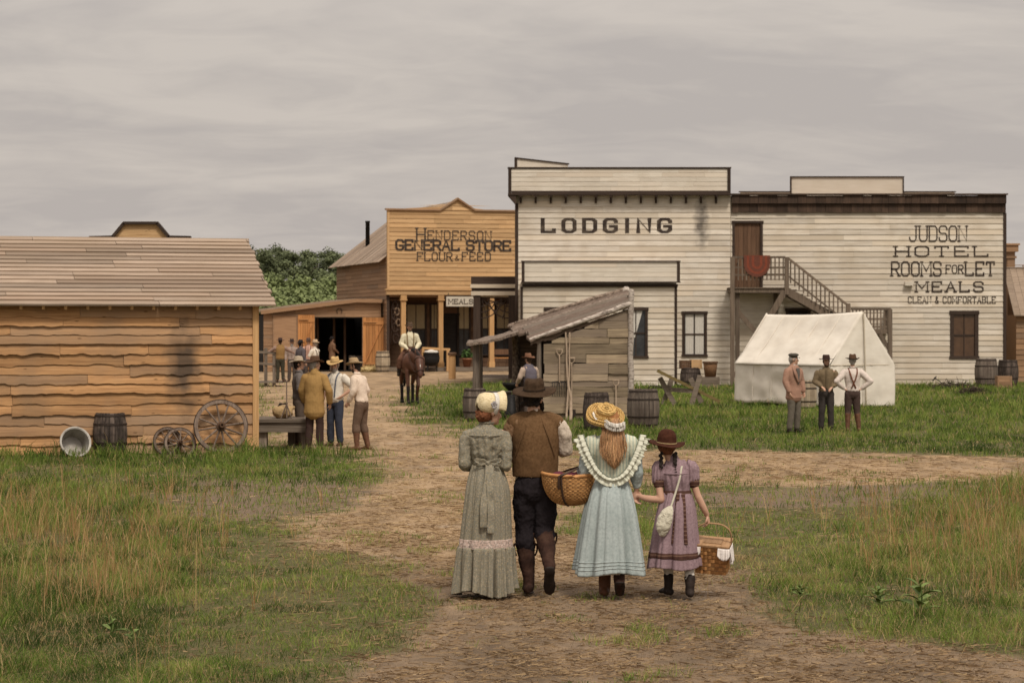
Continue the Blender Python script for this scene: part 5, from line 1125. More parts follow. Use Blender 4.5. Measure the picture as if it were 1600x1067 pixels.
# the crowd further back
man('man in ochre vest and dark hat leaning on the landing rail, seen from behind', at(438, 603, 0), R(8), 1.80, shirt=(.30,.20,.16), vest=(.24,.14,.055), trousers=(.055,.05,.035), hat='flat', hatc=(.05,.03,.025), lean=.10, arms={'L': ((-.36, .12, 1.28), (-.56, .22, 1.16)), 'R': ((.36, .10, 1.28), (.50, .24, 1.22))}, group=GB_, z=.18)
man('man in pale grey shirt and dark hat facing the camera behind the ochre vest', at(456, 598, 2), R(186), 1.90, shirt=(.33,.25,.21), trousers=(.09,.07,.06), hatc=(.045,.03,.025), beard='grey', hair='grey', group=GB_, faceon=True)
man('man in dark slate jacket and black slouch hat seen from the side', at(470, 602), R(-50), 1.88, coat=(.10,.085,.09), trousers=(.04,.035,.035), hat='slouch', hatc=(.025,.022,.022), hair='black', beard='black', group=GB_)
man('man in pink shirt and flat grey hat at the back of the crowd', at(482, 600, 3), R(178), 1.95, shirt=(.50,.30,.23), vest=None, trousers=(.08,.06,.05), hat='flat', hatc=(.09,.06,.05), susp=(.09,.05,.04), group=GB_, faceon=True)
man('man in white shirt and pale hat with folded arms', at(492, 604), R(62), 1.90, shirt=(.70,.62,.52), trousers=(.05,.04,.035), hatc=(.48,.34,.22), hat='slouch', hair='grey', susp=(.10,.07,.05), arms={'L': ((-.24, .09, 1.18), (-.02, .24, 1.22)), 'R': ((.24, .09, 1.18), (.03, .26, 1.18))}, group=GB_)
man('man in brown coat and black hat beside the barn doorway', at(519, 581), R(-60), 1.92, shirt=(.2,.13,.09), coat=(.16,.09,.055), trousers=(.13,.09,.065), hat='slouch', hatc=(.02,.016,.015), hair='black', beard='black', arms={'R': ((.23, .0, 1.17), (.16, .2, 1.05))}, group=GB_)
# three men by the tent
man('man in pinkish brown coat and cap at the tent', at(1240, 676), R(-140), 1.80, coat=(.33,.19,.135), coatz=.80, shirt=(.40,.37,.33), trousers=(.135,.115,.09), hat='cap', hatc=(.09,.08,.065), hair='grey', turn=R(48), arms={'R': ((.26, .0, 1.16), (.24, .1, .92)), 'L': ((-.26, .0, 1.16), (-.24, .08, .92))}, bootc='dark', group=GC, faceon=True)
man('man in olive shirt and dark flat hat facing the camera at the tent', at(1291, 674), R(176), 1.74, shirt=(.17,.125,.075), trousers=(.05,.042,.038), hat='flat', hatc=(.045,.025,.02), hair='brown', beard='brown', arms={'L': ((-.27, .0, 1.17), (-.13, .17, 1.05)), 'R': ((.27, .0, 1.17), (.12, .18, 1.06))}, bootc='dark', group=GC, faceon=True, turn=R(8))
man('man in white shirt and crossed suspenders with hands on hips, seen from behind', at(1332, 674), R(4), 1.75, shirt=(.62,.53,.47), trousers=(.075,.05,.042), breeches=True, boots=1, shaft=.33, bootc='tan', hatc=(.09,.05,.03), turn=R(-14), tilt=R(-6), susp=(.15,.06,.035), suspx=True, hair='grey', arms={'L': ((-.40, -.09, 1.17), (-.20, -.03, 1.0)), 'R': ((.42, -.09, 1.17), (.20, -.03, 1.0))}, legs={'L': ((-.10, .03, .50), (-.12, -.02, .09)), 'R': ((.11, .03, .50), (.15, .0, .09))}, group=GC)
man('man in slate vest and brown hat working at the hut forge', at(829, 661, .4), R(36), 1.72, shirt=(.42,.32,.25), vest=(.12,.105,.125), trousers=(.08,.06,.05), hatc=(.17,.085,.05), lean=.12, arms={'L': ((-.29, .05, 1.18), (-.25, .25, 1.02)), 'R': ((.27, .05, 1.17), (.12, .27, 1.02))})
# ---------------------------------------------------------------- rider and horse
gh = at(641, 630); HZ = R(191)
m_bay = mk('bay horse coat', [(.055,.020,.011),(.105,.042,.022)], sc=(5,5,5), rough=.55, bump=.1, var=0, spec=.35)
m_hblack = mk('black horse hair', [(.012,.01,.01),(.03,.024,.02)], sc=(60,60,8), bump=.8, var=0)
hs = thing('horse', 'bay horse walking towards the camera with a rider', 'horse', gh, HZ); hs.scale = (1.07, 1.07, 1.07)
b = MB()
b.tube([(0, -.82, 1.18), (0, -.62, 1.22), (0, -.2, 1.16), (0, .25, 1.17), (0, .52, 1.2), (0, .68, 1.16)], [(.17, .22), (.285, .30), (.31, .33), (.29, .34), (.265, .32), (.18, .22)], 20)
b.tube([(0, .48, 1.26), (0, .72, 1.42), (0, .92, 1.52), (0, 1.02, 1.56)], [(.20, .27), (.155, .2), (.12, .15), (.095, .11)], 16)
b.tube([(0, .97, 1.58), (0, 1.10, 1.50), (0, 1.24, 1.28), (0, 1.32, 1.11), (0, 1.335, 1.05)], [(.10, .11), (.118, .125), (.09, .095), (.072, .07), (.05, .05)], 16)
for sg in (-1, 1):
    b.tube([(sg*.055, .96, 1.64), (sg*.075, .95, 1.73), (sg*.075, .955, 1.80)], [.03, .03, .01], 8, cap=True)
    b.ell((sg*.035, 1.335, 1.06), .02, .025, .022)
    fy = .50 if sg > 0 else .42; bend = .10 if sg < 0 else 0
    b.tube([(sg*.15, .45, 1.12), (sg*.155, fy, .80), (sg*.15, fy+.06+bend, .52)], [(.10, .14), (.07, .085), (.052, .055)], 12)
    b.tube([(sg*.15, fy+.06+bend, .52), (sg*.145, fy+.05, .30), (sg*.145, fy+.05-bend, .15), (sg*.145, fy+.09-bend*.9, .075)], [.05, .033, .042, .04], 10)
    hy = -.62 if sg > 0 else -.5
    b.tube([(sg*.15, -.62, 1.1), (sg*.17, hy+.10, .85), (sg*.155, hy-.12, .56)], [(.15, .2), (.095, .12), (.05, .06)], 12)
    b.tube([(sg*.155, hy-.12, .56), (sg*.15, hy-.06, .32), (sg*.15, hy-.03, .14), (sg*.15, hy+.02, .07)], [.05, .036, .042, .04], 10)
def HX(v):
    v = Vector(v); q = min(1, max(0, (v.y-.5)/.5)) if v.z > .98 else 0; return vv(v.x-.10*q, v.y-.03*q, v.z-.25*q*q)
def hxm(m): m.v = [tuple(HX(v)) for v in m.v]; return m
link('body', remesh(b, .016, 3, fn=HX), m_bay, hs, True)
for sg in (-1, 1):
    fy = .50 if sg > 0 else .42; bend = .10 if sg < 0 else 0; hy = -.62 if sg > 0 else -.5
    for x, y in ((sg*.145, fy+.10-bend*.9), (sg*.15, hy+.03)):
        m = MB(); m.lathe([(0, 0), (.066, 0), (.052, .075), (0, .08)], 14, (x, y, 0)); m.build('hoof', m_black, hs, True)
        m = MB(); m.tube([(x, y-.03, .09), (x, y-.05, .30)], [.050, .042], 10); m.build('leg_marking', m_hblack, hs, True); m = MB(); m.tube([(x, y-.05, .28), (x*1.02, y-.04+(bend*.7 if y > 0 else -.03), .50)], [.045, .054], 10); m.build('leg_marking', m_hblack, hs, True)
    m = MB(); m.ell((sg*.103, 1.12, 1.46), .018, .03, .022); hxm(m).build('eye', m_eye, hs, True)
m = MB(); m.tube([(0, -.86, 1.28), (0, -.98, 1.1), (.02, -1.0, .75), (.03, -.97, .5)], [.045, .075, .08, .03], 10); link('tail', remesh(m, .018, 1, .02, (30, 30, 6)), m_hblack, hs, True)
m = MB(); m.tube([(.02, .5, 1.48), (.05, .72, 1.60), (.05, .92, 1.68), (.0, 1.05, 1.67), (0, 1.13, 1.53)], [(.05, .07), (.05, .07), (.045, .06), (.035, .04), (.02, .02)], 10); link('mane', remesh(m, .014, 1, .018, (30, 30, 10), fn=HX), m_hblack, hs, True)
br = MB()
def loopr(c, rx, ry, nrm, r=.011, n=20):
    nn = Vector(nrm).normalized(); u = Vector((1, 0, 0)); v = nn.cross(u); br.tube([Vector(c)+u*(rx*math.cos(a))+v*(ry*math.sin(a)) for a in np.linspace(0, 2*math.pi, n)], [r]*n, 6, smooth=False)
loopr((0, 1.275, 1.2), .094, .10, (0, .45, -.9)); loopr((0, 1.06, 1.53), .125, .145, (0, .55, -.85))
for sg in (-1, 1): br.tube([(sg*.118, 1.1, 1.5), (sg*.096, 1.26, 1.22)], [.01, .01], 6)
hxm(br).build('bridle', m_lea, hs, True)
m = MB(); m.tube([(0, -.30, 1.44), (0, -.12, 1.47), (0, .1, 1.47), (0, .24, 1.52)], [(.26, .06), (.22, .05), (.2, .05), (.12, .06)], 16, side=(1, 0, 0))
for sg in (-1, 1): m.tube([(sg*.2, 0, 1.45), (sg*.30, .0, 1.25), (sg*.315, .0, .98)], [(.05, .2), (.03, .2), (.02, .16)], 12, side=(1, 0, 0))
link('saddle', remesh(m, .016, 2), m_leather, hs, True)
for sg in (-1, 1):
    m = MB(); m.tube([(sg*.07, 1.28, 1.16), (sg*.17, .95, 1.25), (sg*.16, .6, 1.52), (sg*.06, .33, 1.62)], [.011]*4, 6); hxm(m).build('rein', m_lea, hs, True)
# the rider sits astride: his own pose in the horse's frame
rd_ = thing('person', 'rider in cream shirt, suspenders and dark hat on the bay horse', 'person', gh, HZ)
SZ = 1.615-.90
def RT(v): v = Vector(v)*1.0; return vv(v.x, v.y-.06, v.z+SZ)
b = MB(); torso(b, 0, 0, 2); b.tube([(0, -.012, 1.44), (0, -.005, 1.52), (0, .005, 1.58)], [.062, .054, .053], 12); app(b, head_mb())
ra = {-1: ((-.29, .02, 1.14), (-.14, .30, .98)), 1: ((.29, .02, 1.14), (.10, .32, .97))}; rl = {-1: ((-.35, .22, .66), (-.37, .10, .22)), 1: ((.35, .22, .66), (.37, .10, .22))}
for sg in (-1, 1):
    e, w_ = map(Vector, ra[sg]); sh = vv(sg*.178, 0, 1.4); b.tube([vv(sg*.1, 0, 1.4), sh, e], [.055, .056, .04], 12); b.tube([e, w_], [.041, .027], 12); hand(b, w_, w_-e, vv(-sg, 0, -.4), 1.0, .8, side=-sg)
    kn, an = map(Vector, rl[sg]); b.tube([vv(sg*.1, 0, .92), kn], [.085, .055], 12); b.tube([kn, an], [.055, .04], 12)
link('body', remesh(b, .012, 2, fn=RT), m_skin, rd_, True)
for sg in (-1, 1): m = MB(); m.ell((sg*.031, .083, 1.664), .0125, .008, .0075, 10, 6); m.v = [tuple(RT(v)) for v in m.v]; m.build('eye', m_eye, rd_, True)
m = MB(); torso(m, .022, .96, 2); m.tube([(0, -.008, 1.45), (0, 0, 1.515)], [.075, .064], 14)
for sg in (-1, 1):
    e, w_ = map(Vector, ra[sg]); sh = vv(sg*.18, 0, 1.395); m.tube([vv(sg*.09, 0, 1.385), sh, sh.lerp(e, .5), e], [.08, .085, .08, .075], 14); m.tube([e, e.lerp(w_, .5), e.lerp(w_, .95)], [.075, .07, .035], 12)
link('shirt', remesh(m, .0125, 2, .014, (12, 12, 8), 5, RT), fab((.62,.56,.40)), rd_, True)
m = MB(); m.tube([(0, 0, .90), (0, 0, 1.0)], [(.19, .15), (.165, .125)], 18)
for sg in (-1, 1): kn, an = map(Vector, rl[sg]); m.tube([vv(sg*.1, 0, .93), vv(sg*.1, 0, .93).lerp(kn, .5), kn], [.11, .10, .085], 14); m.tube([kn, kn.lerp(an, .6)], [.085, .08], 12)
link('trousers', remesh(m, .0125, 2, .012, seed=2, fn=RT), fab((.12,.06,.04)), rd_, True)
for sg in (-1, 1):
    kn, an = map(Vector, rl[sg]); m = MB(); m.tube([kn.lerp(an, .35), an, an-vv(0, 0, .04)], [.075, .055, .05], 12); m.tube([an+vv(0, -.06, -.05), an+vv(sg*.02, .05, -.05), an+vv(sg*.05, .17, -.03)], [.04, .044, .025], 12); link('boot', remesh(m, .012, 2, fn=RT), m_leatherdk, rd_, True)
    m = MB(); P = [(sg*.085, .14, 1.0), (sg*.10, .142, 1.22), (sg*.105, .11, 1.40), (sg*.10, .0, 1.475), (sg*.07, -.14, 1.3), (sg*.06, -.13, 1.02)]; m.tube([RT(p) for p in P], [(.018, .008)]*6, 8); m.build('suspender', fab((.20,.14,.07)), rd_, True)
m = MB(); m.tube([(.0, 0, .97), (0, 0, 1.03)], [(.178, .138), (.172, .134)], 20, smooth=False); m.v = [tuple(RT(v)) for v in m.v]; m.build('sash', fab((.10,.05,.035)), rd_, True)
m = MB(); m.ell((0, -.028, 1.665), .081, .09, .088); m.v = [tuple(RT(v)) for v in m.v]; m.build('hair', HAIR['brown'], rd_, True)
m = MB(); m.tube([RT((-.034, .082, 1.603)), RT((0, .099, 1.610)), RT((.034, .082, 1.603))], [.009, .012, .009], 8); m.ell(RT((0, .062, 1.555)), .045, .035, .03); m.build('beard', HAIR['brown'], rd_, True)
m = MB(); m.tube([HX((0, 1.20, 1.525)), HX((0, 1.262, 1.43)), HX((0, 1.315, 1.33))], [(.026, .012), (.018, .012), (.01, .01)], 8); m.build('blaze', m_lace, hs, True)
idt = lambda v: Vector(v)
m = hat_mesh('wide', idt); m.v = [tuple(RT(v)) for v in m.v]; o = m.build('hat', fab((.085,.055,.035)), rd_, True); m = hat_band(idt, 'wide'); m.v = [tuple(RT(v)) for v in m.v]; m.build('hat_band', m_lea, o, True)
# ================================================================ the family in front
def skirt(name, mat, par, secs, folds, a0, a1, n=220, m=56, seed=0, hem=.012, sharp=.55, solid=.004, zr=None, off=0):
    A = cat([tuple(s) for s in secs]); A = np.array(A); zs = A[:, 0]; zt, zb = zr or (zs[0], zs[-1]); r_ = random.Random(seed)
    comp = [(k, r_.uniform(0, 6.28), r_.uniform(.7, 1)*folds[0]/k*1.7) for k in folds]; b = MB(); vs = []; fs = []
    th = np.linspace(0, 2*np.pi, n, endpoint=False)
    for i in range(m+1):
        z = zt+(zb-zt)*i/m; t = (zs[0]-z)/(zs[0]-zs[-1]); c = [np.interp(-z, -zs, A[:, q]) for q in (1, 2, 3, 4)]
        f = np.zeros(n)
        for k, p, w_ in comp:
            s = np.abs(np.sin(k*th/2*2/2+p+.3*t*math.sin(p*3)+.35*np.sin(2*th+p*2))); f += w_*(1.6*s**sharp-1.02)*(1+.55*np.sin(2*th+p*5))
        f /= len(comp)**.5; amp = a0+(a1-a0)*t
        hz_ = hem*np.sin(3*th+seed)*max(0, t-.75)*4
        for j in range(n): rr = 1+amp*f[j]; vs.append((c[0]+(c[2]*rr+off)*math.cos(th[j]), c[1]+(c[3]*rr+off)*math.sin(th[j]), z+hz_[j]))
    for i in range(m):
        for j in range(n): fs.append((i*n+j, (i+1)*n+j, (i+1)*n+(j+1) % n, i*n+(j+1) % n))
    b.add(vs, fs, .5); o = b.build(name, mat, par, True)
    if solid: q = o.modifiers.new('thickness', 'SOLIDIFY'); q.thickness = solid
    return o
def strip(name, mat, par, P, nrm, wd, amp, waves, n=160, k=5, seed=0, cross=None, lift=.0, taper=0):
    """a gathered ribbon along the points P"""
    Q = np.array(cat([tuple(p) for p in P])); d = np.r_[0, np.cumsum(np.linalg.norm(np.diff(Q, axis=0), axis=1))]; b = MB(); vs = []; fs = []; r_ = random.Random(seed); p1, p2 = r_.uniform(0, 6), r_.uniform(0, 6)
    for i in range(n+1):
        s = d[-1]*i/n; p = Vector([np.interp(s, d, Q[:, q]) for q in range(3)]); p2_ = Vector([np.interp(min(s+.01, d[-1]), d, Q[:, q]) for q in range(3)]); p1_ = Vector([np.interp(max(s-.01, 0), d, Q[:, q]) for q in range(3)])
        t = (p2_-p1_).normalized(); nn_ = nrm(p) if callable(nrm) else Vector(nrm); c = (cross(p) if cross else t.cross(nn_)).normalized(); tp = 1-taper*abs(2*i/n-1)**3
        for j in range(k+1):
            u = j/k; wv = math.sin(waves*2*math.pi*i/n+p1+.8*math.sin(i*.31))*.7+.3*math.sin(waves*4.3*math.pi*i/n+p2); vs.append(p+c*(u*wd*tp)+nn_*(lift*u+amp*u**.7*wv))
    for i in range(n):
        for j in range(k): a = i*(k+1)+j; fs.append((a, a+k+1, a+k+2, a+1))
    b.add(vs, fs, .5); o = b.build(name, mat, par, True); q = o.modifiers.new('thickness', 'SOLIDIFY'); q.thickness = .002; return o
def placed_head(turn, tilt, roll, at_, sc): 
    M = Matrix.Rotation(turn, 3, 'Z') @ Matrix.Rotation(tilt, 3, 'X') @ Matrix.Rotation(roll, 3, 'Y'); c = Vector(at_); return lambda v: M @ ((Vector(v)-vv(0, -.005, 1.535))*sc)+c
def clip(me, keep):
    b = bmesh.new(); b.from_mesh(me); bmesh.ops.delete(b, geom=[v for v in b.verts if not keep(v.co)], context='VERTS'); b.to_mesh(me); b.free(); return me
FV = .0075
def limb(m, pts, rs, n=16): m.tube(pts, rs, n)

# ---------------------------------------------------------------- woman in the long calico dress
m_calico = mk('grey green calico', [(.17,.145,.10),(.235,.205,.145),(.30,.26,.19)], sc=(50,50,50), det=4, rough=.95, bump=.2, var=0, spec=.06, bdist=.002, pat=('calico', (.16,.165,.15), 75, (.37,.30,.215)), blot=(.22,.195,.15), bsc=6, bamt=.5)
wo = thing('person', 'woman in long grey green calico dress and straw bonnet looking towards the man', 'person', G(757, 929), 0, 'family walking towards the town')
HTw = placed_head(R(-64), R(-8), 0, (.036, .0, 1.475), .93)
b = MB(); b.tube([(0, .02, 1.0), (0, .0, 1.2), (.01, 0, 1.38), (.01, 0, 1.43)], [(.10, .085), (.105, .09), (.13, .085), (.06, .055)], 16); b.tube([(.012, -.01, 1.40), (.03, 0, 1.48), (.045, .005, 1.54)], [.05, .046, .05], 12)
h_ = head_mb(); h_.v = [tuple(HTw(v)) for v in h_.v]; app(b, h_)
WA = {-1: [vv(-.15, -.005, 1.385), vv(-.174, -.03, 1.26), vv(-.172, -.045, 1.135), vv(-.11, .14, 1.10), vv(-.06, .2, 1.11)], 1: [vv(.175, -.005, 1.39), vv(.192, -.03, 1.26), vv(.186, -.045, 1.13), vv(.15, .12, 1.12), vv(.11, .2, 1.14)]}
for sg in (-1, 1): P = WA[sg]; b.tube([P[0].lerp(vv(.01, 0, 1.38), .5), P[0], P[1], P[2]], [.04, .043, .04, .035], 12); b.tube(P[2:], [.035, .032, .022], 12); hand(b, P[4], P[4]-P[3], vv(0, 0, -1), .92, .6, side=sg)
for sg, y in ((-1, .12), (1, -.1)): b.tube([(sg*.08, 0, .95), (sg*.08, y*.5, .5), (sg*.08, y, .09)], [.085, .055, .04], 12); b.tube([(sg*.08, y-.05, .04), (sg*.085, y+.13, .03)], [.035, .03], 10)
b.tube([(0, .0, .85), (0, .02, 1.02)], [(.14, .11), (.10, .085)], 14); link('body', remesh(b, .008, 2), m_skin, wo, True)
for sg in (-1, 1): m = MB(); m.ell((sg*.031, .083, 1.664), .0125, .008, .0075, 10, 6); m.v = [tuple(HTw(v)) for v in m.v]; m.build('eye', m_eye, wo, True)
m = MB(); m.tube([(.012, 0, 1.10), (.012, 0, 1.15), (.01, -.005, 1.24), (.01, -.01, 1.33), (.012, -.008, 1.40), (.015, -.005, 1.45), (.02, -.003, 1.495)], [(.118, .098), (.120, .10), (.14, .112), (.165, .115), (.155, .098), (.095, .075), (.052, .052)], 28)
for sg in (-1, 1): P = WA[sg]; m.tube([P[0].lerp(vv(.01, 0, 1.37), .5), P[0], P[1], P[2]], [.048, .05, .050, .049], 16); m.tube([P[2], P[2].lerp(P[3], .5), P[3], P[3].lerp(P[4], .6)], [.056, .052, .043, .036], 14)
def gath(v):
    if v.y < 0 and 1.13 < v.z < 1.375 and abs(v.x-.01) < .13: k = min(1, (v.z-1.13)*12, (1.375-v.z)*25); v = v+vv(0, -.008*k*(math.sin((v.x-.01)*120*(1-.9*(v.z-1.13)))+.5*math.sin(v.x*67+1)), 0)
    return v
link('bodice', remesh(m, FV, 2, .011, (11, 11, 15), 3, gath), m_calico, wo, True)
m = MB(); m.tube([(-.128, -.062, 1.385), (-.08, -.112, 1.385), (.01, -.128, 1.383), (.1, -.112, 1.385), (.148, -.062, 1.387)], [.006]*5, 8); m.build('yoke_seam', m_calico, wo, True)
m = MB(); m.tube([(.062*math.cos(a)+.02, .058*math.sin(a)-.004, 1.492) for a in np.linspace(0, 6.28, 18)], [.008]*18, 8); m.build('collar', m_calico, wo, True)
m = MB(); m.lathe([(.0, -.022), (1, -.022), (1.02, 0), (1, .022), (0, .022)], 36); m.v = [(x*.122+.013, y*.106-.002, z+1.145) for x, y, z in m.v]; m.build('waistband', m_calico, wo, True)
WS = [(1.135, .013, 0, .115, .10), (1.06, .018, -.005, .145, .135), (.93, .024, -.012, .178, .175), (.78, .022, -.018, .192, .195), (.6, .014, -.02, .205, .21), (.40, .008, -.02, .216, .222)]
skirt('skirt', m_calico, wo, WS, (9, 14, 22), .075, .10, seed=4, hem=0)
skirt('ruffle', m_calico, wo, [(.425, .008, -.02, .222, .226), (.40, .008, -.02, .238, .24), (.25, .004, -.022, .240, .250), (.03, 0, -.03, .248, .268)], (13, 22, 37), .06, .20, seed=8, hem=.03, n=320, sharp=.7)
m_lacep = mk('pale pink lace', [(.42,.30,.25),(.60,.47,.41)], sc=(40,40,40), bump=.9, var=0, pat=('calico', (.25,.21,.18), 60, (.62,.52,.46)))
skirt('lace_band', m_lacep, wo, WS, (9, 14, 22), .075, .10, seed=4, hem=0, m=12, zr=(.492, .412), off=.004, solid=.002)
skirt('petticoat', fab((.10,.09,.085)), wo, [(.5, 0, -.02, .19, .2), (.05, 0, -.03, .22, .23)], (9, 16), .02, .04, seed=2, hem=0, m=10)
for sg, y in ((-1, .12), (1, -.1)): m = MB(); m.tube([(sg*.08, y-.06, .045), (sg*.083, y+.02, .045), (sg*.087, y+.15, .03)], [(.042, .045), (.045, .045), (.03, .028)], 12, side=(1, 0, 0)); m.tube([(sg*.08, y-.01, .05), (sg*.08, y-.01, .2)], [.05, .055], 12); link('boot', remesh(m, .009, 2), m_leatherdk, wo, True)
bow = Vector((.032, -.118, 1.148)); m = MB()
for sg in (-1, 1): m.tube([bow, bow+vv(sg*.035, -.02, .022), bow+vv(sg*.095, -.016, .024), bow+vv(sg*.102, -.010, -.004), bow+vv(sg*.06, -.022, -.016), bow], [(.010, .006), (.016, .006), (.026, .005), (.026, .005), (.016, .005), (.010, .006)], 12, side=(0, -.3, 1))
m.ell(bow+vv(0, -.02, 0), .016, .014, .018); link('bow', remesh(m, .0045, 1, .003, (30, 30, 30)), m_calico, wo, True)
for x0, x1, z1, sd in ((.03, -.005, .60, 1), (.045, .055, .55, 2)):
    strip('bow_tail', m_calico, wo, [vv(x0-.02, -.135, 1.14), vv(x0-.03, -.195, 1.0), vv(x1-.03, -.246, .8), vv(x1-.03, -.268, z1)], (0, -1, 0), .060, .014, 1.5, n=40, k=7, seed=sd, cross=lambda p: vv(1, 0, 0))
m_bonnet = mk('pale straw bonnet', [(.44,.34,.19),(.66,.54,.33),(.76,.65,.44)], sc=(40,90,90), bump=.9, bdist=.006, var=0, rough=.7)
# bonnet: round crown at the back of the head, brim flaring past the face
q = Matrix.Rotation(R(-66), 4, 'Z') @ Matrix.Rotation(R(-20), 4, 'X') @ Matrix.Rotation(R(-90), 4, 'X'); cB = HTw((0, -.02, 1.725))
bon = None
prof = [(0, -.128), (.05, -.125), (.088, -.105), (.106, -.06), (.110, -.01), (.108, .02), (.114, .045), (.128, .08), (.146, .115)]
def blathe(pr, a0, a1, n=44):
    t = MB(); t.lathe(pr, n, M=None, a0=a0, a1=a1); o = []
    for x, y, z in t.v:
        # lathe axis z -> head's forward axis; angle measured so that -y (before) is up
        p = Matrix.Rotation(R(-68), 4, 'Z') @ Matrix.Rotation(R(-8), 4, 'X') @ (Vector((x, z, -y))*.93); o.append(tuple(p+cB))
    t.v = o; return t
A0, A1 = R(-90-142), R(-90+142)
bon = blathe(prof[:6], A0, A1).build('bonnet', m_bonnet, wo, True); bon.modifiers.new('thickness', 'SOLIDIFY').thickness = .005
o = blathe(prof[5:], R(-90-108), R(-90+108)).build('bonnet_brim', m_bonnet, bon, True); o.modifiers.new('thickness', 'SOLIDIFY').thickness = .005
m_ribw = cloth('white bonnet ribbon', (.62,.58,.52))
o = blathe([(.1125, .012), (.114, .022), (.119, .05)], A0, A1).build('ribbon', m_ribw, bon, True); o.modifiers.new('thickness', 'SOLIDIFY').thickness = .004
m = MB(); fl = blathe([(.122, .03), (.125, .035)], R(-90+60), R(-90+62), 2).v[0]
c0 = Vector(fl)+vv(-.03, -.05, -.055)
for i in range(12): a = i*2.4; m.ell(c0+vv(.018*math.cos(a)*(i/12+.4), -.012, .024*math.sin(a)), .011, .011, .013, 8, 6)
m.build('flower_trim', fab((.33,.30,.29)), bon, True)
m = MB(); m.ell(HTw((.01, -.07, 1.61)), .075, .06, .06); m.ell(HTw((0, -.03, 1.64)), .072, .075, .06)
for i in range(9): m.ell(HTw((-.055+.015*i, -.10-.01*(i % 2), 1.60+.012*((i*7) % 4))), .022, .022, .022, 8, 6)
link('hair', remesh(m, .008, 1, .012, (34, 34, 34)), HAIR['auburn'], wo, True)

# ---------------------------------------------------------------- man in the brown vest
mn = thing('person', 'man in brown vest, wide dark hat and tall boots striding beside the woman', 'person', G(836, 927), 0, 'family walking towards the town')
HTm = placed_head(R(-28), R(-4), 0, (-.012, .012, 1.580), .95)
b = MB(); b.tube([(0, 0, .92), (0, 0, 1.1), (0, 0, 1.3), (0, 0, 1.44), (0, 0, 1.50)], [(.15, .11), (.15, .105), (.17, .115), (.15, .09), (.07, .06)], 18); b.tube([(0, -.01, 1.47), (-.01, 0, 1.57), (-.012, .005, 1.62)], [.06, .056, .056], 12)
h_ = head_mb(); h_.v = [tuple(HTm(v)) for v in h_.v]; app(b, h_)
MA = {-1: [vv(-.185, 0, 1.475), vv(-.222, .03, 1.33), vv(-.222, .09, 1.21), vv(-.16, .26, 1.17), vv(-.10, .32, 1.18)], 1: [vv(.19, 0, 1.475), vv(.245, .03, 1.37), vv(.262, .06, 1.255), vv(.2, .26, 1.26), vv(.16, .33, 1.28)]}
for sg in (-1, 1): P = MA[sg]; b.tube([P[0].lerp(vv(0, 0, 1.43), .5), P[0], P[1], P[2]], [.05, .053, .05, .042], 12); b.tube(P[2:], [.042, .038, .027], 12); hand(b, P[4], P[4]-P[3], vv(-sg, 0, -.5), 1.05, .7, side=-sg)
ML = {-1: [vv(-.088, 0, .95), vv(-.09, .05, .52), vv(-.055, -.005, .10)], 1: [vv(.088, 0, .95), vv(.085, .01, .53), vv(.118, -.26, .275)]}
for sg in (-1, 1): P = ML[sg]; b.tube([P[0], P[0].lerp(P[1], .5), P[1]], [.09, .08, .06], 14); b.tube([P[1], P[1].lerp(P[2], .4), P[2]], [.058, .058, .042], 12)
link('body', remesh(b, .0085, 2), m_skin, mn, True)
m_shirt = cloth('cream work shirt', (.56,.47,.38)); m = MB(); m.tube([(0, 0, .98), (0, 0, 1.2), (0, 0, 1.4), (0, 0, 1.47), (-.005, 0, 1.575)], [(.165, .115), (.175, .12), (.18, .115), (.13, .085), (.062, .064)], 22)
P = MA[1]; m.tube([P[0].lerp(vv(0, 0, 1.43), .5), P[0], P[1], P[2]], [.06, .07, .078, .07], 16); m.tube([P[2], P[2].lerp(P[3], .5), P[3].lerp(P[4], .4)], [.07, .064, .045], 14); link('shirt', remesh(m, FV, 2, .013, (12, 12, 9), 6), m_shirt, mn, True)
P = MA[-1]; m = MB(); m.tube([P[0].lerp(vv(0, 0, 1.46), .5), P[0], P[1], P[2]], [.068, .07, .068, .062], 16); m.tube([P[2], P[2].lerp(P[3], .5), P[3].lerp(P[4], .4)], [.062, .058, .042], 14); link('sleeve', remesh(m, FV, 2, .013, (12, 12, 9), 9), fab((.21,.125,.07)), mn, True)
m_vest = mk('brown wool vest', [(.095,.052,.024),(.135,.075,.036),(.165,.095,.048)], sc=(50,50,50), rough=.95, bump=.35, bdist=.002, var=0, spec=.06, blot=(.085,.048,.024), bsc=6, bamt=.6)
m = MB(); m.tube([(0, 0, 1.03), (0, 0, 1.08), (0, 0, 1.22), (0, -.004, 1.36), (0, -.008, 1.455), (0, -.006, 1.51), (0, -.004, 1.545), (0, 0, 1.562)], [(.196, .134), (.20, .14), (.207, .148), (.214, .146), (.200, .128), (.145, .108), (.085, .086), (.072, .074)], 30)
m.tube([(-.18, 0, 1.475), (-.1, 0, 1.51), (0, 0, 1.53), (.1, 0, 1.51), (.185, 0, 1.475)], [(.088, .075), (.08, .06), (.06, .05), (.08, .06), (.088, .075)], 16)
def vcut(v):
    if v.z > 1.02: return v
    return vv(v.x, v.y, 1.03-.01*math.cos(v.x*9))
link('vest', remesh(m, FV, 3, .006, (7, 7, 6), 2, vcut), m_vest, mn, True)
for sg in (-1, 1): m = MB(); m.tube([(sg*.055, -.09, 1.53), (sg*.085, -.132, 1.45), (sg*.13, -.138, 1.33), (sg*.172, -.10, 1.2)], [.0045]*4, 8); m.build('vest_seam', m_vest, mn, True)
m_tr = fab((.020,.016,.018)); m = MB(); m.tube([(0, 0, .88), (0, 0, .98), (0, 0, 1.04)], [(.175, .13), (.17, .128), (.165, .12)], 22)
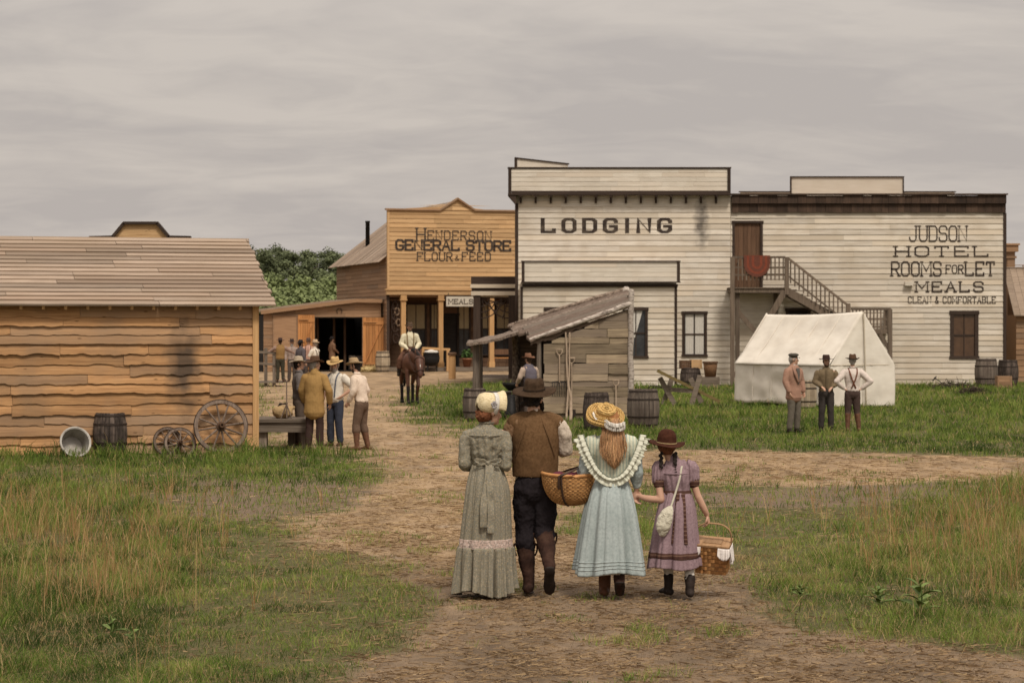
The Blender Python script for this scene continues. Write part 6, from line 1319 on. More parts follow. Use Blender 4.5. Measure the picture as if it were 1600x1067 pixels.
P = ML[-1]; m.tube([vv(-.085, 0, .93), P[0].lerp(P[1], .5), P[1]+vv(0, 0, .05), P[1].lerp(P[2], .18), P[1].lerp(P[2], .3)], [.108, .1, .088, .09, .078], 18); P = ML[1]; m.tube([vv(.085, 0, .93), P[0].lerp(P[1], .5), P[1]+vv(0, 0, .05), P[1].lerp(P[2], .12)], [.108, .1, .088, .086], 18)
link('trousers', remesh(m, FV, 2, .016, (11, 11, 9), 3), m_tr, mn, True)
m_boot = mk('dark brown riding boots', [(.022,.012,.009),(.042,.021,.015),(.065,.035,.024)], sc=(11,11,11), rough=.85, spec=.1, var=0, bump=.3)
P = ML[-1]; m = MB(); m.tube([P[1].lerp(P[2], .22), P[1].lerp(P[2], .5), P[1].lerp(P[2], .85), P[2], P[2]+vv(0, -.005, -.05)], [.076, .072, .054, .052, .050], 18); m.tube([P[2]+vv(0, -.055, -.055), P[2]+vv(-.005, .03, -.05), P[2]+vv(-.01, .12, -.065), P[2]+vv(-.01, .19, -.07)], [(.044, .042), (.05, .045), (.05, .03), (.032, .02)], 14, side=(1, 0, 0)); o = link('boot', remesh(m, FV, 2, .009, (13, 13, 10), 2), m_boot, mn, True)
m = MB(); m.tube([P[2]+vv(0, -.065, -.085), P[2]+vv(0, -.01, -.085)], [(.045, .013), (.046, .013)], 12, side=(1, 0, 0)); m.build('heel', m_leatherdk, o, True)
P = ML[1]; m = MB(); m.tube([P[1].lerp(P[2], .02), P[1].lerp(P[2], .45), P[1].lerp(P[2], .85), P[2], P[2]+vv(.002, -.03, -.03)], [.080, .074, .055, .052, .05], 18); toe = vv(.122, -.20, .035); hl = P[2]+vv(.004, -.055, -.03); m.tube([hl, hl.lerp(toe, .35)+vv(0, .02, 0), hl.lerp(toe, .7)+vv(0, .015, 0), toe], [(.042, .04), (.046, .045), (.052, .034), (.036, .022)], 14, side=(1, 0, 0)); o = link('boot', remesh(m, FV, 2, .009, (13, 13, 10), 5), m_boot, mn, True)
so = MB(); so.tube([hl+vv(0, -.032, .0), hl.lerp(toe, .3)+vv(0, -.03, 0), hl.lerp(toe, .7)+vv(0, -.026, 0), toe+vv(0, -.014, -.006)], [(.042, .009), (.036, .009), (.053, .009), (.038, .008)], 14, side=(1, 0, 0)); so.build('sole', m_leatherdk, o, True)
so = MB(); so.tube([hl+vv(0, -.042, .012), hl.lerp(toe, .2)+vv(0, -.04, 0)], [(.041, .014), (.040, .014)], 12, side=(1, 0, 0)); so.build('heel', m_leatherdk, o, True)
for sg, P in ((-1, ML[-1]), (1, ML[1])):
    for s2 in (-1, 1):
        c = P[1].lerp(P[2], .24 if sg < 0 else .06)+vv(s2*.083, 0, .0); m = MB(); m.tube([c+vv(0, 0, -.09), c+vv(s2*.018, 0, -.04), c+vv(s2*.014, 0, .015), c], [(.008, .005)]*4, 8); m.build('boot_strap', m_boot, mn, True)
m = MB(); m.ell(HTm((0, -.03, 1.675)), .086, .092, .075); m.ell(HTm((0, -.065, 1.635)), .074, .04, .05)
for i in range(16): a = i*.42-.6; m.ell(HTm((-.085+.0115*i, -.08-.01*(i % 2), 1.605+.011*((i*5) % 5))), .018, .016, .019, 8, 6)
link('hair', remesh(m, .008, 1, .012, (36, 36, 36)), HAIR['black'], mn, True)
m = MB(); m.tube([HTm((-.062, .02, 1.62)), HTm((-.045, .06, 1.57)), HTm((0, .085, 1.555)), HTm((.045, .06, 1.57)), HTm((.066, .02, 1.62))], [.02, .025, .03, .026, .022], 10); link('beard', remesh(m, .008, 1, .006, (40, 40, 30)), HAIR['black'], mn, True)
m = hat_mesh('big', idt); q = Matrix.Rotation(R(11), 3, 'X') @ Matrix.Rotation(R(-2), 3, 'Y'); hb = HTm((0, -.005, 1.728))
hx_ = lambda v: q @ ((Vector(v)-vv(0, -.012, 1.712))*.96)+hb
m.v = [tuple(hx_(v)) for v in m.v]; o = m.build('hat', mk('dark brown felt', [(.028,.017,.010),(.05,.03,.018),(.065,.042,.026)], sc=(30,30,30), rough=.95, bump=.3, bdist=.003, var=0, spec=.05, blot=(.08,.052,.032), bsc=6, bamt=.4), mn, True); m = hat_band(idt, 'big', .026); m.v = [tuple(hx_(v)) for v in m.v]; m.build('hat_band', fab((.022,.014,.009)), o, True)

# ---------------------------------------------------------------- girl in the pale blue dress
m_blue = mk('pale blue cotton', [(.27,.31,.305),(.355,.40,.39),(.42,.46,.445)], sc=(50,50,50), rough=.95, bump=.2, bdist=.002, var=0, spec=.06, blot=(.28,.325,.315), bsc=5, bamt=.5)
m_cape = mk('cream striped cape', [(.50,.50,.38),(.60,.59,.46)], sc=(40,40,40), rough=.95, bump=.2, bdist=.002, var=0, spec=.06, pat=('X', (.36,.41,.34), 11, .0, .62, .8))
gb2 = thing('person', 'girl in pale blue dress with ruffled cape and flat straw hat, long ginger hair', 'person', G(955, 931), 0, 'family walking towards the town')
HTb = placed_head(R(8), R(0), 0, (0, .02, 1.405), .90)
b = MB(); b.tube([(0, 0, .85), (0, 0, 1.0), (0, 0, 1.2), (0, 0, 1.32), (0, 0, 1.38)], [(.14, .11), (.11, .09), (.14, .10), (.13, .085), (.06, .055)], 16); b.tube([(0, -.005, 1.35), (0, .01, 1.42), (0, .02, 1.47)], [.05, .045, .05], 12)
h_ = head_mb(); h_.v = [tuple(HTb(v)) for v in h_.v]; app(b, h_)
BA = {-1: [vv(-.16, 0, 1.31), vv(-.205, -.01, 1.2), vv(-.222, -.03, 1.075), vv(-.25, .10, 1.085), vv(-.24, .17, 1.10)], 1: [vv(.16, 0, 1.31), vv(.20, -.01, 1.2), vv(.215, -.02, 1.08), vv(.222, .01, .96), vv(.218, .02, .915)]}
P = BA[-1]; b.tube([P[0].lerp(vv(0, 0, 1.3), .5), P[0], P[1], P[2]], [.04, .044, .04, .034], 12); b.tube(P[2:], [.034, .032, .023], 12); hand(b, P[4], P[4]-P[3], vv(0, 0, -1), .88, .6, side=-1)
P = BA[1]; b.tube([P[0].lerp(vv(0, 0, 1.3), .5), P[0], P[1], P[2]], [.04, .044, .04, .034], 12); b.tube(P[2:], [.034, .03, .022], 12); hand(b, P[4], vv(-.03, .1, -1), vv(.55, -.75, 0), .88, .75, side=-1)
BL = {-1: [vv(-.055, .02, .5), vv(-.057, -.0, .09)], 1: [vv(.06, -.05, .5), vv(.063, -.20, .16)]}
for sg in (-1, 1): b.tube([(sg*.075, 0, .88), BL[sg][0], BL[sg][1]], [.09, .055, .036], 12)
link('body', remesh(b, .008, 2), m_skin, gb2, True)
m = MB(); m.tube([(0, 0, .96), (0, 0, 1.02), (0, 0, 1.15), (0, 0, 1.25), (0, 0, 1.32), (0, 0, 1.37), (0, 0, 1.42)], [(.128, .112), (.126, .11), (.142, .115), (.155, .112), (.145, .10), (.09, .075), (.055, .055)], 28)
for sg in (-1, 1): P = BA[sg]; m.tube([P[0].lerp(vv(0, 0, 1.29), .5), P[0], P[1], P[2]], [.07, .074, .070, .063], 16); m.tube([P[2], P[2].lerp(P[3], .5), P[3]], [.063, .056, .04], 14)
link('bodice', remesh(m, FV, 2, .012, (11, 11, 9), 3), m_blue, gb2, True)
BSK = [(1.02, 0, 0, .130, .115), (.96, -.002, -.01, .150, .145), (.85, -.005, -.015, .180, .185), (.7, -.006, -.02, .208, .215), (.45, -.008, -.02, .240, .245), (.205, -.01, -.02, .266, .275)]
skirt('skirt', m_blue, gb2, BSK, (6, 9, 14, 21), .13, .26, seed=12, hem=.02, sharp=.55)
for z in (.255, .285, .315): skirt('hem_tuck', m_blue, gb2, BSK, (6, 9, 14, 21), .13, .26, seed=12, hem=.02, sharp=.55, m=2, solid=.002, zr=(z+.006, z-.005), off=.003)
skirt('petticoat', m_lace, gb2, [(.5, -.01, -.02, .17, .165), (.198, -.015, -.02, .225, .22)], (6, 9), .05, .08, seed=12, hem=.01, m=10)
m = MB(); m.tube([(0, 0, .98), (0, 0, 1.05), (0, 0, 1.2), (0, -.004, 1.29), (0, -.002, 1.345), (0, .0, 1.385), (0, .0, 1.43)], [(.142, .126), (.146, .128), (.160, .134), (.172, .130), (.158, .112), (.10, .088), (.060, .060)], 30)
for sg in (-1, 1): P = BA[sg]; m.tube([P[0].lerp(vv(0, 0, 1.3), .5), P[0], P[0].lerp(P[1], .7)], [.082, .086, .08], 16)
vz = lambda x: .985+.36*min(1, (abs(x-.005)/.24))**2.1
link('cape', clip(remesh(m, FV, 2, .006, (9, 9, 9), 3), lambda v: v.z > vz(v.x)), m_cape, gb2, True)
def cape_y(x, z): q_ = max(1-(x/.252)**2, .0); return -.145*q_**.5+.006*(1.25-z)
capeP = [vv(x, cape_y(x, vz(x)), vz(x)+.03) for x in np.linspace(-.238, .246, 13)]
capeP = [vv(-.232, .06, 1.345)]+capeP+[vv(.240, .06, 1.345)]
m_ruf = mk('cream ruffle', [(.50,.50,.40),(.64,.63,.52)], sc=(40,40,40), rough=.95, bump=.2, bdist=.002, var=0, spec=.06)
nrm_ = lambda p: vv(p.x*2.2, -.35 if p.y < .03 else .1, .12).normalized()
outw = lambda p: (vv(p.x*1.1, -.02, -(.23-abs(p.x)*.55))).normalized()
strip('ruffle', m_ruf, gb2, capeP, nrm_, .070, .017, 21, n=420, k=8, seed=2, cross=outw, lift=.02)
strip('ruffle', m_ruf, gb2, [p+vv(0, -.012, .022) for p in capeP], nrm_, .036, .010, 26, n=420, k=4, seed=5, cross=outw, lift=.02)
strip('ruffle_piping', fab((.20,.22,.17)), gb2, [p+vv(0, -.02, .024) for p in capeP], nrm_, .007, .004, 36, n=300, k=2, seed=2, cross=outw)
m = MB(); rh = random.Random(5)                  # long loose hair down the back, strand by strand
for i in range(1000):
    u = rh.gauss(0, .42); u = max(-1, min(1, u)); dp = rh.random(); ln = rh.uniform(.78, 1.1)*(1-.18*abs(u)); ph_ = u*3+rh.uniform(-.6, .6); fr = rh.uniform(.8, 1.2); P = []
    for k_ in range(13):
        t = k_/12*ln; z = 1.535-.40*t; sw = .045+.040*math.sin(min(1, t*1.5)*1.6)-.02*max(0, t-.7)*3.3; wv = .010*math.sin(t*17*fr+ph_)*t; yy = -.075-.045*math.sin(min(1, t*2.2)*1.57)-.035*min(1, max(0, (t-.2)*1.6)); P.append((.004+.014*t+u*sw*1.35+wv, yy-.028*dp*(1-.5*abs(u))+.012*abs(u)+.004*math.cos(t*15*fr+ph_), z))
    m.tube(P, [.0017]*11+[.0013, .0007], 4, smooth=False, cap=False, r=rh.random())
m.build('hair', mk('loose ginger hair', [(.21,.095,.04),(.40,.215,.10),(.55,.35,.18)], sc=(3,3,3), var=.5, bump=0, rough=.5, spec=.35), gb2, True, False)
m = MB(); m.ell(HTb((0, -.02, 1.66)), .085, .095, .09); m.tube([(0, -.06, 1.52), (.005, -.095, 1.42), (.01, -.12, 1.30)], [(.05, .03), (.05, .025), (.03, .015)], 12); link('hair_underlayer', remesh(m, .008, 1, .004, (40, 40, 6), 2), HAIR['ginger'], gb2, True)
m_hatstraw = mk('golden straw hat', [(.36,.21,.065),(.56,.36,.13),(.66,.46,.20)], sc=(60,60,60), bump=1.0, bdist=.008, var=0, rough=.8)
hc = vv(-.045, -.01, 1.585); qh = Matrix.Rotation(R(34), 3, 'X') @ Matrix.Rotation(R(8), 3, 'Y'); HH = lambda v: qh @ Vector(v)+hc
m = MB(); m.lathe([(0, .0), (.09, .0), (.13, -.008), (.158, -.03), (.168, -.055), (.164, -.058), (.152, -.036), (.12, -.016), (.08, -.008), (0, -.008)], 60)
m.v = [tuple(HH((x*1.0, y, z+.012*math.sin(3*math.atan2(y, x)+.6)*(math.hypot(x, y)/.16)**2))) for x, y, z in m.v]; hatb = m.build('straw_hat', m_hatstraw, gb2, True)
m = MB(); m.lathe([(.083, -.004), (.085, .03), (.084, .040), (.074, .048), (.03, .047), (0, .045)], 40); m.v = [tuple(HH(v)) for v in m.v]; m.build('crown', m_hatstraw, hatb, True)
m = MB()                                          # plaited rosette pattern over the crown and brim
for rr, zz_, n in ((.018, .049, 10), (.045, .051, 22), (.072, .048, 34)):
    m.tube([HH((rr*math.cos(a)+.006*math.cos(a*9), rr*math.sin(a)+.006*math.sin(a*9), zz_)) for a in np.linspace(0, 6.2832, n*2+1)], [.0055]*(n*2+1), 6, smooth=False)
for rr, zz_ in ((.105, .003), (.125, -.003), (.146, -.017), (.163, -.04)): m.tube([HH((rr*math.cos(a), rr*math.sin(a), zz_+.008+.012*math.sin(3*a+.6)*(rr/.16)**2+.003*math.sin(a*40))) for a in np.linspace(0, 6.2832, 161)], [.005]*161, 5, smooth=False)
m.build('plait', m_hatstraw, hatb, True)
strip('frill', m_lace, gb2, [HH((.07+.10*math.cos(a), .10*math.sin(a)-.075, .012)) for a in np.linspace(R(205), R(335), 9)], (0, -1, .15), .066, .020, 4, n=160, k=5, seed=4, cross=lambda p: vv(0, -.30, -1))
strip('frill', m_lace, gb2, [HH((.07+.09*math.cos(a), .10*math.sin(a)-.08, .025)) for a in np.linspace(R(212), R(328), 9)], (0, -1, .15), .04, .017, 5, n=160, k=4, seed=7, cross=lambda p: vv(0, -.35, -1))
strip('ribbon', m_ribw, hatb, [HH((-.088, -.0, -.002)), HH((-.10, -.05, .004)), HH((-.075, -.115, -.005))], (-.3, -1, .5), .02, .002, 2, n=30, k=2, cross=lambda p: vv(-1, -.2, .1))
P = BL[-1]; m = MB(); m.tube([P[1].lerp(P[0], .55), P[1].lerp(P[0], .25), P[1], P[1]-vv(0, 0, .05)], [.062, .056, .05, .047], 16); m.tube([P[1]+vv(0, -.05, -.05), P[1]+vv(0, .03, -.045), P[1]+vv(-.003, .14, -.065)], [(.042, .04), (.045, .042), (.03, .02)], 14, side=(1, 0, 0)); link('boot', remesh(m, FV, 2, .007, (14, 14, 10)), mk('russet boots', [(.08,.032,.015),(.15,.065,.032)], sc=(12,12,12), rough=.6, var=0), gb2, True)
P = BL[1]; m = MB(); m.tube([P[1].lerp(P[0], .5), P[1].lerp(P[0], .25), P[1]], [.06, .054, .048], 16); toe = vv(.066, -.15, .035); hl = P[1]+vv(0, -.05, -.015); m.tube([hl, hl.lerp(toe, .4)+vv(0, .012, 0), toe], [(.042, .036), (.046, .038), (.036, .024)], 14, side=(1, 0, 0)); m.tube([P[1], hl.lerp(toe, .4)], [.046, .04], 12); o = link('boot', remesh(m, FV, 2, .006, (14, 14, 10)), m_boot, gb2, True)
so = MB(); so.tube([hl+vv(0, -.03, .0), hl.lerp(toe, .4)+vv(0, -.026, 0), toe+vv(0, -.016, -.004)], [(.041, .009), (.045, .008), (.036, .008)], 14, side=(1, 0, 0)); so.build('sole', m_leatherdk, o, True)

# ---------------------------------------------------------------- girl in the lilac dress
m_lil = mk('lilac linen', [(.195,.13,.145),(.27,.185,.20),(.325,.23,.245)], sc=(60,60,60), rough=.95, bump=.25, bdist=.002, var=0, spec=.06, blot=(.22,.15,.165), bsc=6, bamt=.5)
m_plaid = mk('brown plaid ribbon', [(.045,.02,.015),(.08,.034,.024)], sc=(40,40,40), rough=.8, var=0, pat=('Z', (.15,.085,.06), 9, .0, .7, .85))
gl = thing('person', 'smallest girl in lilac dress and brown felt hat holding a picnic basket', 'person', G(1053, 931), 0, 'family walking towards the town')
HTl = placed_head(R(6), R(-4), 0, (-.062, .0, 1.205), .86)
b = MB(); b.tube([(.02, 0, .75), (.028, 0, .9), (.02, 0, 1.05), (.01, 0, 1.12), (0, 0, 1.16)], [(.12, .095), (.095, .08), (.105, .08), (.085, .06), (.045, .042)], 16); b.tube([(-.01, -.005, 1.13), (-.04, .0, 1.2), (-.055, .005, 1.27)], [.044, .040, .045], 12)
h_ = head_mb(); h_.v = [tuple(HTl(v)) for v in h_.v]; app(b, h_)
LA = {-1: [vv(-.115, 0, 1.115), vv(-.135, -.02, 1.0), vv(-.112, -.06, .835), vv(-.24, -.02, .845), vv(-.305, .01, .865)], 1: [vv(.14, 0, 1.115), vv(.165, -.01, 1.0), vv(.205, -.02, .865), vv(.265, .0, .745), vv(.29, .02, .695)]}
P = LA[-1]; b.tube([P[0].lerp(vv(0, 0, 1.11), .5), P[0], P[1], P[2]], [.03, .031, .032, .031], 12); b.tube(P[2:], [.032, .029, .0195], 12); hand(b, P[4]+vv(-.006, 0, 0), vv(-1, .25, .1), vv(.2, 1, -.25), .78, .7, side=1)
P = LA[1]; b.tube([P[0].lerp(vv(0, 0, 1.11), .5), P[0], P[1], P[2]], [.03, .031, .032, .030], 12); b.tube(P[2:], [.031, .028, .0195], 12); hand(b, P[4], vv(.22, .1, -1), vv(-1, .3, -.2), .80, .85, side=-1, grip=True)
LL = {-1: [vv(-.045, .05, .4), vv(-.045, .02, .10)], 1: [vv(.125, -.03, .4), vv(.13, -.13, .10)]}
for sg in (-1, 1): b.tube([(.03+sg*.06, 0, .76), LL[sg][0], LL[sg][1]], [.075, .046, .032], 12)
link('body', remesh(b, .0065, 2), m_skin, gl, True)
for sg in (-1, 1):
    P = LL[sg]; m = MB(); m.tube([P[0], P[0].lerp(P[1], .5), P[1]], [.05, .046, .034], 14); link('stocking', remesh(m, .008, 2, .006, (20, 20, 20)), m_lace, gl, True)
    m = MB(); m.tube([P[1].lerp(P[0], .24), P[1].lerp(P[0], .12), P[1], P[1]-vv(0, 0, .055)], [.047, .043, .040, .039], 14); dx = -.055 if sg < 0 else .0; m.tube([P[1]+vv(-dx*.3, -.045, -.062), P[1]+vv(dx*.3, .03, -.058), P[1]+vv(dx, .125, -.072)], [(.034, .032), (.037, .032), (.027, .018)], 14, side=(1, 0, 0)); link('boot', remesh(m, FV, 2, .005, (14, 14, 10)), m_leatherdk, gl, True)
m = MB(); m.tube([(.028, 0, .86), (.028, 0, .91), (.024, 0, .98), (.015, -.003, 1.05), (.01, -.002, 1.10), (0, 0, 1.145), (-.008, 0, 1.19)], [(.118, .10), (.112, .094), (.125, .105), (.134, .10), (.12, .085), (.075, .065), (.047, .047)], 26)
for sg in (-1, 1): P = LA[sg]; m.tube([P[0].lerp(vv(.01, 0, 1.10), .85), P[0].lerp(vv(.01, 0, 1.10), .4), P[0]+vv(sg*.0, 0, .0), P[0].lerp(P[1], .55), P[1], P[1].lerp(P[2], .12)], [.066, .068, .068, .066, .058, .045], 18)
def gath2(v):
    if v.y < 0 and .90 < v.z < 1.06 and abs(v.x-.015) < .11: k = min(1, (v.z-.90)*16, (1.06-v.z)*25); v = v+vv(0, -.007*k*(math.sin((v.x-.02)*150*(1-.8*(v.z-.9)))+.5*math.sin(v.x*77+1)), 0)
    for sg in (-1, 1):
        c = LA[sg][0].lerp(LA[sg][1], .5)
        if sg*v.x > .095 and v.z > .98: a = math.atan2(v.y-c.y, v.x-c.x); v = v+(v-vv(c.x, c.y, v.z)).normalized()*(.0045*math.sin(a*13))
    return v
link('bodice', remesh(m, .0068, 2, .006, (13, 13, 11), 3, gath2), m_lil, gl, True)
m = MB(); m.tube([(-.10, -.055, 1.062), (-.05, -.095, 1.060), (.015, -.108, 1.058), (.08, -.095, 1.060), (.13, -.05, 1.062)], [.0045]*5, 8); m.build('yoke_seam', m_lil, gl, True)
for i in range(5): m = MB(); m.ell((-.004+.004*i, (-.062, -.080, -.094, -.102, -.106)[i]-.006, 1.162-.021*i), .0075, .006, .0075, 10, 6); m.build('button', m_leatherdk, gl, True)
for sg in (-1, 1): P = LA[sg]; c = P[1].lerp(P[2], .10); m = MB(); m.tube([c+(P[1]-P[2]).normalized()*.014, c-(P[1]-P[2]).normalized()*.014], [.053, .05], 18, smooth=False); m.build('cuff', m_plaid, gl, True)
LSK = [(.90, .028, 0, .112, .095), (.85, .027, -.006, .13, .12), (.74, .02, -.012, .158, .152), (.5, .008, -.015, .188, .18), (.25, 0, -.015, .216, .208)]
skirt('skirt', m_lil, gl, LSK, (8, 11, 18), .08, .14, seed=21, hem=.012)
skirt('hem_band', m_plaid, gl, LSK, (8, 11, 18), .08, .14, seed=21, hem=.012, m=4, solid=.002, zr=(.385, .335), off=.003)
m = MB(); m.lathe([(.9, -.019), (1, -.019), (1.02, 0), (1, .019), (.9, .019)], 36); m.v = [(x*.121+.028, y*.104, z+.895) for x, y, z in m.v]; m.build('belt', m_plaid, gl, True)
strip('belt_tail', m_plaid, gl, [vv(.01, -.12, .89), vv(0, -.15, .78), vv(-.022, -.178, .6), vv(-.035, -.19, .47)], (0, -1, 0), .033, .006, 2, n=40, k=3, seed=2, cross=lambda p: vv(1, 0, .1)); strip('belt_tail', m_plaid, gl, [vv(.055, -.115, .89), vv(.06, -.15, .78), vv(.065, -.176, .62), vv(.075, -.19, .46)], (0, -1, 0), .033, .006, 2, n=40, k=3, seed=5, cross=lambda p: vv(1, 0, -.1))
m = MB(); m.ell(HTl((0, -.020, 1.645)), .080, .082, .085); m.tube([HTl((0, -.08, 1.63)), HTl((0, -.06, 1.57))], [(.065, .03), (.05, .02)], 12); link('hair', remesh(m, .008, 1, .006, (40, 40, 20)), HAIR['auburn'], gl, True)
for x0, z1 in ((-.115, 1.115), (.005, 1.14)):
    m = MB()
    for k_ in range(7): t = k_/6; z = 1.235+(z1-1.235)*t; m.ell((x0+.008*(-1)**k_, -.055-.03*t, z), .017*(1-.35*t), .016, .017, 8, 6)
    link('braid', remesh(m, .006, 1), HAIR['black'], gl, True)
m_felt = mk('brown felt', [(.034,.013,.008),(.052,.020,.012),(.07,.028,.017)], sc=(30,30,30), rough=.95, bump=.3, bdist=.003, var=0, spec=.05)
q = Matrix.Rotation(R(5), 3, 'X') @ Matrix.Rotation(R(4), 3, 'Y'); hb = HTl((0, -.005, 1.665)); hy_ = lambda v: q @ ((Vector(v)-vv(0, -.012, 1.712))*.93)+hb
m = hat_mesh('girl', idt); m.v = [tuple(hy_(v)) for v in m.v]; o = m.build('hat', m_felt, gl, True)
m = MB(); m.lathe([(.0945, .006), (.096, .010), (.0945, .016), (.09, .011), (.0945, .006)], 32); m.v = [tuple(hy_((x, y*1.14-.012, z+1.712))) for x, y, z in m.v]; m.build('hat_cord', fab((.35,.26,.13)), o, True)
m_bagw = cloth('cream crochet bag', (.52,.48,.38), sc=(90,90,90), bump=.9, bdist=.006)
bg_ = thing('shoulder_bag', 'small cream pouch bag on a strap across the lilac dress', 'bag', gl.location)
m = MB(); m.tube([(-.045, -.165, .775), (-.075, -.20, .72), (-.105, -.215, .62), (-.115, -.205, .55)], [(.035, .02), (.06, .032), (.062, .034), (.035, .02)], 16, side=(1, 0, .6)); link('pouch', remesh(m, .006, 1, .008, (26, 26, 26)), m_bagw, bg_, True)
strip('fringe', m_bagw, bg_, [vv(-.035, -.19, .735), vv(-.075, -.228, .71), vv(-.125, -.225, .665)], (0, -1, 0), .03, .006, 7, n=60, k=3, seed=3)
m = MB(); m.tube([(.075, .0, 1.155), (.062, -.07, 1.12), (.045, -.108, 1.03), (.012, -.125, .92), (-.03, -.165, .80), (-.045, -.17, .76)], [(.009, .004)]*6, 8, side=(1, 0, 0)); m.build('strap', m_bagw, bg_, True)

# ---------------------------------------------------------------- baskets
def weave(m, rows, cols, f, th=.004, sd=0):
    r_ = random.Random(sd)
    for i in range(rows):
        for j in range(cols):
            u0, u1, v0, v1 = j/cols, (j+1)/cols, i/rows, (i+1)/rows; up = (i+j) % 2; hgt = th*(1.7 if up else .5); uu = (u0, (u0+u1)/2, u1); v_ = (v0+.06/rows, v1-.06/rows); vs = []
            for a in uu:
                for c in v_: vs.append(f(a, c, hgt if a == uu[1] else th*.1))
            m.add(vs, [(0,1,3,2), (2,3,5,4)], r_.random()*(.5 if up else .35)+(.35 if up else 0))
m_reed = mk('woven reed', [(.28,.125,.042),(.46,.235,.085),(.58,.33,.14)], sc=(8,8,30), bump=.4, var=.45, rough=.6, spec=.3)
m_reed2 = mk('woven splint', [(.26,.115,.04),(.42,.205,.075),(.53,.29,.12)], sc=(9,9,22), bump=.4, var=.35, rough=.6, spec=.3)
m_handle = mk('dark basket hoop', [(.03,.016,.01),(.07,.035,.02)], sc=(12,12,12), rough=.5, spec=.3, var=0)
bc = G(955, 931)+vv(-.345, .06, 0)
ba = thing('market_basket', 'large oval woven basket with dark hoop handle hung on the blue dressed girl', 'basket', bc)
zt_, zb_ = 1.035, .775
def bowl(u, v, h):
    a = 2*math.pi*u; t = v; s = (math.sin(min(1, t*1.02)*math.pi/2))**.62; rx, ry = .25*s+h, .165*s+h; z = zb_+(zt_-zb_)*(1-math.cos(t*math.pi/2))**.9; z += .02*math.cos(a)**2*t
    return vv(rx*math.cos(a), ry*math.sin(a), z)
m = MB(); weave(m, 22, 64, bowl, .004, 3); m.build('body', m_reed, ba, True)
m = MB(); vs = []; fs = []; nu, nv = 48, 12
for i in range(nv+1):
    for j in range(nu): vs.append(bowl(j/nu, max(i/nv, .001), -.007))
for i in range(nv):
    for j in range(nu): fs.append((i*nu+j, i*nu+(j+1) % nu, (i+1)*nu+(j+1) % nu, (i+1)*nu+j))
m.add(vs, fs, .1); m.build('lining', m_reed, ba, True)
m = MB(); m.tube([bowl(u, 1, .002)+vv(0, 0, .004) for u in np.linspace(0, 1, 49)], [(.013, .016)]*49, 8, smooth=False, cap=False); m.build('rim', m_reed2, ba, True)
m = MB(); hoop = []
for a in np.linspace(-.35, math.pi+.35, 30): hoop.append(vv(-.11*(1-.0)+.17*max(0, math.sin(a))**1.2*1.25, -.175*math.cos(a), 1.035+.085*math.sin(a) if math.sin(a) > 0 else 1.035+.3*math.sin(a)))
m.tube(hoop, [(.011, .007)]*30, 8, smooth=False); m.tube([bowl(.695, v, .012)+vv(0, 0, 0) for v in (1, .8, .6, .4, .2, .05)], [(.010, .006)]*6, 8); m.build('handle', m_handle, ba, True)
m = MB(); m.ell((0, 0, 1.02), .19, .125, .035); m.ell((-.1, -.03, 1.035), .09, .07, .03); m.ell((.08, .02, 1.03), .09, .08, .035); tag(link('cloth', remesh(m, .01, 2, .02, (15, 15, 15)), fab((.13,.035,.05)), None, True), 'crumpled crimson cloth inside the large oval basket', 'cloth', None, bc)
pb = G(1053, 931)+vv(.345, .05, 0)
pk = thing('picnic_basket', 'square splint picnic basket with lid and white napkin held by the small girl', 'basket', pb, R(-14))
TB = Matrix.Translation((0, 0, .455)) @ Matrix.Rotation(R(14), 4, 'X') @ Matrix.Rotation(R(4), 4, 'Y') @ Matrix.Translation((0, 0, -.455)); tb_ = lambda m: setattr(m, 'v', [tuple(TB @ Vector(v)) for v in m.v])
X_, Y_, Zb, Zt = .145, .115, .205, .45
def wallf(k):
    c = [(-1, -1), (1, -1), (1, 1), (-1, 1), (-1, -1)]; (a, b_), (c_, d_) = c[k], c[k+1]; n_ = ((0, -1), (1, 0), (0, 1), (-1, 0))[k]
    return lambda u, v, h: vv((a+(c_-a)*u)*X_*(.92+.08*v)+n_[0]*h, (b_+(d_-b_)*u)*Y_*(.92+.08*v)+n_[1]*h, Zb+(Zt-Zb)*v)
m = MB()
for k in range(4): weave(m, 7, 8 if k % 2 == 0 else 7, wallf(k), .005, k)
m.box(-X_*.915, X_*.915, -Y_*.915, Y_*.915, Zb, Zb+.01, .3); m.box(-X_*.98, X_*.98, -Y_*.98, Y_*.98, Zt-.01, Zt, .1)
tb_(m); m.build('body', m_reed2, pk, False)
m_lid = mk('pale basket lid', [(.24,.135,.065),(.36,.22,.12)], sc=(40,6,6), var=.2); m = MB(); m.box(-X_-.012, X_+.012, -Y_-.012, Y_+.012, Zt+.004, Zt+.02); m.box(-.08, .08, -.065, .065, Zt+.0205, Zt+.026, .0); tb_(m); m.build('lid', m_lid, pk)
m = MB(); m.tube([(-X_-.008, 0, Zt-.1), (-X_-.012, 0, Zt+.03), (-X_+.0, 0, Zt+.12), (-.085, 0, Zt+.172), (0, 0, Zt+.182), (.085, 0, Zt+.172), (X_, 0, Zt+.12), (X_+.012, 0, Zt+.03), (X_+.008, 0, Zt-.1)], [(.014, .006)]*9, 10, side=(0, 1, 0)); tb_(m); m.build('handle', m_lid, pk, True)
m_nap = cloth('white napkin', (.66,.60,.56))
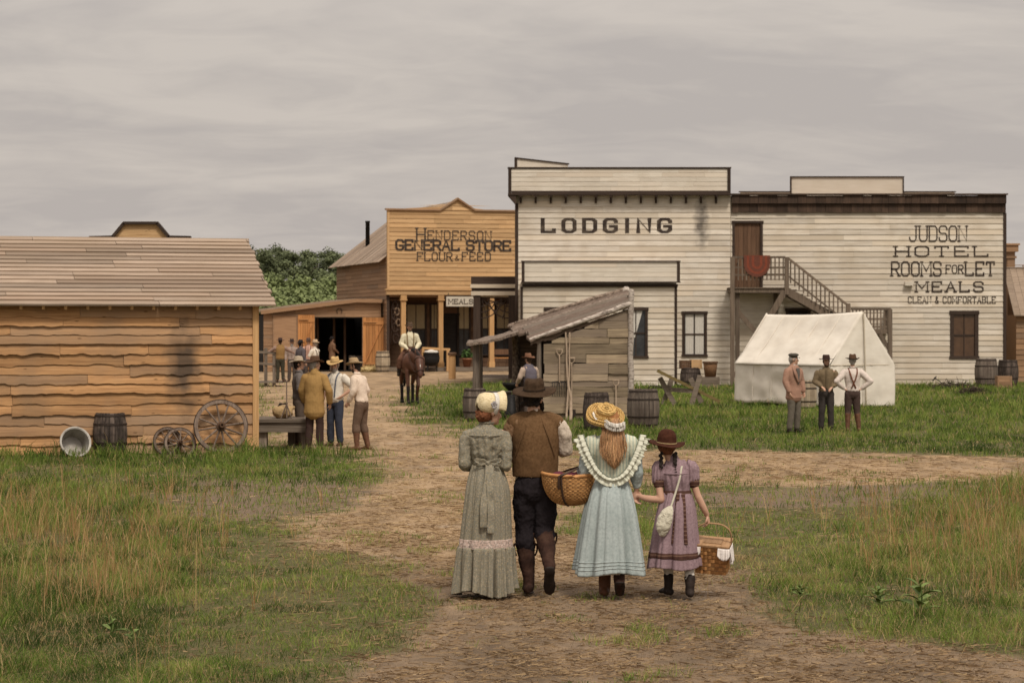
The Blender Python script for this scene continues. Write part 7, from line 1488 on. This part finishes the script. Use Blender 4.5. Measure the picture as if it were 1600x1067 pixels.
for k, (x0, x1, y0, y1, ln) in enumerate(((.06, .165, -.128, -.128, .10), (.163, .163, -.128, .05, .15), (-.165, -.09, -.13, -.13, .075))):
    strip('napkin', m_nap, pk, [TB @ vv(x0, y0-.004, Zt+.006), TB @ vv((x0+x1)/2, (y0+y1)/2-.006, Zt+.004), TB @ vv(x1, y1-.004, Zt+.006)], ((0, -1, 0) if k != 1 else (1, -.2, 0)), ln, .014, 2.5, n=40, k=7, seed=k+3, cross=lambda p: vv(0, -.1, -1), lift=.012, taper=.35)
# ================================================================ ground, grass, straw, trees
def poly_g(pts): return np.array([[*(G(px, max(py, 519.5)).xy)] for px, py in pts])
PATH = [poly_g(p) for p in (
    [(420,1120),(560,1040),(640,985),(655,950),(600,905),(560,865),(500,835),(470,800),(520,765),(580,742),(604,722),(575,709),(500,704),(402,702),(396,640),(400,600),(380,578),(1010,578),(960,585),(840,588),(720,594),(668,606),(640,622),(632,640),(648,660),(700,680),(770,695),(880,702),(1100,703),(1350,707),(1750,714),(1750,749),(1560,750),(1400,753),(1230,757),(1080,754),(1000,762),(905,772),(880,795),(890,830),(960,852),(1040,872),(1120,895),(1175,935),(1230,968),(1420,1000),(1760,1040),(1900,1120)],
    [(395,606),(404,576),(200,572),(100,600)])]
MUD = [poly_g(p) for p in ([(220,775),(330,752),(470,745),(560,752),(520,800),(380,812),(260,800)], [(1030,772),(1200,764),(1460,752),(1500,772),(1250,792),(1060,796)])]
TALL = [poly_g(p) for p in ([(-200,745),(120,745),(250,770),(330,830),(300,900),(200,960),(-200,990)], [(1290,775),(1450,745),(1760,735),(1760,960),(1560,950),(1380,900)])]
SPARSE = [poly_g(p) for p in ([(500,1090),(620,960),(560,870),(420,810),(300,790),(330,900),(330,1100)], [(1000,765),(1500,760),(1300,850),(1180,900),(1060,870)])]
def sdf(P, x, y):                                  # signed distance, negative inside
    d = np.full(x.shape, 1e9); ins = np.zeros(x.shape, bool); n = len(P)
    for i in range(n):
        a, b = P[i], P[(i+1) % n]; ex, ey = b-a; wx, wy = x-a[0], y-a[1]; t = np.clip((wx*ex+wy*ey)/(ex*ex+ey*ey+1e-12), 0, 1)
        d = np.minimum(d, np.hypot(wx-ex*t, wy-ey*t)); c = (a[1] <= y) != (b[1] <= y); ins ^= c & (x < ex*(y-a[1])/(ey+1e-12)+a[0])
    return np.where(ins, -d, d)
def hsh(ix, iy, k): v = np.sin(ix*127.1+iy*311.7+k*74.7)*43758.5453; return v-np.floor(v)
def vn(x, y, s, k=0):                              # value noise
    x, y = x*s, y*s; ix, iy = np.floor(x), np.floor(y); fx, fy = x-ix, y-iy; fx = fx*fx*(3-2*fx); fy = fy*fy*(3-2*fy)
    return (hsh(ix, iy, k)*(1-fx)+hsh(ix+1, iy, k)*fx)*(1-fy)+(hsh(ix, iy+1, k)*(1-fx)+hsh(ix+1, iy+1, k)*fx)*fy
def fb(x, y, s, k=0): return .5*vn(x, y, s, k)+.3*vn(x, y, s*2.3, k+5)+.2*vn(x, y, s*5.1, k+9)
def mask(PS, x, y, soft, wob, k=0):
    d = np.full(x.shape, 1e9)
    for P in PS: d = np.minimum(d, sdf(P, x, y))
    sc = np.clip(y/25, .6, 3); return np.clip(.5-(d+wob*sc*(fb(x, y, .9, k)-.5)*2)/(soft*sc), 0, 1)
def zones(x, y):
    p = mask(PATH, x, y, 1.1, .75, 1); mu = mask(MUD, x, y, 1.0, .7, 2); ta = mask(TALL, x, y, 1.2, .5, 3); sp_ = mask(SPARSE, x, y, 1.2, .6, 4); return p, mu, ta, sp_
def hgt(x, y): return .035*(fb(x, y, .5, 20)-.5)*np.clip((70-y)/40, 0, 1)+.02*(fb(x, y, 2.2, 22)-.5)*np.clip((45-y)/25, 0, 1)-.02
xs_ = np.r_[-900, -400, -180, -90, -50, -32, np.arange(-24, 24.01, .2), 32, 50, 90, 180, 400, 900]
ys_ = np.r_[-60, -20, 0, 6, 10, np.arange(12, 60, .16), np.arange(60, 110, .5), np.arange(110, 170, 2.0), 190, 230, 300, 450, 700, 1100, 1800, 3200]
XX, YY = np.meshgrid(xs_, ys_); X1, Y1 = XX.ravel(), YY.ravel(); p, mu, ta, sp_ = zones(X1, Y1)
me = bpy.data.meshes.new('ground'); nx, ny = len(xs_), len(ys_); V = np.c_[X1, Y1, hgt(X1, Y1)].astype(np.float32)
ii = (np.arange(ny-1)[:, None]*nx+np.arange(nx-1)[None, :]).ravel(); Fq = np.c_[ii, ii+1, ii+nx+1, ii+nx].astype(np.int32)
def fill(me, V, Fq, attrs, dom='POINT'):
    me.vertices.add(len(V)); me.vertices.foreach_set('co', V.astype(np.float32).ravel()); k = Fq.shape[1]
    me.loops.add(Fq.size); me.loops.foreach_set('vertex_index', Fq.astype(np.int32).ravel()); me.polygons.add(len(Fq)); me.polygons.foreach_set('loop_start', (np.arange(len(Fq))*k).astype(np.int32)); me.polygons.foreach_set('loop_total', np.full(len(Fq), k, np.int32))
    for nm, a in attrs.items(): t = me.attributes.new(nm, 'FLOAT', dom); t.data.foreach_set('value', a.astype(np.float32))
    me.update(calc_edges=True); return me
fill(me, V, Fq, {'path': p, 'mud': mu, 'near': np.clip((27.5-Y1+3*(fb(X1, Y1, .4, 30)-.5)*2)/7, 0, 1)})
mg = bpy.data.materials.new('trodden ground'); mg.use_nodes = True; nt = mg.node_tree; N = nt.nodes; L = nt.links; bs2 = N['Principled BSDF']; bs2.inputs['Roughness'].default_value = .95; bs2.inputs['Specular IOR Level'].default_value = .1
tc = N.new('ShaderNodeTexCoord')
def nz(scale, det=6, rough=.65, sc=(1, 1, 1), dist=0):
    mp = N.new('ShaderNodeMapping'); mp.inputs['Scale'].default_value = sc; L.new(tc.outputs['Object'], mp.inputs[0]); n = N.new('ShaderNodeTexNoise'); n.inputs['Scale'].default_value = scale; n.inputs['Detail'].default_value = det; n.inputs['Roughness'].default_value = rough; n.inputs['Distortion'].default_value = dist; L.new(mp.outputs[0], n.inputs['Vector']); return n.outputs['Fac']
def ramp(f, *st):
    r = N.new('ShaderNodeValToRGB'); L.new(f, r.inputs[0])
    for i, (ps_, c) in enumerate(st):
        e = r.color_ramp.elements[i] if i < 2 else r.color_ramp.elements.new(ps_)
        e.position = ps_; e.color = (*c, 1)
    return r.outputs[0]
def mixc(f, a, b):
    x = N.new('ShaderNodeMix'); x.data_type = 'RGBA'; L.new(f, x.inputs[0]); L.new(a, x.inputs[6]); L.new(b, x.inputs[7]); return x.outputs[2]
def attr(n): a = N.new('ShaderNodeAttribute'); a.attribute_name = n; return a.outputs['Fac']
def mr(v, a, b, c=0, d=1): x = N.new('ShaderNodeMapRange'); x.interpolation_type = 'SMOOTHSTEP'; x.inputs[1].default_value = a; x.inputs[2].default_value = b; x.inputs[3].default_value = c; x.inputs[4].default_value = d; L.new(v, x.inputs[0]); return x.outputs[0]
def m2(op, a, b):
    x = N.new('ShaderNodeMath'); x.operation = op
    for i, q_ in enumerate((a, b)):
        if isinstance(q_, (int, float)): x.inputs[i].default_value = q_
        else: L.new(q_, x.inputs[i])
    return x.outputs[0]
fine = nz(38, 6, .75); stw = nz(24, 6, .8, (1, 1.8, 1), 1.0); big = nz(.55, 5); mid_ = nz(2.6, 6, .7)
straw = ramp(stw, (.30, (.195, .135, .083)), (.72, (.40, .285, .172)), (.5, (.29, .20, .118)))
soil = ramp(fine, (.30, (.088, .065, .045)), (.75, (.24, .178, .122)), (.5, (.16, .115, .077)))
turf = ramp(fine, (.30, (.045, .042, .018)), (.72, (.16, .135, .065)), (.5, (.095, .086, .036)))
grav = ramp(fine, (.35, (.13, .12, .115)), (.7, (.30, .27, .25)))
nearf = mr(m2('ADD', attr('near'), m2('MULTIPLY', m2('SUBTRACT', mid_, .5), 1.3)), .2, .9)
road = mixc(nearf, straw, mixc(mr(mid_, .38, .70, .05, .6), soil, straw))
road = mixc(mr(big, .58, .68, 0, .35), road, grav)
road = mixc(mr(m2('ADD', attr('mud'), m2('MULTIPLY', m2('SUBTRACT', mid_, .5), .8)), .35, .75), road, soil)
earth = mixc(mr(m2('ADD', attr('mud'), m2('MULTIPLY', m2('SUBTRACT', mid_, .5), .8)), .3, .8), turf, soil)
ruts = nz(.75, 4, .6, (1.6, .45, 1), .6)
vs_ = N.new('ShaderNodeVectorMath'); vs_.operation = 'SCALE'; L.new(road, vs_.inputs[0]); L.new(mr(ruts, .34, .66, .72, 1.2), vs_.inputs['Scale']); road = vs_.outputs[0]
fin = mixc(mr(m2('ADD', attr('path'), m2('MULTIPLY', m2('SUBTRACT', mid_, .5), .7)), .3, .7), earth, road)
L.new(fin, bs2.inputs['Base Color'])
bp = N.new('ShaderNodeBump'); bp.inputs['Strength'].default_value = .8; bp.inputs['Distance'].default_value = .010; L.new(m2('ADD', m2('MULTIPLY', fine, .6), stw), bp.inputs['Height']); L.new(bp.outputs[0], bs2.inputs['Normal'])
o = link('ground', me, mg, None, True); o['kind'] = 'structure'

# ---------------------------------------------------------------- grass blades, dry stalks and straw litter, thinner with distance
def blade_mat(name, stops, tr=.3):
    m = bpy.data.materials.new(name); m.use_nodes = True; nt = m.node_tree; N = nt.nodes; L = nt.links; b = N['Principled BSDF']; b.inputs['Roughness'].default_value = .75; b.inputs['Specular IOR Level'].default_value = .12
    a = N.new('ShaderNodeAttribute'); a.attribute_name = 'tint'; r = N.new('ShaderNodeValToRGB'); L.new(a.outputs['Fac'], r.inputs[0])
    for i, (p_, c) in enumerate(stops):
        e = r.color_ramp.elements[i] if i < 2 else r.color_ramp.elements.new(p_)
        e.position = p_; e.color = (*c, 1)
    L.new(r.outputs[0], b.inputs['Base Color']); t = N.new('ShaderNodeBsdfTranslucent'); L.new(r.outputs[0], t.inputs[0]); x = N.new('ShaderNodeMixShader'); x.inputs[0].default_value = tr
    L.new(b.outputs[0], x.inputs[1]); L.new(t.outputs[0], x.inputs[2]); L.new(x.outputs[0], N['Material Output'].inputs[0]); return m
m_grass = blade_mat('grass blades', [(0, (.036, .064, .012)), (1, (.50, .36, .19)), (.3, (.135, .20, .034)), (.55, (.25, .295, .066)), (.8, (.35, .25, .112))], .38)
m_dry = blade_mat('dry stalks', [(0, (.17, .088, .034)), (1, (.54, .37, .18)), (.5, (.34, .19, .078))], .3)
def blades(x, y, h, wd, lean, tint, flat=0.0):
    n = len(x); a = rng.uniform(0, 2*np.pi, n); la = rng.uniform(0, 2*np.pi, n); ln = h*lean*rng.uniform(.3, 1.2, n); z0 = hgt(x, y)-.004
    cx, cy = np.cos(a)*wd/2, np.sin(a)*wd/2; lx_, ly_ = np.cos(la)*ln, np.sin(la)*ln; V = np.empty((n, 5, 3), np.float32)
    V[:, 0] = np.c_[x-cx, y-cy, z0]; V[:, 1] = np.c_[x+cx, y+cy, z0]; hm = h*.6
    V[:, 2] = np.c_[x+lx_*.3+cx*.8, y+ly_*.3+cy*.8, z0+hm]; V[:, 3] = np.c_[x+lx_*.3-cx*.8, y+ly_*.3-cy*.8, z0+hm]; V[:, 4] = np.c_[x+lx_, y+ly_, z0+h*(1-.25*np.minimum(ln/h, 1)**2)]
    b = (np.arange(n)*5)[:, None]; Tq = np.concatenate([b+np.array([[0, 1, 2]]), b+np.array([[0, 2, 3]]), b+np.array([[3, 2, 4]])], 1).reshape(-1, 3)
    return V.reshape(-1, 3), Tq, np.repeat(np.clip(tint, 0, 1), 5)
def blocked(x, y):                                 # no grass inside buildings, tent, deck
    b = np.zeros(x.shape, bool)
    for o_, x0, x1, y0, y1 in ((shed, -11, .0, -.02, 6), (lo, .3, LW, PD+.02, 20), (lo, .0, LW, .0, 20), (ho, 0, HW, 0, 20), (hut, .0, wx, .02, 3.1), (ws, -.2, 7, 0, 5), (bs, -.2, 7, -.1, 9)):
        c, s = math.cos(o_.rotation_euler.z), math.sin(o_.rotation_euler.z); dx, dy = x-o_.location.x, y-o_.location.y; u, v = dx*c+dy*s, -dx*s+dy*c; b |= (u > x0) & (u < x1) & (v > y0) & (v < y1)
    un, vn_ = u_.to_2d(), v_.to_2d(); det = un.x*vn_.y-un.y*vn_.x; dx, dy = x-Cn.x, y-Cn.y; s_ = (dx*vn_.y-dy*vn_.x)/det; t_ = (un.x*dy-un.y*dx)/det; return b | ((s_ > .02) & (s_ < .98) & (t_ > .02) & (t_ < .98))
def scatter(n, d0, d1, power=1.0):
    u = rng.random(n); d = (d0**(1-power)+(d1**(1-power)-d0**(1-power))*u)**(1/(1-power)) if power != 1 else d0*(d1/d0)**u
    x = rng.uniform(-1, 1, n)*(d*.222+2.8); return x, d
def grass_obj(name, parts, mat):
    V = []; T = []; A = []; k = 0
    for v, t, a in parts: V.append(v); T.append(t+k); A.append(a); k += len(v)
    o = link(name, fill(bpy.data.meshes.new(name), np.concatenate(V), np.concatenate(T), {'tint': np.concatenate(A)}), mat); o['kind'] = 'stuff'; return o
x, y = scatter(720000, 14.2, 104, 1.25); p, mu, ta, sp_ = zones(x, y)
den = (1-np.clip(p*1.5+.9*(fb(x, y, 1.3, 50)-.62), 0, 1)); den *= 1-.6*mu; den *= 1-.55*sp_*(fb(x, y, 1.6, 52) > .45)
patch_ = np.clip((fb(x, y, 1.3, 55)-.56)*6, 0, 1)*(y < 45)*.75*np.clip((p-.2)*2, 0, 1); den = np.maximum(den*(.25+.75*np.clip((fb(x, y, .8, 57)-.30)*5, 0, 1))*(.3+.7*np.clip((fb(x, y, 3.1, 59)-.36)*7, 0, 1)), patch_*(fb(x, y, .9, 58) > .5))
k = (rng.random(len(x)) < den) & ~blocked(x, y); x, y, p, mu, ta, sp_ = (q_[k] for q_ in (x, y, p, mu, ta, sp_))
cl1 = fb(x, y, 1.4, 61); cl2 = fb(x, y, .35, 63); nearw = np.clip((29-y)/4, 0, 1)
tus = np.clip((fb(x, y, 2.6, 66)-.5)*5, 0, 1); hh = (.045+.07*cl1**1.5+.03*cl2+.17*tus*cl1)*(1+.35*ta)*(1-.45*p)*(1-.45*sp_); lushz = np.exp(-((y-44.5)/1.6)**2)*(x < -2.3); hh *= 1+1.2*lushz+.6*np.clip((y-50)/20, 0, 1); hh *= rng.uniform(.45, 1.35, len(x))
wd = .0040*np.clip(y/17, 1, 6)*rng.uniform(.7, 1.4, len(x))
tint = .22+.9*(cl1-.47)+.6*(fb(x, y, .22, 64)-.47)-.16*tus+.07*np.clip((y-46)/6, 0, 1)+.8*(fb(x, y, 4.5, 67)-.5)+.34*nearw*(.15+.85*np.clip((cl2-.46)*6, 0, 1))*rng.random(len(x))+.10*sp_+.20*p+.12*ta*rng.random(len(x))-.05*lushz+rng.normal(0, .07, len(x)); tint = np.where(rng.random(len(x)) < .04+.13*nearw+.06*ta, rng.uniform(.7, 1, len(x)), tint)
grass_obj('grass', [blades(x, y, hh, wd, 1.0+.5*nearw, tint)], m_grass)
# tall dry stalks with loose seed heads
x, y = scatter(34000, 14.5, 34, 1.3); p, mu, ta, sp_ = zones(x, y); k = rng.random(len(x)) < (ta*np.clip((fb(x, y, .9, 70)-.38)*3.2, 0, 1)*.5+.010)*(1-p); x, y = x[k], y[k]
hh = rng.uniform(.25, .80, len(x))*(.55+.75*fb(x, y, .7, 72)); pr = [blades(x, y, hh, .0026*np.clip(y/18, 1, 3), .5, rng.uniform(.0, 1.0, len(x)))]
k = rng.random(len(x)) < .35; 
for _ in range(3): pr.append(blades(x[k]+rng.normal(0, .02, k.sum()), y[k]+rng.normal(0, .02, k.sum()), hh[k]*rng.uniform(.85, 1.1, k.sum()), .004*np.clip(y[k]/18, 1, 3), .55, rng.uniform(.4, .9, k.sum())))
grass_obj('dry_grass', pr, m_dry)
# straw litter and dead blades lying on the trodden earth
x, y = scatter(480000, 14.2, 95, 1.45); p, mu, ta, sp_ = zones(x, y); k = (rng.random(len(x)) < (.22+.78*p)*(1-.6*mu)*np.clip(.75+(y-20)/14, .6, 1)*np.clip(1.4-y/55, .35, 1)*np.clip(.25+1.6*(fb(x, y, 1.7, 80)-.3), .1, 1)) & ~blocked(x, y); x, y = x[k], y[k]; n = len(x)
a = rng.uniform(0, np.pi, n); ln = rng.uniform(.03, .12, n)*np.clip(y/20, 1, 2.0); wd = .0014*np.clip(y/18, 1, 4.5)*rng.uniform(.7, 1.5, n); ca, sa = np.cos(a), np.sin(a); z0 = hgt(x, y)+rng.uniform(.002, .014, n); V = np.empty((n, 4, 3), np.float32)
for i, (u, w_) in enumerate(((-1, -1), (1, -1), (1, 1), (-1, 1))): V[:, i] = np.c_[x+ca*ln*u/2-sa*wd*w_/2, y+sa*ln*u/2+ca*wd*w_/2, z0+rng.uniform(-.004, .012, n)*(u > 0)+.002*(w_ > 0)]
b = (np.arange(n)*4)[:, None]; T = np.concatenate([b+np.array([[0, 1, 2]]), b+np.array([[0, 2, 3]])], 1).reshape(-1, 3)
tt = np.clip(rng.normal(.48, .13, n)+.16*np.clip((y-24)/6, 0, 1)-.05*(p[k] < .4), .0, .95); m_litter = blade_mat('straw litter', [(0, (.14, .095, .062)), (1, (.58, .43, .26)), (.5, (.25, .167, .093)), (.75, (.40, .28, .15))], .1)
grass_obj('straw_litter', [(V.reshape(-1, 3), T, np.repeat(tt, 4))], m_litter)
x, y = scatter(90000, 14.2, 40, 1.3); p, mu, ta, sp_ = zones(x, y); k = (rng.random(len(x)) < .25+.75*np.clip((fb(x, y, 2.0, 85)-.42)*5, 0, 1)) & (p > .2) & ~blocked(x, y); x, y = x[k], y[k]; n = len(x)
grass_obj('dead_grass', [blades(x, y, rng.uniform(.012, .045, n), .0026*np.clip(y/18, 1, 3), 2.2, rng.uniform(0, .9, n)*np.clip(fb(x, y, 1.1, 86)*1.6, .2, 1))], blade_mat('dead grass', [(0, (.10, .068, .043)), (1, (.40, .29, .165)), (.5, (.21, .145, .085)), (.25, (.13, .115, .05))], .2))
# broad leaved weeds at the right
m_weed = mk('weed leaves', [(.05,.085,.02),(.12,.165,.045),(.18,.225,.07)], sc=(9,9,9), var=.2, bump=0)
def weed(label, px, py, h, n, seed, wide=.3):
    r_ = random.Random(seed); m = MB(); s_ = MB(); s_.tube([(0, 0, 0), (.02, 0, h*.5), (.0, .01, h)], [.008, .006, .004], 6)
    for i in range(n):
        a = i*2.4; z = h*(.1+.85*i/n); d = vv(math.cos(a), math.sin(a), .55+.4*i/n).normalized(); ln = h*wide*2.0*(1.1-.6*i/n)*r_.uniform(.8, 1.2); sd = d.cross(vv(0, 0, 1)).normalized(); vs = []; fs = []
        for j in range(6):
            t = j/5; p_ = vv(0, 0, z)+d*ln*t-vv(0, 0, .35*ln*t*t); wv = ln*.2*math.sin(math.pi*(t*.92+.05)); vs += [p_-sd*wv+vv(0, 0, wv*.3), p_, p_+sd*wv+vv(0, 0, wv*.3)]
        for j in range(5):
            for q_ in (0, 1): b_ = j*3+q_; fs.append((b_, b_+1, b_+4, b_+3))
        m.add(vs, fs, r_.random())
    t = thing('weed', label, 'weed', G(px, py), 0, 'broad leaved weeds in the grass'); s_.build('stem', m_weed, t); m.build('leaves', m_weed, t, True, False)
weed('pale broad leaved weed at the right edge of the trodden path', 1437, 962, .30, 11, 1, .42); weed('low bushy weed left of the pale broad leaved one', 1372, 948, .16, 12, 2, .5); weed('two leaved sprout in the dry grass at the left', 172, 992, .15, 5, 3, .5); weed('small broad weed in the grass left of the path', 205, 1003, .11, 6, 4, .55); weed('small leafy weed in the tall grass beside the right field edge', 1250, 935, .12, 9, 5, .5)
# ---------------------------------------------------------------- trees beyond the barn
m_fol = mk('tree leaves', [(.065,.08,.04),(.12,.14,.067),(.17,.185,.095)], sc=(.9,.9,.9), var=.45, bump=0, rough=.7)  # distance haze is put into these paler, duller leaf colours
m_fol2 = mk('bush leaves', [(.09,.115,.043),(.15,.18,.068),(.195,.225,.095)], sc=(.9,.9,.9), var=.4, bump=0, rough=.7)
m_trunk = mk('tree bark', [(.03,.022,.016),(.09,.07,.05)], sc=(4,4,1), bump=.6)
def crown_mesh(seed, H_, Wd, base, nc, nl, size):
    r_ = random.Random(seed); V = []; A = []
    for i in range(nc):
        a = r_.uniform(0, 6.28); t = r_.random()**.8; z = base+(H_-base)*t; prof = math.sin(math.pi*min(1, (t*.85+.12)))**.7; rr = Wd*prof*r_.random()**.45; c = np.array((rr*math.cos(a), rr*math.sin(a), z)); cr = r_.uniform(.4, 1.1)*Wd*.27; rn = r_.random()
        for j in range(nl):
            d = np.array((r_.gauss(0, 1), r_.gauss(0, 1), r_.gauss(0, .8))); d /= np.linalg.norm(d); p_ = c+d*cr*r_.random()**.35*np.array((1, 1, .75)); u = np.array((r_.gauss(0, 1), r_.gauss(0, 1), r_.gauss(0, .7))); u /= np.linalg.norm(u); w_ = np.cross(u, d)+1e-3; w_ /= np.linalg.norm(w_); s = size*r_.uniform(.6, 1.4); V += [p_-u*s, p_+w_*s*.5, p_+u*s, p_-w_*s*.5]; A.append(min(1, max(0, rn*.6+r_.random()*.4)))
    return fill(bpy.data.meshes.new('crown'), np.array(V), np.arange(len(V)).reshape(-1, 4), {'rnd': np.array(A)}, 'FACE')
def trunk_mb(H_, Wd, seed):
    r_ = random.Random(seed); m = MB(); m.tube([(0, 0, -.1), (.05, 0, H_*.3), (-.05, .05, H_*.6), (0, 0, H_*.85)], [H_*.026, H_*.02, H_*.013, H_*.005], 8)
    for i in range(6): a = i*1.05+r_.random(); z = H_*(.3+.08*i); m.tube([(0, 0, z), (Wd*.35*math.cos(a), Wd*.35*math.sin(a), z+H_*.1), (Wd*.7*math.cos(a), Wd*.7*math.sin(a), z+H_*.2)], [H_*.011, H_*.007, H_*.003], 6)
    return m
PRO = []
for sd, H_, Wd, base, mt in ((1, 8.6, 2.7, 1.6, m_fol), (2, 8.0, 3.0, 1.0, m_fol), (3, 7.2, 2.4, .9, m_fol), (4, 4.2, 2.3, .2, m_fol2), (5, 3.4, 2.6, .1, m_fol2)):
    PRO.append((crown_mesh(sd, H_, Wd, base, 44, 210, .105), trunk_mb(H_, Wd, sd).mesh(), mt, H_))
def tree(px, py_top, d, kind, label, grp, nm='tree'):
    cm, tm, mt, H_ = PRO[kind]; want = EYE-(py_top-YH)*d/F; t = thing(nm, label, nm, vv((px-CX)*d/F, d, 0), rng.uniform(0, 6), grp); s = want/H_
    for n_, me_, ma in (('crown', cm, mt), ('trunk', tm, m_trunk)): o_ = link(n_, me_, ma, t); o_.scale = (s*1.05, s*1.05, s)
LT = 'dark leafy tree in the wood behind the barn and store'
for i, (px, py, d, kd) in enumerate(((300, 402, 232, 0), (335, 396, 226, 1), (372, 388, 220, 2), (395, 389, 224, 0), (418, 394, 216, 1), (440, 389, 226, 0), (462, 398, 212, 2), (486, 396, 222, 1), (508, 394, 214, 0), (532, 402, 224, 2), (560, 412, 220, 1), (600, 420, 226, 0), (270, 408, 236, 1), (240, 412, 232, 2), (640, 428, 232, 2), (1640, 440, 230, 0), (1690, 430, 226, 1))):
    tree(px, py, d, kd, LT, 'trees of the wood behind the town')
for i, (px, py, d, kd) in enumerate(((392, 442, 178, 3), (420, 436, 186, 3), (446, 448, 176, 4), (470, 440, 188, 3), (498, 446, 180, 4), (520, 440, 190, 3), (432, 462, 166, 4), (480, 462, 168, 4), (370, 450, 182, 4), (410, 466, 164, 4))):
    tree(px, py, d, kd, 'lighter green bush at the edge of the wood above the barn roof', 'bushes before the wood', 'bush')
